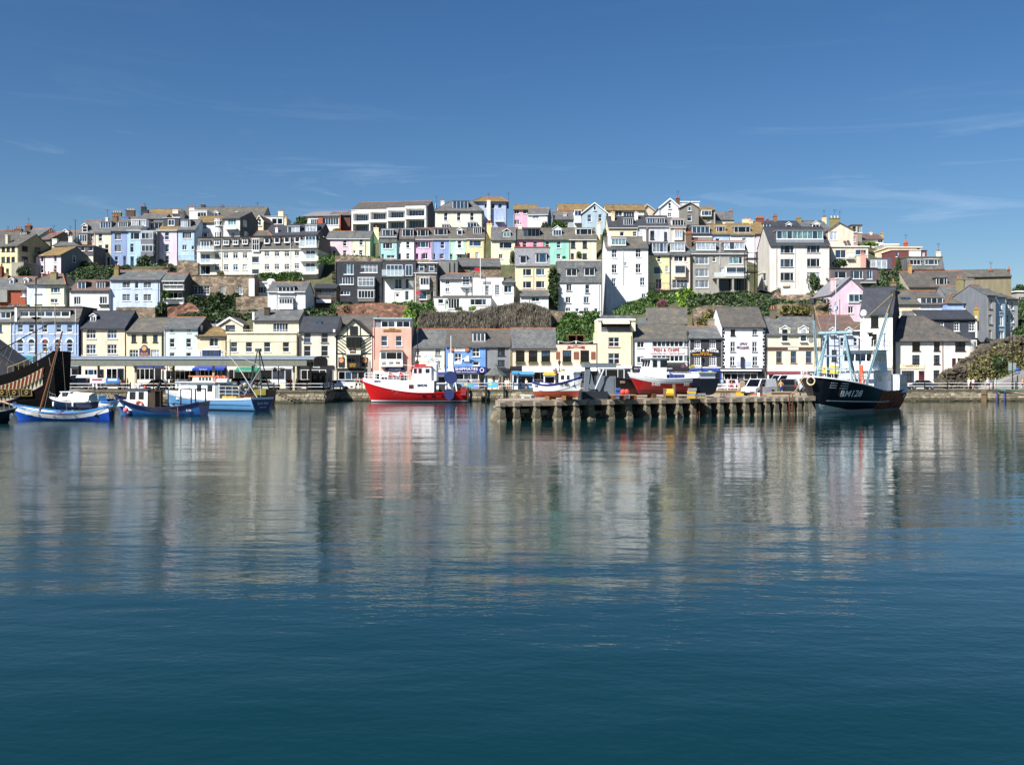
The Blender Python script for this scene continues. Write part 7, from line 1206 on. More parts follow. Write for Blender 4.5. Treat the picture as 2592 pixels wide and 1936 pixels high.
m.tube((b.L*.12,1.7,2.7),(b.L*.12,-1.7,2.7),.03).tube((b.L*.12,-1.7,1.5),(b.L*.12,-1.7,2.7),.03); b.part('stern_rail', m, pt('c8c8b8', .5, name='rail_cream')); b.part('yellow_crates', MB().box(b.L*.16,.9,1.3, b.L*.3,1.5,1.62), pt('c0a438', .6, name='yellow')); b.part('blue_crate', MB().box(b.L*.16,.5,1.86, b.L*.3,1.4,2.15), pt('28406c', .6, name='navy'))
m = MB(); m.tube((b.L*.5,.5,3.8),(b.L*.5+.5,.5,6),.02, seg=4).tube((b.L*.36,.8,3.8),(b.L*.36-.4,.8,6.1),.02, seg=4); b.part('aerials', m, steel); m = MB().tube((b.L*.2,0,1.3),(b.L*.02,0,4.6),.05).tube((b.L*.04,0,1.3),(b.L*.24,0,4.9),.05).tube((b.L*.24,0,4.9),(b.L*.38,0,6.8),.03).tube((b.L*.38,0,6.8),(b.L*.04,0,5),.02); b.part('stern_gallows', m, pt('a8a49c', .5, name='grey_tube'))
# ---- rusty work boat beyond
b = Boat('rust-brown netting boat with a yellow tank behind the charter boat', (590,131),(688,130), beam=3.2, sheer=(1.9,1.4,2.2), keel=-.4, sternw=.85, name='fishing_boat'); zt = b.zs; b.band('hull', -.4, zt, pt('6a4430', .6, name='brown_hull')); b.rail(pt('3c2c28', .6, name='dark_rail'),.07); b.deck(.3, pt('6a6458', .8, name='deck')); b.part('yellow_tank', MB().box(.1,.6,1.3,1.7,1.62,2.05), pt('7c7434', .7, name='dull_yellow')); b.part('aft_gallows', MB().tube((.8,1.2,1.6),(1.5,.6,7.0),.08).tube((2.6,1.2,1.6),(1.7,.6,7.0),.08).tube((.8,-1.2,1.6),(1.5,.4,7.0),.08).box(1.3,.2,6.9,1.9,.9,7.3), pt('3c4c4c', .5, name='dark_teal')); rnd = random.Random(3)
for i in range(14): b.part('net_float', ball((rnd.uniform(1.6,3.8), rnd.uniform(-.2,1.3), rnd.uniform(1.6,3.0)), rnd.uniform(.16,.32),7), pt(rnd.choice(['5c7a8c', '8c7a5c', '3c5a70', 'b0a890', '4c4440']),.7, name='net_float'))
b.cabin(b.L*.5, b.L*.75,2,1.4,3.0, pt('3c5a78', .5, name='cabin_blue'), side=((b.L*.6,.6),))
# ---- red and white trawler
b = Boat('red and white trawler moored against the quay', (918,142),(1184,142), beam=4.8, sheer=(1.62,1.32,2.95), keel=-.5, rake=1.4, sternw=.8, full=2.3, name='trawler', cat='trawler'); zt = b.zs; red = pt('c81f22', .3, name='trawler_red')
b.band('hull', .28, zt, red); b.band('white_waterline', .12,.28, bw, nz=1, off=.01); b.band('bottom', -.5,.12, pt('22364c', .5, name='antifouling')); b.rail(red, .06); b.deck(.4, pt('5c5c58', .8, name='deck'))
top = lambda t: max(zt(t)+.45,3.05+.35*max(0,(t-.7)/.3)); o = b.band('shelter_side', zt, top, bw, t0=.31, t1=1.0, transom=False, nz=3)
m = MB(); ls, rs = [],[]
for i in range(17): t = .31+.69*i/16; p = b.S(t, zt(t),1); ls.append((p.x, p.y, top(t)-.02)); rs.append((p.x, -p.y, top(t)-.02))
for i in range(16): m.quad(rs[i], rs[i+1], ls[i+1], ls[i])
p = b.S(.31, zt(.31),1); m.poly([(p.x, p.y*.9,1.1),(p.x, p.y*.9,3.0),(p.x, .6,3.0),(p.x, .6,1.1)]); b.part('shelter_deck', m, bw)
b.part('red_stem', MB().path([b.S(1, z, 1)+Vector((.03,0,0)) for z in (2.9,3.2,3.45)],.08), red)
o = b.cabin(b.L*.34, b.L*.53,2.9,3.0,5.0, bw, red, rf=.3, side=((b.L*.375,.6),(b.L*.445,.5),(b.L*.49,.45)), front=4, wh=.6, wz=4.4, glass='dark', over=.15); b.part('funnel', MB().lathe([(.5,3),(.5,5.3),(.4,5.6),(.1,5.65)],(b.L*.31,.5,0),12), bw)
b.part('red_frames', MB().box(b.L*.43,1.40,4.05, b.L*.525,1.43,4.1).box(b.L*.43,1.38,4.72, b.L*.525,1.41,4.78), red); b.part('wheelhouse_roof_gear', MB().box(b.L*.4,-.8,5.1, b.L*.5,.8,5.35), red)
b.part('side_hatch', MB().prism([b.S(.5,1.95,1,.03), b.S(.545,1.95,1,.03), b.S(.545,2.5,1,.03), b.S(.5,2.5,1,.03)],(0,.02,0)), pt('5a2024', .5, name='dark_red'))
for t in (.21,.3,.385,.52)[:3]: b.part('scupper', MB().prism([b.S(t, .85,1,.02), b.S(t+.035,.85,1,.02), b.S(t+.035,1.02,1,.02), b.S(t, 1.02,1,.02)],(0,.02,0)), bmk)
b.mark('BM540', .42,2.4,.36, pt('1c2c54', .5, name='navy'), w=1.35); b.mark('BM540', .845,2.95,.3, pt('1c2c54', .5, name='navy'), w=1.0)
m = MB();
for i in range(12): t = .55+.42*i/11; p = b.S(t, zt(t),1,-.1); m.tube((p.x, p.y, top(t)),(p.x, p.y, top(t)+.8),.025)
for dz in (.4,.8): m.path([(b.S(.55+.42*i/11, zt(.55+.42*i/11),1,-.1).x, b.S(.55+.42*i/11, zt(.55+.42*i/11),1,-.1).y, top(.55+.42*i/11)+dz) for i in range(12)],.022)
b.part('deck_rail', m, bw); b.part('foremast', MB().tube((b.L*.835,0,3),(b.L*.835,0,6.2),.08), bw); b.part('forestay', MB().tube((b.L*.835,0,5.6),(b.L*.5,0,5.1),.03), bw)
m = MB().box(b.L*.14,-.25,1.4, b.L*.185,.25,6.9).tube((b.L*.16,0,6.9),(b.L*.16,0,9.4),.05).box(b.L*.06,-.1,5.4, b.L*.18,.1,5.65).tube((b.L*.16,0,6.4),(b.L*.1,1.2,1.6),.09).tube((b.L*.16,0,6.4),(b.L*.1,-1.2,1.6),.09).tube((b.L*.13,0,5.6),(b.L*.02,0,6.2),.06); b.part('gallows_mast', m, bw)
def disc(c, r, th, n=18, sq=1.0): return MB().prism([(c[0]+r*math.cos(2*math.pi*i/n)*sq, c[1], c[2]+r*math.sin(2*math.pi*i/n)) for i in range(n)],(0, th, 0))
blue = pt('172a5e', .6, name='trawl_blue'); b.part('trawl_door', disc((b.L*.165,2.42,1.15),.8,.15, sq=.86), blue); b.part('net_drum', disc((b.L*.16,-1.0,3.5),.9,.14), blue); b.part('net_drum', disc((b.L*.16,.9,3.5),.9,.14), blue); b.part('drum_axle', MB().tube((b.L*.155,-1,3.6),(b.L*.155,1,3.6),.5, seg=10), pt('20283c', .8, name='net_dark')); b.part('net_heap', ball((b.L*.09,.3,1.9),.7,9), pt('2c3428', .9, name='net')); b.part('winch', MB().box(b.L*.22,-1,1, b.L*.27,1.2,2.5), pt('3a3c40', .7, name='winch')); b.part('stern_ramp', MB().box(.15,.6,1.0,.9,2.0,2.2), pt('8a2c2c', .5, name='red_shade')); b.part('white_radar', MB().lathe([(.5,0),(.55,.15),(.5,.3)],(b.L*.37,0,5.9),12).tube((b.L*.37,0,5.0),(b.L*.37,0,5.9),.06), bw); b.part('mast_lights', ring((b.L*.3,.4,5.7),.45,.05), pt('5c88a8', .4, name='blue_grey'))
# ---- dinghies by the pier
b = Boat('small inflatable dinghy with an outboard beside the pier end', (1254,104),(1300,103), beam=1.4, sheer=(.55,.45,.65), keel=.05, full=2.4, sternw=.9); zt = b.zs; b.band('hull', .0,.2, pt('4c5058', .6, name='grey')); m = MB()
for sd in (1,-1): m.path([b.S(t, .4, sd) for t in (0,.2,.4,.6,.8,.92,1)],.2,8)
b.part('inflated_tube', m, pt('c8ccd0', .5, name='grey_tube')); b.deck(.2, pt('3c4048', .8, name='dark')); b.part('outboard', MB().box(-.3,-.18,.5,.1,.18,1.15).box(-.2,-.08,-.2,-.05,.08,.5), pt('20242c', .4, name='outboard'))
b = Boat('small pale grey cuddy boat with outboard behind the pier', (1290,99),(1372,98), beam=1.9, sheer=(.95,.85,1.15), keel=-.2, full=2.2); zt = b.zs; b.band('hull', -.2, zt, pt('a8b0b0', .5, name='pale_grey')); b.rail(pt('d0d4d0', .5, name='pale'),.06); b.deck(.1, pt('c8ccc8', .6, name='pale_deck')); b.cabin(b.L*.2, b.L*.68,1.4,.9,1.95, pt('c2c6ba', .6, name='cuddy_grey'), rf=.4, ra=.3, side=((b.L*.4,.6),), wh=.4); b.part('outboard', MB().box(-.45,-.2,.8,.05,.2,1.5), bw)
# ---- boats standing on the pier
b = Boat('white double-ended boat with red bottom propped at the pier edge', (1474,89.0),(1357,92.4), z0=PZ, beam=2.3, sheer=(1.62,1.38,2.12), keel=.22, rake=.5, sternw=.5, full=2.0, e0=.36); zt = b.zs; b.port = -1
b.band('bottom', .22, lambda t: .78+.1*t, pt('94422f', .6, name='red_lead')); b.band('hull', lambda t: .78+.1*t, zt, bw, off=.004); b.band('navy_sheerline', lambda t: zt(t)-.13, zt, pt('1f2c74', .4, name='navy'), off=.02, nz=1); b.band('pinstripe', lambda t: zt(t)-.62, lambda t: zt(t)-.59, bmk, off=.02, nz=1); b.rail(pt('1f2c74', .4, name='navy'),.05); b.deck(.25, pt('9a9488', .8, name='deck'))
b.mark('PZ 480', .74,1.5,.24, bmk, -1,.85); b.mark('PZ 480', .13,1.25,.16, bmk, -1,.5)
b.cabin(b.L*.58, b.L*.9,1.1,1.4,2.45, bw, rf=.1, side=((b.L*.66,.4),(b.L*.78,.35)), wh=.4, wz=2.05, name='cuddy');
for x in (.32,.68): tag(MB().box(-.25,-.5,0,.25,.5,.42).build('timber_chock', pt('7a5a3c', .8, name='timber'), None, b.root.matrix_basis @ Vector((b.L*x, 0,0)), b.root.rotation_euler.z), 'timber chock under the %s of the white double-ended boat' % ('stern' if x < .5 else 'bow'), 'chock')
g = empty('boat_hoist', P(1500, HY, 93)+Vector((0,0,0)), R(8), 'grey steel boat hoist and locker beside the white boat', 'hoist'); g.location.z = PZ; gs = pt('6d757c', .55, name='hoist_grey')
def gp(n_, m): return m.build(n_, gs, g)
MB().box(-1.2,-1,0,1.2,1,.75).build('base', pt('22262c', .6, name='dark_base'), g); gp('locker', MB().box(1.0,-.4,0,2.1,.9,2.15)); gp('locker_door', MB().box(1.15,-.44,.12,1.95,-.41,2.0)); gp('side_panel', MB().box(.35,-.3,.75,.98,.9,2.2)); gp('arm', MB().prism([(-.9,-.6,.7),(-.55,-.6,.7),(-.3,-.6,3.1),(-.75,-.6,3.3)],(0,.5,0))); gp('arm', MB().prism([(-.2,-.5,.7),(.15,-.5,.7),(-.35,-.5,3.0),(-.6,-.5,2.7)],(0,.4,0))); gp('top_beam', MB().box(-.95,-.7,2.95,2.1,.5,3.35)); MB().tube((.1,-.7,.95),(.95,-.75,2.9),.09, seg=8).build('ram', pt('c8ccd0', .3,.3, name='ram'), g); gp('winch', MB().tube((-.2,-.6,1.2),(-.2,.3,1.2),.3, seg=10))
b = Boat('black hull with red bottom half hidden behind the red boat on the pier', (1525,99),(1650,102), z0=PZ, beam=2.6, sheer=(1.9,1.75,2.15), keel=.2, full=2.0, e0=.34); zt = b.zs; b.band('bottom', .2,.9, pt('5c2a28', .6, name='dull_red')); b.band('hull', .9, zt, pt('1c1a1c', .5, name='black_hull'), off=.004); b.rail(pt('2c2a2a', .5, name='rail'),.05); b.deck(.2, pt('5c5c58', .8, name='deck')); b.mark('BRD', .72,1.55,.24, pt('c8b49c', .6, name='pale'), w=.5)
b = Boat('red-hulled fishing boat with a white wheelhouse standing on the pier', (1590,96.5),(1738,98.5), z0=PZ, beam=2.9, sheer=(1.85,1.75,2.35), keel=.35, rake=1.1, sternw=.85, full=2.0, e0=.4, name='fishing_boat'); zt = b.zs; rh = pt('a01c22', .35, name='hull_red'); b.band('bottom', .35,.85, pt('6e1c20', .5, name='dark_red')); b.band('hull', .85, lambda t: zt(t)-.34, rh, off=.004); b.band('white_bulwark', lambda t: zt(t)-.34, lambda t: zt(t)+.12, pt('d8dcdc', .4, name='grey_white'), off=.03, nz=2); b.rail(bw, .06,.12); b.deck(.3, pt('a8a8a4', .8, name='deck')); b.cabin(b.L*.42, b.L*.76,1.9,1.8,3.85, bw, bw, rf=.55, ra=.0, side=((b.L*.47,.75),(b.L*.62,.45)), front=3, wh=.7, wz=3.35, over=.14, back=1); b.mark('R485', .62,1.38,.36, bw, w=.82); b.mark('R485', .1,1.32,.3, bw, w=.6); m = MB()
for i in range(6): m.tube((b.L*(.04+.07*i),1.2,1.9),(b.L*(.04+.07*i),1.2,2.5),.02)
m.path([(b.L*.04,1.2,2.5),(b.L*.4,1.2,2.5)],.025); b.part('aft_rail', m, steel); b.part('deck_bins', MB().box(b.L*.1,-.8,1.6, b.L*.36,.8,2.3), pt('40508c', .7, name='blue_bin'))
for x in (.25,.6): tag(MB().box(-.2,-.6,0,.2,.6,.5).build('timber_chock', pt('5a4430', .8, name='timber'), None, b.root.matrix_basis @ Vector((b.L*x, 0,0)), b.root.rotation_euler.z), 'timber chock under the %s of the red fishing boat' % ('stern' if x < .5 else 'bow'), 'chock')
b = Boat('dark navy hull with a white coaming seen from its stern on the pier', (1690,104),(1795,98.6), z0=PZ, beam=2.9, sheer=(1.9,1.85,2.2), keel=.25, sternw=.9, full=2.2, e0=.3); zt = b.zs; b.band('bottom', .25,.8, pt('16181c', .6, name='black')); b.band('hull', .8, zt, pt('121624', .5, name='navy'), off=.004); b.rail(pt('28344c', .5, name='rail'),.06); b.deck(.1, pt('5c6068', .8, name='deck')); b.cabin(.3, b.L*.7,2.2,1.8,2.45, bw, rf=.2, name='coaming'); b.part('rust_panel', MB().prism([b.S(.62,1.1,1,.04), b.S(.9,1.2,1,.04), b.S(.88,2.0,1,.04), b.S(.6,1.9,1,.04)],(0,.02,0)), rust)
b = Boat('small deep blue rowing boat standing behind the white van', (1868,122),(1905,121), z0=PZ, beam=1.6, sheer=(1.25,1.1,1.6), keel=.5, full=2.0); zt = b.zs; b.band('hull', .5, zt, pt('1c2c70', .4, name='deep_blue')); b.rail(pt('28388c', .4, name='rail'),.05); b.deck(.2, pt('5c5048', .8, name='boards')); MB().box(b.L*.2,-.4,-1, b.L*.3,.4,.6).box(b.L*.7,-.4,-1, b.L*.8,.4,.6).build('trestle', pt('5a4a3a', .8, name='timber'), b.root, (0,0,1))
# ---- black beam trawler
bx, by = P(2052, HY, 104).x, 104.0
b = Boat('black beam trawler with rusty side and pale blue derricks', (2052,104),(1296+F*(bx+13.2)/(by+15.2), by+15.2), beam=7.0, sheer=(2.25,2.15,3.75), pw=1.0, keel=-.8, rake=1.6, sternw=.8, full=3.0, flare=.75, name='beam_trawler', cat='trawler'); zt = b.zs; nv = pt('11141f', .4, name='trawler_black'); pb = pt('7c9ca6', .5, name='derrick_blue')
bl_ = lambda t: .25+.75*max(0,(t-.72)/.28); b.band('hull', bl_, zt, nv, nz=7); b.band('bottom', -.8, bl_, pt('b8bcb8', .6, name='worn_white'));
b.band('boot_white', lambda t: .95+.6*max(0, t-.45), lambda t: 1.03+.6*max(0, t-.45), bw, off=.03, nz=1, t0=.3, t1=.93)
b.band('rusty_side', .1, lambda t: zt(t)+.05, rust, off=.035, t0=.0, t1=.47, nz=3, transom=False); b.rail(bw, .09,.05,.45,1); o = b.band('white_bulwark', lambda t: zt(t)-.02, lambda t: zt(t)+.28+.22*max(0,(t-.55)/.45), pt('dcdcd4', .5, name='dirty_white'), t0=.55, t1=1.0, transom=False, nz=1); b.deck(.35, pt('5c5a54', .8, name='deck'))
b.mark('BM128', .78,2.0,.8, pt('e4e6e8', .5, name='pale'), w=3.2); b.mark('BM128', .03,1.5,.4, pt('c8ccd0', .5, name='pale'), w=1.4)
for sd in (1,-1):
 for z in (3.0,2.75,2.5): MB().prism([b.S(.8+.01*z, z, sd, .05), b.S(.93, z+.12, sd, .05), b.S(.93, z+.18, sd, .05), b.S(.8+.01*z, z+.06, sd, .05)],(0, sd*.02,0)).build('bow_stripe', bw, b.root)
p = b.S(1,3.3,1); o = b.part('bow_badge', ring((p.x+.12,0,3.35),.42,.07, 'x', 14), pt('c8b890', .5, name='badge')); b.part('badge_disc', MB().lathe([(.4,0),(.4,.05)],(0,0,0),14), pt('2a2a1c', .5, name='badge_dark')).location = (p.x+.06,0,3.35); b.root.children[-1].rotation_euler = (0, R(90),0)
m = MB(); n = 12
for sd in (1,-1):
 m = MB()
 for i in range(n): t = .62+.36*i/(n-1); q = b.S(t, zt(t), sd, -.1); m.tube(q, q+Vector((0,0,1.15)),.03)
 for dz in (.6,.9,1.15): m.path([b.S(.62+.36*i/(n-1), zt(.62+.36*i/(n-1)), sd, -.1)+Vector((0,0, dz)) for i in range(n)],.028)
 b.part('bow_rail', m, pt('d8dcd8', .5, name='rail_white'))
L_ = b.L
# A-frame gantry forward of midships
gx = L_*.70; m = MB()
for sd in (1,-1): m.tube((gx, sd*2.1,2.3),(gx-.3, sd*1.0,8.4),.16,.14,8).tube((gx-2.2, sd*1.7,2.2),(gx-.5, sd*1.0,8.2),.15,.13,8).tube((gx+2.4, sd*1.5,3.2),(gx-.2, sd*1.0,7.9),.09)
m.tube((gx-.3,-1.9,8.5),(gx-.3,1.9,8.5),.2, seg=10).tube((gx-.2,-1.4,6),(gx-.2,1.4,6),.1).tube((gx-.1,-1.6,4.6),(gx-.1,1.6,4.6),.08); b.part('gantry', m, pb)
m = MB().tube((gx-.3,0,8.5),(gx-.3,0,12.2),.09).tube((gx-.3,0,12),(gx-.3,0,14.2),.035).box(gx-.5,-.15,11.0, gx-.1,.15,11.4); b.part('signal_mast', m, pt('b8c4c8', .5, name='mast_grey'))
m = MB()
for i in range(14): z = 3+i*.45; m.tube((gx-1.0+z*.05,-.25, z),(gx-1.0+z*.05,.25, z),.04)
m.tube((gx-.9,-.25,2.6),(gx-.5,-.25,8.3),.05).tube((gx-.9,.25,2.6),(gx-.5,.25,8.3),.05); b.part('ladder', m, pt('2c3438', .5, name='dark_steel'))
for nm, sd, tip, root in (('derrick', -1, P(2057,762,111),(L_*.66,-2.2,2.4)),('derrick', 1, P(2262,742,112),(L_*.60,2.5,2.5))):
 mi = b.root.matrix_basis.copy(); mi = Matrix.Translation(b.root.location) @ Matrix.Rotation(b.root.rotation_euler.z, 4, 'Z'); tl = mi.inverted() @ tip; rt = Vector(root); o = b.part(nm, MB().tube(rt, rt.lerp(tl, .78),.16,.15,10), pb); MB().tube(rt.lerp(tl, .78), tl, .17,.13,8).build('derrick_head', pt('4c4844', .7, name='greasy_steel'), o); MB().box(-.25,-.25,-.3,.25,.25,.3).build('block', pt('2c2a28', .6, name='block'), o, tl)
 w = MB().tube(tl, (gx-.3, sd*1.6,8.5),.03).tube(tl+Vector((.2,0,0)),(L_*.5, sd*2.8,2.2),.025).tube(tl, rt+Vector((.8,0,.4)),.035); w.build('warps', pt('a8946a', .7, name='yellow_warp'), o)
w = MB().tube((gx-.3,0,12),(L_*.97,0,4.6),.025).tube((gx-.3,1,8.5),(L_*.3,1.4,7),.025).tube((gx-.3,-1,8.5),(L_*.3,-1.4,7),.025); b.part('stays', w, steel)
wh = b.cabin(L_*.14, L_*.42,4.2,1.7,4.4, pt('d8dcdc', .5, name='house_white'), side=((L_*.2,1.0),(L_*.32,1.0)), wh=.6, rf=.2, over=.2); b.cabin(L_*.18, L_*.4,3.6,4.47,6.7, pt('cfd8da', .5, name='house_white'), side=((L_*.22,.9),(L_*.29,.9),(L_*.35,.8)), front=5, wh=.8, wz=5.9, rf=.35, over=.35); b.part('funnel', MB().lathe([(.5,4.4),(.45,8.6),(.5,8.7)],(L_*.2,1.2,0),10), bw); b.part('radar_mast', MB().tube((L_*.3,0,6.7),(L_*.3,0,10.8),.1).tube((L_*.3,-1.2,9.0),(L_*.3,1.2,9.0),.05).tube((L_*.3,-1,8.2),(L_*.3,1,8.2),.05), bw); b.part('radome', MB().lathe([(.25,0),(.36,.15),(.36,.45),(.22,.7),(.05,.78)],(L_*.3,0,10.6),12), bw); b.part('speaker_horn', MB().lathe([(.08,0),(.2,.3),(.4,.5)],(L_*.36,1.2,8.2),10), bmk)
b.part('pale_blue_winch', MB().tube((L_*.45,-1.6,2.3),(L_*.45,1.6,2.3),.7, seg=12), pt('6c9cb4', .5, name='winch_blue')); b.part('aft_shelter', MB().prism([(L_*.02,-3,1.9),(L_*.16,-3,1.9),(L_*.15,-3,4.0),(L_*.04,-3,3.9)],(0,6,0)), pt('c8ccd0', .5, name='shelter')); b.part('shelter_window', MB().box(L_*.05,2.98,2.7, L_*.13,3.03,3.6), glass_mat('green')); b.part('orange_gear', MB().tube((L_*.56,1.9,2.2),(L_*.55,1.7,5.0),.35,.2,8), orange); b.part('tyre_fender', ring((L_*.9,-2.6,1.7),.45,.2, 'x', 12), bmk)
m = MB();
for i in range(7): m.tube((L_*(.16+.04*i),1.9,6.8),(L_*(.16+.04*i),1.9,7.8),.03)
m.tube((L_*.16,1.9,7.8),(L_*.4,1.9,7.8),.03).tube((L_*.16,1.9,7.3),(L_*.4,1.9,7.3),.03); b.part('bridge_rail', m, bw)
mw = Matrix.Translation(b.root.location) @ Matrix.Rotation(b.root.rotation_euler.z, 4, 'Z'); A = mw @ Vector((L_*.97,-1.0,4.0)); Bq = P(1998,1003,103.5); pts = [A.lerp(Bq, i/8)+Vector((0,0,-.35*math.sin(math.pi*i/8))) for i in range(9)]
o = MB().path([p-A for p in pts],.05).build('mooring_rope', pt('a89068', .8, name='mooring_rope')); o.location = A; tag(o, 'slack mooring rope from the black trawler bow to the pier', 'rope')
# ================================================================ vehicles
WHL = MB().tube((0,-.1,0),(0,.1,0),.32, seg=14).mesh('wheel'); WHL.materials.append(pt('1a1a1c', .8, name='tyre')); HUB = MB().tube((0,-.115,0),(0,.115,0),.19, seg=10).mesh('hub'); HUB.materials.append(pt('a8acb0', .3,.7, name='hub'))
PROF = {'hatch': ([(0,.35),(.02,.62),(.12,.72),(.98,.8),(1,.5),(1,.3),(0,.25)],[(.26,.74),(.42,1.42),(.82,1.46),(.97,.85)],4.0,1.7), 'saloon': ([(0,.35),(.01,.62),(.1,.72),(.97,.82),(1,.55),(1,.32),(0,.25)],[(.28,.76),(.42,1.38),(.7,1.38),(.86,.84)],4.5,1.75), 'suv': ([(0,.45),(.01,.85),(.08,.95),(.99,1.0),(1,.6),(1,.4),(0,.35)],[(.24,.96),(.36,1.72),(.93,1.72),(.985,1.0)],4.4,1.85), 'van': ([(0,.35),(.01,.75),(.1,.9),(.99,1.0),(1,.5),(1,.3),(0,.25)],[(.16,.9),(.33,1.78),(.97,1.8),(.995,1.0)],4.1,1.75), 'bigvan': ([(0,.4),(.01,.95),(.08,1.05),(.99,1.1),(1,.5),(1,.35),(0,.3)],[(.1,1.05),(.26,2.15),(.98,2.2),(.995,1.1)],5.4,2.0)}
def car(label, kind, px, Y, head, col, z=None, cat='car', name=None):
 "px: column of its middle; head: heading in degrees (180 = facing left)"
 low, top, L_, W = PROF[kind]; p = P(px, HY, Y); r = empty(name or ('van' if 'van' in kind else 'car'),(p.x, p.y, QZ+.01 if z is None else z), R(head), label, cat); f = lambda q: [((.5-x)*L_, -W/2, zz) for x, zz in q]
 m = MB(); m.prism(f(low)[::-1],(0, W, 0)); bm_ = pt(col, .25, name='car_paint'); m.build('body', bm_, r)
 k = .86; q = f(top); lo = [(x, -W/2+.02 if i in (0,3) else -W/2*k, zz) for i, (x, _, zz) in enumerate(q)]; hi = [(x, -y, zz) for x, y, zz in lo]; m = MB(); m.v = lo+hi; m.f = [(0,1,2,3),(7,6,5,4),(0,4,5,1),(1,5,6,2),(2,6,7,3)]; m.build('cabin', bm_, r)
 def lerp(a, b, t): return Vector(a).lerp(Vector(b), t)
 g = glass_mat('black')
 def pane(a, b, c, d, nrm, i=.12):
  cen = (Vector(a)+Vector(b)+Vector(c)+Vector(d))/4; MB().prism([lerp(v, cen, i)+Vector(nrm)*.012 for v in (a, b, c, d)], Vector(nrm)*.01).build('window', g, r)
 pane(lo[0], hi[0], hi[1], lo[1],(.5,0,.6)); pane(lo[3], lo[2], hi[2], hi[3],(-.7,0,.3),.16)
 n = {'van': (1,3), 'bigvan': (1,4)}.get(kind, (2,2))
 for s_, A in ((-1, lo),(1, hi)):
  for i in range(n[0]): t0, t1 = i/n[1],(i+1)/n[1]; pane(lerp(A[0], A[3], t0), lerp(A[0], A[3], t1), lerp(A[1], A[2], t1), lerp(A[1], A[2], t0),(0, s_, .1),.14)
 for x in (.19,.8):
  for s_ in (-1,1): o = put('wheel', WHL, WHL.materials[0], r, ((.5-x)*L_, s_*(W/2-.06),.32)); put('hub', HUB, HUB.materials[0], o)
 zl = low[1][1]
 for s_ in (-1,1): MB().box(L_/2-.1, s_*W*.36-.18, zl-.1, L_/2+.01, s_*W*.36+.18, zl+.06).build('headlight', pt('dfe4e8', .15, name='lamp_glass'), r); MB().box(-L_/2-.01, s_*W*.42-.1, zl, -L_/2+.06, s_*W*.42+.1, zl+.22).build('tail_light', pt('a01818', .3, name='red_lamp'), r)
 MB().box(L_/2-.06,-W/2+.03,.26, L_/2+.05, W/2-.03,.46).box(-L_/2-.05,-W/2+.03,.26,-L_/2+.06, W/2-.03,.46).build('bumper', pt('2a2c30', .6, name='bumper'), r); MB().box(L_/2+.05,-.26,.38, L_/2+.06,.26,.5).build('number_plate', pt('e0e0d8', .5, name='plate'), r)
 return r
car('small white panel van parked on the pier deck', 'van', 1922,107.5,222, 'e6e8ea', PZ+.01, 'van'); car('black off-road car parked beside the white panel van', 'suv', 1998,113,70, '1c2024', PZ+.01); car('large white van with a red roof light behind the black off-road car', 'bigvan', 1992,124,195, 'e4e6e8', PZ+.01, 'van')
car('dark saloon car on the quay before the long cream house', 'saloon', 2331,150.5,182, '3c434c'); car('white hatchback on the quay by the green awning', 'hatch', 672,150.5,350, 'e4e6ea'); car('red car beside the shelter columns', 'hatch', 764,151.8,178, 'b81c24'); car('white car on the road near the black and cream inn', 'saloon', 852,150.5,178, 'dfe2e6'); car('white saloon under the left part of the market shelter', 'saloon', 286,152.5,182, 'e4e6ea'); car('red car in front of the yellow public house', 'hatch', 393,153,180, 'a81c22'); car('dark grey off-road car under the shelter by the galleon stern', 'suv', 190,151.5,184, '2c3034'); car('white van beside the grey off-road car', 'bigvan', 207,155.5,185, 'dcdee2', cat='van'); car('black car in front of the blue timber shopfront', 'saloon', 500,153.5,180, '181a20'); car('black car between charter boat and green awning', 'suv', 603,151,184, '1c1e22')
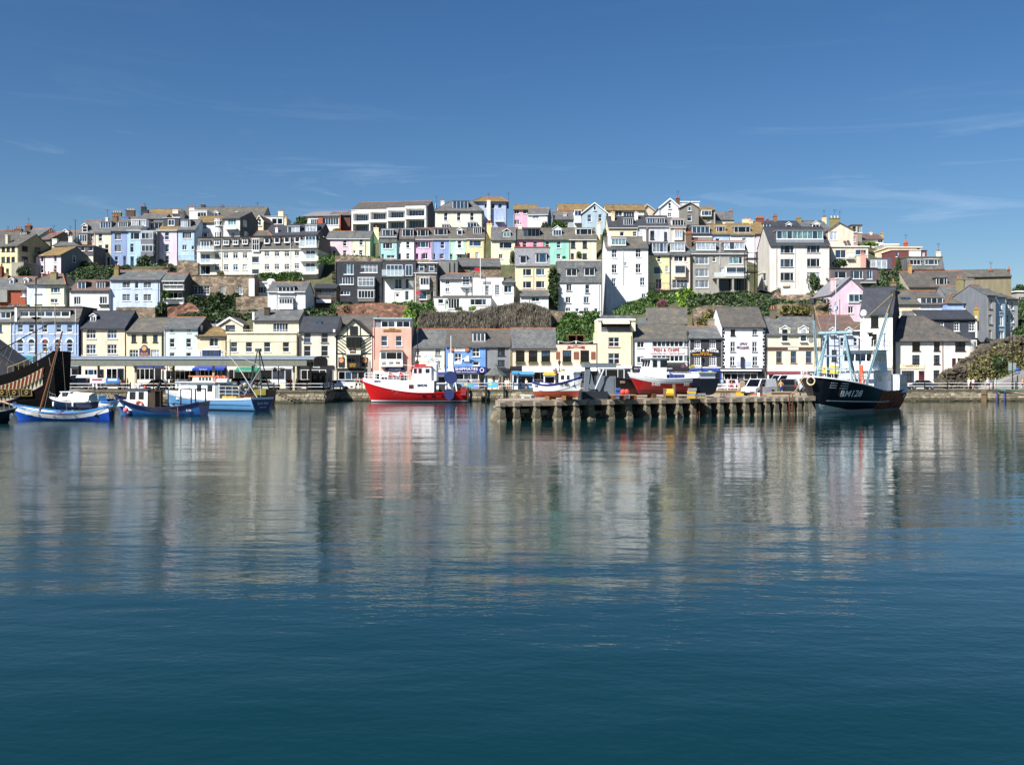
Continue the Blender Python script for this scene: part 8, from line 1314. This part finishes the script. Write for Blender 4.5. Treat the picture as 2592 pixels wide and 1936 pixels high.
# ================================================================ people
def person_mesh(pose):
 J = {'pel': (0,0,.93), 'ch': (0,0,1.25), 'nk': (0,0,1.45), 'hd': (0,-.02,1.62), 'hdt': (0,-.01,1.74)}
 step = {'stand': .0, 'walk': .22, 'lean': .06, 'sit': 0}[pose]
 ed = [('pel', 'ch'),('ch', 'nk'),('nk', 'hd'),('hd', 'hdt')]; rad = {'pel': .15, 'ch': .165, 'nk': .062, 'hd': .1, 'hdt': .07}
 for s, n in ((-1, 'l'),(1, 'r')):
  fy = step*s
  J[n+'sh'] = (s*.19,0,1.39); J[n+'el'] = (s*.25,.05-fy*.4,1.12); J[n+'wr'] = (s*(.2 if pose == 'lean' else .25),-.08-fy*.8 if pose != 'lean' else -.25,.9 if pose != 'lean' else 1.15); J[n+'fi'] = tuple(Vector(J[n+'wr'])+Vector((0,-.03,-.12 if pose != 'lean' else .02)))
  if pose == 'sit': J[n+'hp'] = (s*.1,0,.9); J[n+'kn'] = (s*.12,-.42,.88); J[n+'an'] = (s*.12,-.44,.46); J[n+'to'] = (s*.13,-.6,.42)
  else: J[n+'hp'] = (s*.1,0,.88); J[n+'kn'] = (s*.11,-fy*.6-.02,.5); J[n+'an'] = (s*.11,-fy*1.0+(.1 if fy < 0 else 0),.09); J[n+'to'] = (s*.13,-fy*1.0-.16+(.1 if fy < 0 else 0),.04)
  ed += [('ch', n+'sh'),(n+'sh', n+'el'),(n+'el', n+'wr'),(n+'wr', n+'fi'),('pel', n+'hp'),(n+'hp', n+'kn'),(n+'kn', n+'an'),(n+'an', n+'to')]
  rad.update({n+'sh': .075, n+'el': .05, n+'wr': .036, n+'fi': .028, n+'hp': .11, n+'kn': .07, n+'an': .05, n+'to': .04})
 ks = list(J); me = bpy.data.meshes.new('person_body'); dz = -.42 if pose == 'sit' else 0
 me.from_pydata([(x, y, z+dz) for x, y, z in (J[k] for k in ks)],[(ks.index(a), ks.index(b)) for a, b in ed],[]); o = bpy.data.objects.new('tmp', me); COL.objects.link(o); md = o.modifiers.new('s', 'SKIN'); sk = me.skin_vertices[0].data
 for i, k in enumerate(ks): sk[i].radius = (rad[k], rad[k]*.8); sk[i].use_root = k == 'pel'
 o.modifiers.new('u', 'SUBSURF').levels = 1; dg = bpy.context.evaluated_depsgraph_get(); out = bpy.data.meshes.new_from_object(o.evaluated_get(dg)); bpy.data.objects.remove(o)
 for i in range(5): out.materials.append(pt('c89878', .6, name='skin'))
 for p in out.polygons:
  c = p.center; z = c.z-dz; p.use_smooth = True; arm = abs(c.x) > .2 and z < 1.3
  p.material_index = 4 if z > 1.66 or (z > 1.55 and c.y > .02) else 0 if z > 1.43 or (arm and z < 1.2) else 1 if z > .95 else 2 if z > .5 or pose == 'sit' else (0 if z > .12 else 3)
  if pose == 'sit' and z < .55: p.material_index = 0
 return out
PM = {k: person_mesh(k) for k in ('stand', 'walk', 'lean', 'sit')}
skin, hairs = pt('c89878', .6, name='skin'),[pt(c, .8, name='hair') for c in ('3a2a1c', '6a4a2c', 'b8a080', '8c8c88', '1c1814')]
def person(label, px, Y, pose, top, bot, head=None, z=None, hat=None, group=None, long=False):
 p = P(px, HY, Y); o = bpy.data.objects.new('person', PM[pose]); COL.objects.link(o); o.location = (p.x, p.y, QZ if z is None else z); o.rotation_euler = (0,0, random.uniform(-2.6,2.6) if head is None else R(head)); o.scale = (1,1, random.uniform(.94,1.03))
 ms = [skin, pt(top, .8, name='top_cloth'), pt(bot, .8, name='trouser_cloth'), pt('2a2624', .7, name='shoes'), pt(hat, .8, name='hat') if hat else random.choice(hairs)]
 for i, m in enumerate(ms): o.material_slots[i].link = 'OBJECT'; o.material_slots[i].material = m
 return tag(o, label, 'person', group)
W_, RD, BL, NV, BG, BK, PK, TL, YL, GR = 'e4e4e2', 'b82c30', '4a78b8', '28304c', 'b8a888', '1c1c20', 'd88c98', '5cb0b4', 'd8c050', '6c7a5c'
for a in (
('person in a cream top and sun hat behind the rails at the right', 2453,148.6, 'stand', 'e0d4b0', 'd8d0c0', 170, None, 'd8c8a0'),('person in a pink-white shirt and maroon trousers at the right rails', 2463,149, 'walk', 'dcc0cc', '5a2c3c', 120),
('person in a lilac checked top leaning by the right rails', 2503,149, 'stand', 'a0a4c8', '28305c', 40),('person in a white cap beside the lilac-topped person', 2500,150.2, 'walk', 'd8d4d0', '4c4c60', 20, None, 'e8e0d0'),('person in a turquoise shirt and straw hat by the right rails', 2520,148.8, 'stand', '7cc4c8', 'b8b4b0', 30, None, 'd8c8a8'),('person in an orange top at the right edge of the picture', 2588,149, 'walk', 'c88860', '3c3c48', 90),
('person in a white shirt by the glass phone kiosk', 1332,151, 'stand', W_, NV),('person in navy by the ice cream kiosk', 1317,152, 'stand', '30386c', BK),('person in a grey top under the cream pub awning', 1361,154, 'walk', '8c8c90', '3c3c40'),('person in red seated near the cream pub awning', 1378,153, 'sit', RD, NV),('person in a white top seated by the yellow menu board', 1388,153, 'sit', W_, '5c6478'),
('person in white walking past the pale yellow building', 1556,154, 'walk', W_, '8c8478'),('person in red near the bow of the red fishing boat', 1586,152, 'stand', RD, '2c2c34'),
('person in a red jacket seated outside the black public house', 1812,150, 'sit', RD, NV),('person in a pale blue shirt standing outside the black public house', 1828,150.5, 'stand', '8cb0cc', '3c4c70'),('person in white standing by the white inn tables', 1842,150, 'stand', W_, 'b8b0a0'),('person in a red dress at the white inn tables', 1852,149, 'sit', RD, RD),('person in yellow with auburn hair before the white inn', 1867,151, 'walk', 'd8c888', '8c6c50', None, None, '8a4424'),('person in a white top bending by the white inn tables', 1865,148.6, 'lean', W_, '34508c'),('person in peach at the door of the white inn', 1898,154, 'stand', 'd8a080', BK),
('bare-shouldered person in blue shorts crouched beside the black off-road car', 1977,109.5, 'lean', 'c89878', '2c58a8', 200, PZ),
('person in red by the half-timbered inn door', 902,153, 'stand', RD, NV),('person in a green top by the half-timbered inn', 899,151.5, 'walk', '3c7c4c', BK),('person in pink by the bow of the red trawler', 911,150.5, 'stand', PK, '5c4c4c'),('person in maroon at the salmon cafe tables', 984,154, 'sit', '7a2430', BK),('person in white at the salmon cafe tables', 1008,153.5, 'sit', W_, PK),('person in peach at the salmon cafe tables', 1018,154, 'sit', 'd8a890', '5c5c68'),('person in rose standing outside the salmon cafe', 975,152.5, 'stand', PK, W_),
('person in navy stripes outside the blue gift shop', 1186,154, 'stand', '3c3c6c', NV),('person in a pale top outside the blue gift shop', 1193,153.5, 'walk', 'd8c8c0', 'b8a8a0'),('person with a bare back outside the blue gift shop', 1213,152, 'stand', 'c89878', 'a8a090'),('person in a sky blue shirt outside the blue gift shop', 1227,153, 'stand', '84b8d8', '5c6078'),('person in a pink hat beside the slate-roofed kiosk', 1263,149.8, 'walk', 'c89898', '8c5c5c'),('person in cream walking behind the white rails near the kiosk', 1281,149, 'walk', 'e0dcc8', 'c8c0a8'),('person in a straw hat bending behind the white rails', 1287,148.4, 'lean', 'e8e4d8', 'a89a80', None, None, 'd8c8a0'),
('person in red and white under the market shelter', 312,148, 'stand', 'd88c8c', W_),('person in pale pink under the market shelter', 316,149.4, 'walk', 'e0c0c0', 'b07878'),('person in white under the market shelter', 323,150, 'stand', W_, '3c3c48'),('person in a red shirt at the quay rail of the market', 311,143, 'stand', 'c05050', 'a89080'),
('person in yellow by the hanging baskets', 433,150, 'stand', 'd8c468', '6c5c3c'),('person in olive by the hanging baskets', 437,152, 'walk', '7c8450', BG),('person in a cream dress outside the mint green house', 441,153.5, 'stand', 'e0d8b8', 'e0d8b8'),('person in light blue outside the mint green house', 451,154, 'stand', '9cb4cc', '3c4458'),('person in white outside the mint green house', 478,153, 'walk', W_, 'b87c7c'),('person in grey-blue at the shell shop awning', 488,154, 'stand', '7c8ca4', NV),('person with a pale shirt at the blue awning', 561,153, 'stand', 'd8d8d4', 'a8a090'),('person in brown at the blue awning', 535,154, 'stand', '5c3c30', '2c2420'),
('person in blue at the green awning', 617,153.6, 'stand', '6488b0', BK),('person in a teal shirt at the green awning', 635,153.6, 'walk', '6cb8b0', BG),('person in navy leaning on the green awning shop', 591,153, 'stand', NV, 'a89888'),('person in a red coat by the white shop front', 731,150, 'stand', 'c01c28', '2c2c30'),('person in orange by the white shop front', 738,151, 'walk', 'd87858', '5c4c44'),('person in white beside the shelter column', 750,149.6, 'stand', W_, NV),('person in black by the shelter column', 788,150, 'walk', BK, BK),('person in lilac near the shelter end', 815,151, 'stand', 'a890b8', '44405c'),('person in black in the kiosk shadow', 800,152, 'stand', '24242c', '2c2c34'),
): person(*a)
# ================================================================ street furniture
def thing(name, label, cat, px, Y, z=None, rz=0):
 p = P(px, HY, Y); return empty(name, (p.x, p.y, QZ if z is None else z), rz, label, cat)
iron = pt('17191c', .5, name='cast_iron')
def basket_lamp(label, px, Y, h=4.2, baskets=True):
 r = thing('lamp_post', label, 'lamp post', px, Y); MB().lathe([(.16,0),(.16,.6),(.08,.8),(.06, h-.4),(.1, h-.35)],(0,0,0),8).build('post', iron, r); MB().lathe([(.1, h-.35),(.24, h+.15),(.2, h+.2),(.06, h+.4),(.02, h+.5)],(0,0,0),6).build('lantern', pt('38403c', .3, name='lantern'), r)
 if baskets:
  MB().tube((-.55,0, h-.9),(.55,0, h-.9),.03).build('bracket', iron, r)
  for s_, c in ((-1, LM['p']),(1, leaf_mat('flower', '5c6a20', 'a09030', 'd8c040'))):
   q = random.Random(px+s_); o = leaves('hanging_basket', [Vector((q.gauss(0,.2), q.gauss(0,.2), q.gauss(0,.15))) for _ in range(160)], c, .09, r, (s_*.6,0, h-1.2), rnd=q)
 return r
basket_lamp('lamp post with flower baskets by the market shelter end', 705,150.5,4.2); basket_lamp('lamp post with flower baskets outside the mint green house', 424,153,4.4); basket_lamp('lamp post with flower baskets in front of the number fifteen house', 1055,151,4.0); basket_lamp('tall iron lamp standard in front of the cream patterned-roof house', 1057,156,9.0, False); basket_lamp('lamp post with flower baskets before the peach pub awning', 1416,151,4.0); basket_lamp('lamp post with flower baskets at the black public house', 1742,152.5,4.6); basket_lamp('slim lantern post between restaurant and black public house', 1741,157,8.6, False)
r = thing('street_light', 'tall black street light behind the right-hand rails', 'street light', 2563,150); MB().lathe([(.16,0),(.15,1.2),(.08,1.3),(.05,8.6)],(0,0,0),8).build('post', iron, r); MB().box(-.12,-.5,8.5,.12,.3,8.75).build('lamp_head', pt('303438', .4, name='lamp_head'), r); MB().tube((-.9,0,6.2),(.4,0,6.2),.05).build('sign_arm', iron, r)
r = thing('road_sign', 'grey-backed road sign board and small blue sign on the ramp', 'sign', 2563,152.5, QZ+.6); MB().box(-.5,0,0,-.42,.08,3.4).box(.42,0,0,.5,.08,3.4).build('posts', steel, r); MB().box(-.65,-.06,2.2,.5,-.01,3.4).build('sign_board', pt('8c9894', .5, name='sign_back'), r); MB().box(.55,-.05,2.0,1.15,0,2.35).build('blue_sign', pt('3468b8', .5, name='sign_blue'), r); MB().box(.5,-.05,2.4,.85,0,2.75).build('blue_sign', pt('3468b8', .5, name='sign_blue'), r)
r = thing('kiosk', 'small hexagonal kiosk with a grey slate cone roof', 'kiosk', 1254,152.5); MB().lathe([(1.15,0),(1.15,2.1)],(0,0,0),6).build('wall', render_wall('efe0b8'), r); MB().lathe([(1.75,2.1),(.9,2.75),(.08,3.9)],(0,0,0),6).build('roof', roof_mat('slate'), r)
for a_ in (-110,-50): MB().box(-.25,-.03,.7,.25,.03,1.9).build('window', pt('6a2c24', .4, name='red_brown'), r, (1.02*math.cos(R(a_)),1.02*math.sin(R(a_)),0), R(a_+90))
r = thing('obelisk', 'tapering grey granite obelisk beside the half-timbered inn', 'obelisk', 935,153); MB().prism([(-.45,-.45,0),(.45,-.45,0),(.45,.45,0),(-.45,.45,0)],(0,0,.8)).build('plinth', quayst, r); m = MB(); m.v = [(-.33,-.33,.8),(.33,-.33,.8),(.33,.33,.8),(-.33,.33,.8),(-.2,-.2,4.2),(.2,-.2,4.2),(.2,.2,4.2),(-.2,.2,4.2),(0,0,4.6)]; m.f = [(0,1,5,4),(1,2,6,5),(2,3,7,6),(3,0,4,7),(4,5,8),(5,6,8),(6,7,8),(7,4,8)]; m.build('shaft', pt('a39a90', .8, name='granite'), r)
def stall(label, px, Y, w, h, awn, front, sign=None, txt=None):
 r = thing('kiosk', label, 'kiosk', px, Y); MB().box(-w/2,0,0, w/2,1.8, h).build('booth', pt(front, .6, name='booth_paint'), r); MB().box(-w/2-.1,-.5, h, w/2+.1,1.9, h+.18).build('canopy', pt(awn, .6, name='canopy'), r); MB().box(-w/2+.15,-.02,.95, w/2-.15,0, h-.35).build('hatch', glass_mat('black'), r); MB().box(-w/2,-.25,.85, w/2,0,.95).build('counter', WHITE, r)
 if sign: MB().box(-w/2,-.55, h-.05, w/2,-.5, h+.4).build('sign', pt(sign, .5, name='sign'), r);
 if txt: lettering(txt, r, (0,-.58, h+.18),.25, WHITE, w*.7)
 return r
stall('blue and white ice cream kiosk before the peach pub', 1331,152,2.4,2.3, 'b8d0e0', '8cb8d8', '5aa0d0'); stall('white booth with a yellow menu board before the peach pub wing', 1391,151.5,1.7,2.2, 'f0efe8', 'd8dce0', 'e8b828'); stall('white ticket booth behind the white double-ended boat', 1446,150,2.7,2.6, 'c8c8c0', 'ececea'); stall('white snack bar hut beside the gift shop', 1113,152.5,2.0,2.2, 'f2f2f0', 'e4e8ec', '3c4c8c'); stall('dark green-roofed hut under the shelter end', 806,150.5,2.2,2.4, '5c6460', '3a3e44'); stall('tall grey phone kiosk by the white rails', 1304,150.5,.8,2.4, '5aa8d0', 'd8e4ec', '4a98c8')
def parasol(label, px, Y, z, c1, c2, r_=1.5, h=2.6):
 r = thing('parasol', label, 'parasol', px, Y, z); MB().tube((0,0,0),(0,0, h+.1),.03).build('pole', steel, r); n = 8
 for i in range(n): a, b_ = 2*math.pi*i/n, 2*math.pi*(i+1)/n; MB().poly([(0,0, h+.05),(r_*math.cos(a), r_*math.sin(a), h-.55),(r_*math.cos(b_), r_*math.sin(b_), h-.55)]).quad((r_*math.cos(a), r_*math.sin(a), h-.55),(r_*math.cos(a), r_*math.sin(a), h-.7),(r_*math.cos(b_), r_*math.sin(b_), h-.7),(r_*math.cos(b_), r_*math.sin(b_), h-.55)).build('panel', pt(c1 if i % 2 else c2,.8, name='parasol_cloth'), r)
 return r
for i, (px_, Y_) in enumerate(((1672,152),(1692,153),(1712,151.5),(1742,150.5))): parasol(['blue and white parasol nearest the red boat wheelhouse', 'second blue and white parasol behind the red boat', 'third blue and white parasol behind the red boat', 'purple and white parasol above the navy hull'][i], px_, Y_, QZ, 'e8e8f0', '4a58a8' if i < 3 else '50408c')
parasol('cream parasol beside the red trawler wheelhouse', 985,153.5, QZ, 'e8dcd0', 'c05048'); parasol('red and white parasol at the salmon cafe', 1012,154.5, QZ, 'e0d8d4', 'b83838')
def table(label, px, Y, z, c):
 r = thing('picnic_table', label, 'table', px, Y, z); MB().box(-.8,-.35,.7,.8,.35,.76).build('table_top', pt(c, .7, name='table_paint'), r)
 for y in (-.75,.75): MB().box(-.8, y-.12,.42,.8, y+.12,.47).build('bench', pt(c, .7, name='table_paint'), r)
 for x in (-.6,.6): MB().tube((x, -.75,0),(x, .3,.7),.04).tube((x, .75,0),(x, -.3,.7),.04).build('leg', pt(c, .7, name='table_paint'), r)
table('pale picnic table outside the white inn', 1846,149.6, QZ, 'd8d8d4'); table('red picnic table outside the white inn', 1858,148.2, QZ, 'b83030'); table('pale picnic table outside the black public house', 1822,148.6, QZ, 'd0d0cc')
railing('white guard rail on the pier behind the navy hull', [(P(1815,0,123).x, 123, PZ),(P(1868,0,122).x, 122, PZ)], post='white', step=1.2, pr=.035)
r = thing('bollard', 'weathered timber mooring post beside the white van', 'bollard', 1879,110, PZ); MB().box(-.24,-.2,0,.24,.2,1.45).prism([(-.24,-.2,1.45),(.24,-.2,1.45),(.14,-.1,1.55),(-.14,-.1,1.55)],(0,.3,0)).build('post', pt('9c8c74', .9, name='weathered_timber'), r)
r = thing('bollard', 'thin timber post at the front corner of the white van', 'bollard', 1927,104.6, PZ); MB().box(-.1,-.1,0,.1,.1,1.1).lathe([(.12,1.1),(.08,1.2),(.02,1.22)],(0,0,0),8).build('post', pt('4c4438', .9, name='dark_timber'), r)
r = thing('recycling_bin', 'olive green wheeled bin behind the white van', 'bin', 1958,112, PZ); MB().prism([(-.5,-.5,.1),(.5,-.5,.1),(.6,-.6,1.5),(-.6,-.6,1.5)],(0,1.1,0)).build('body', pt('5c6430', .6, name='bin_green'), r); MB().box(-.65,-.65,1.5,.65,.55,1.62).build('lid', pt('4c5428', .6, name='bin_lid'), r)
r = thing('pallet_stack', 'low stack of timber pallets with orange buoys on the pier', 'pallets', 1577,92.5, PZ, R(10))
for i in range(5): MB().box(-1.1,-.7+i*.32,.38,1.1,-.45+i*.32,.46).build('plank', pt('a08468', .9, name='pallet_wood'), r)
for x in (-1,0,1): MB().box(x-.1,-.7,0, x+.1,.85,.37).build('bearer', pt('6a4a30', .9, name='bearer_wood'), r)
for k, x in enumerate((0,.35)): tag(ball((0,0,0),.26).build('buoy', pt('d84838', .5, name='orange_buoy'), None, r.location+Vector((x, .1,.7))),['orange buoy on the pallet stack, left one', 'orange buoy on the pallet stack, right one'][k], 'buoy')
r = thing('yellow_winch', 'yellow cable winch under the stern of the red fishing boat', 'winch', 1694,93.5, PZ); MB().tube((-.35,0,.55),(.35,0,.55),.42, seg=12).build('drum', pt('d8a030', .6, name='yellow_paint'), r); MB().box(-.5,-.4,0,-.36,.4,1.0).box(.36,-.4,0,.5,.4,1.4).build('frame', pt('7a6a50', .7, name='rusty_frame'), r)
r = thing('tool_pile', 'small pile of rope and cans in front of the white van', 'gear', 1908,103.2, PZ); ring((0,0,.12),.35,.1).build('rope_coil', rope, r).rotation_euler = (R(90),0,0); MB().lathe([(.14,0),(.14,.35),(.05,.4)],(.5,0,0),9).build('can', bw, r); MB().lathe([(.12,0),(.12,.3)],(.8,.1,0),9).build('can', pt('a03028', .5, name='red_can'), r)
r = thing('crate', 'yellow fish crate on the deck beside the mooring post', 'crate', 1873,108.5, PZ); MB().box(-.35,-.25,0,.35,.25,.32).build('base', pt('d8a828', .6, name='crate_yellow'), r); MB().box(-.38,-.28,.32,.38,.28,.4).build('rim', pt('c89820', .6, name='crate_rim'), r)
for k, (px_, Y_, w_) in enumerate(((1810,117,3.0),(1850,116,3.4),(1982,106.5,1.7))): r = thing('timber_baulk', ['long timber baulk on the pier behind the navy hull', 'timber baulk with planks left of the white van', 'short concrete block at the pier edge by the black trawler'][k], 'baulk', px_, Y_, PZ); MB().box(-w_, -.2,0, w_, .2,.35).build('beam', pt('9a8468', .9, name='baulk') if k < 2 else conc, r); MB().box(-w_*.8,-.35,.35, w_*.6,.15,.43).build('plank', pt('b09a80', .9, name='plank'), r)
def boxes(label, px, Y, n, c, z=PZ, rz=0):
 r = thing('fish_boxes', label, 'fish boxes', px, Y, z, R(rz)); bmh = MB().box(-.38,-.24,0,.38,.24,.24).mesh('fish_box'); bmh.materials.append(pt(c[0],.6, name='fish_box'))
 for i in range(n): put('fish_box', bmh, pt(c[i % len(c)],.6, name='fish_box'), r, (.85*(i//4)+random.uniform(-.05,.05), random.uniform(-.05,.05),.25*(i % 4)), random.uniform(-.1,.1))
boxes('stack of blue fish boxes by the black hull on the pier', 1560,97.5,7,['2c4c8c', '34589c']); boxes('stack of yellow and grey fish boxes right of the red fishing boat', 1752,96,6,['c8a030', '8c9094']); boxes('stack of orange fish boxes on the deck by the white van', 1892,111.5,5,['c8582c', 'b8c0c4'])
for k, (px_, Y_) in enumerate(((1836,100.5),(1772,94.8))):
 r = thing('lobster_pot', ['netted lobster pot at the pier edge between hull and van', 'netted lobster pot at the pier edge below the navy hull'][k], 'lobster pot', px_, Y_, PZ); MB().box(-.45,-.3,0,.45,.3,.06).build('base', pt('6a5a40', .9, name='slats'), r); m = MB()
 for x in (-.42,-.14,.14,.42): m.path([(x, .3*math.cos(math.pi*i/6),.42*math.sin(math.pi*i/6)) for i in range(7)],.02,5)
 for i in range(7): m.tube((-.42,.3*math.cos(math.pi*i/6),.42*math.sin(math.pi*i/6)),(.42,.3*math.cos(math.pi*i/6),.42*math.sin(math.pi*i/6)),.012, seg=4)
 m.build('netting', pt('3c5a70', .8, name='pot_net'), r)
# garden shed, banners, buoys, posts
r = empty('garden_shed', TP('U5', 1035,1335,191),0, 'dark green garden shed below the grey house', 'shed'); MB().box(-2.2,0,-1,2.2,3,1.7).build('wall', pt('3a4238', .8, name='shed_green'), r); MB().prism([(-2.4,-.2,1.6),(0,-.2,2.4),(2.4,-.2,1.6),(2.4,-.2,1.75),(0,-.2,2.55),(-2.4,-.2,1.75)],(0,3.4,0)).build('roof', pt('4a4c44', .8, name='shed_felt'), r); MB().box(-.9,-.03,-.9,.9,-.005,1.3).build('door', pt('333a32', .8, name='shed_door'), r)
r = empty('garden_steps', TP('U5', 340,1375,190),0, 'dark timber garden steps under the grey house', 'steps')
for i in range(6): MB().box(-1.1,-.3+i*.35, i*.35-.1,1.1,.1+i*.35, i*.35).build('tread', pt('5c4c3c', .8, name='tread'), r)
MB().tube((-1.1,-.3,0),(-1.1,1.8,2.9),.05).tube((1.1,-.3,0),(1.1,1.8,2.9),.05).build('handrail', pt('5c4c3c', .8, name='tread'), r)
r = empty('iron_stair', TP('U5', 925,1170,197),0, 'tall black iron stair beside the grey double house', 'stairs'); m = MB()
for x, y in ((-1,0),(1,0),(-1,2),(1,2)): m.tube((x, y, -3),(x, y, 7.5),.1)
for z in (3.6,4.6,6.2,7.2): m.tube((-1,0, z),(1,0, z),.05).tube((1,0, z),(1,2, z),.05)
m.build('frame', pt('2c2824', .7, name='iron_frame'), r)
for z in (3.5,6.1): MB().box(-1.2,-.2, z-.12,1.2,2.2, z).build('landing', pt('4a4038', .8, name='landing'), r)
for k, (x0, x1, c, lb) in enumerate(((1145,1330, 'e4e4e8', 'white printed banner on the market rails'),(1345,1520, '4a7cb8', 'blue and white banner on the market rails'))):
 a, b_ = TP('L1', x0,940, MKY+.2), TP('L1', x1,1005, MKY+.2); r = empty('banner', (a.x, a.y, b_.z),0, lb, 'banner'); MB().box(0,-.02,0, b_.x-a.x, .0, a.z-b_.z).build('cloth', pt(c, .7, name='banner_cloth'), r); MB().box(.3,-.03,.35, b_.x-a.x-.3,-.022,.6).build('print', pt('a03848' if k == 0 else 'e0e4e8', .7, name='banner_print'), r)
for k, (t, x0, x1, y0, y1, c, lb) in enumerate((('L3', -40,200,990,1040, 'e0e0e4', 'pale banner on the rails left of the red trawler'),('L3', 1870,2010,990,1060, '5cb0d0', 'turquoise picture banner on the rails near the kiosk'),('L3', 1560,1700,1000,1060, '6ca8b8', 'blue picture boards on the rails by the trawler stern'))):
 a, b_ = TP(t, x0, y0,147.25), TP(t, x1, y1,147.25); r = empty('banner', (a.x, 147.22, b_.z),0, lb, 'banner'); MB().box(0,-.02,0, b_.x-a.x, .0, a.z-b_.z).build('cloth', pt(c, .7, name='banner_cloth'), r); MB().box(.3,-.03,.3,(b_.x-a.x)*.45,-.022,.7).build('print', pt('d8b878' if k else 'b0b4c0', .7, name='banner_print'), r)
for k, (t, x) in enumerate((('L3', 1862),('L3', 2092),('L3', 1632))): p = TP(t, x, 1100,146.5); o = empty('mooring_post', (p.x, p.y, -1),0,['dark timber mooring post against the quay right of the red trawler', 'short timber mooring post on the quay behind the dinghy', 'black fender post at the stern of the red trawler'][k], 'post'); MB().lathe([(.14,0),(.14,3.0),(.1,3.05)],(0,0,0),8).build('post', pt('3c362c', .9, name='wet_timber'), o); MB().lathe([(.16,2.6),(.16,2.75)],(0,0,0),8).build('band', iron, o)
p = P(2492,1012,146.5); o = empty('quay_fender', (p.x, 146.7,0),0, 'brown timber fender on the right-hand quay wall', 'fender'); MB().box(-.35,-.1,-.5,.35,.1,1.6).build('timber', pt('7a6a50', .9, name='fender_timber'), o); MB().box(-.37,-.12,.9,.37,-.1,1.0).build('strap', iron, o)
p = P(2525,1000,146.3); o = empty('quay_ladder', (p.x, 146.5,0),0, 'blue painted ladder hoops on the right-hand quay wall', 'ladder'); m = MB()
for x in (0,1.1): m.tube((x, 0,-.3),(x, 0,1.5),.06).tube((x, 0,1.5),(x, .6,1.6),.06)
m.build('rails', pt('30408c', .5, name='blue_paint'), o); MB().tube((-.2,0,1.9),(4,-.1,1.5),.05).tube((-.2,0,1.9),(1.2,0,1.5),.05).build('green_rope', pt('6ca890', .7, name='green_rope'), o)
p = TP('U3', 1790,1070,189); o = empty('flagpole', p, 0, 'white flagpole with a small flag above the white flat-fronted house', 'flagpole'); MB().tube((0,0,-1),(0,0,3.9),.06).build('pole', WHITE, o); MB().box(-.1,0,1.2,-1.1,.02,1.9).build('flag', pt('b0303c', .7, name='flag_cloth'), o)
p = TP('L3', 965,1440*1-1450+30,184); o = empty('flagpole', TP('U3', 965,1445,187),0, 'white flagpole with a flag beside the narrow stone-fronted house', 'flagpole'); MB().tube((0,0,-1),(0,0,6.2),.06).build('pole', WHITE, o); MB().box(-.1,0,2.4,.9,.02,3.0).build('flag', pt('c03c50', .7, name='flag_cloth'), o)
p = TP('U1', 958,600,225); o = empty('utility_pole', p, 0, 'thin dark mast with aerials left of the peach bay house', 'mast'); MB().tube((0,0,-3),(0,0,5.7),.09,.05).build('pole', iron, o); MB().tube((-.6,0,5.5),(.6,0,5.5),.03).tube((-.4,0,5.2),(.4,0,5.2),.03).build('aerial', iron, o)
# thin rooftop aerials
for t, x, y, Y, lb in (('U1', 1780,260,258, 'thin aerial above the dark chimney on the left crest'),('U1', 685,440,230, 'thin aerial behind the pink cottage'),('U2', 1475,300,246, 'thin aerial beside the cream chimney'),('U5', 2040,260,224, 'tall aerial on the wide ochre chimney'),('U3', 1233,110,252, 'short aerial on the balconied flats'),('U3', 2148,70,256, 'thin aerial right of the lavender house')):
 o = empty('aerial', TP(t, x, y, Y),0, lb, 'aerial'); MB().tube((0,0,-2),(0,0,1.6),.03, seg=5).build('mast', iron, o); MB().tube((-.5,0,1.5),(.5,0,1.5),.02, seg=4).tube((-.3,0,1.2),(.3,0,1.2),.02, seg=4).build('crossbars', iron, o)
bpy.data.scenes.remove(TXT)
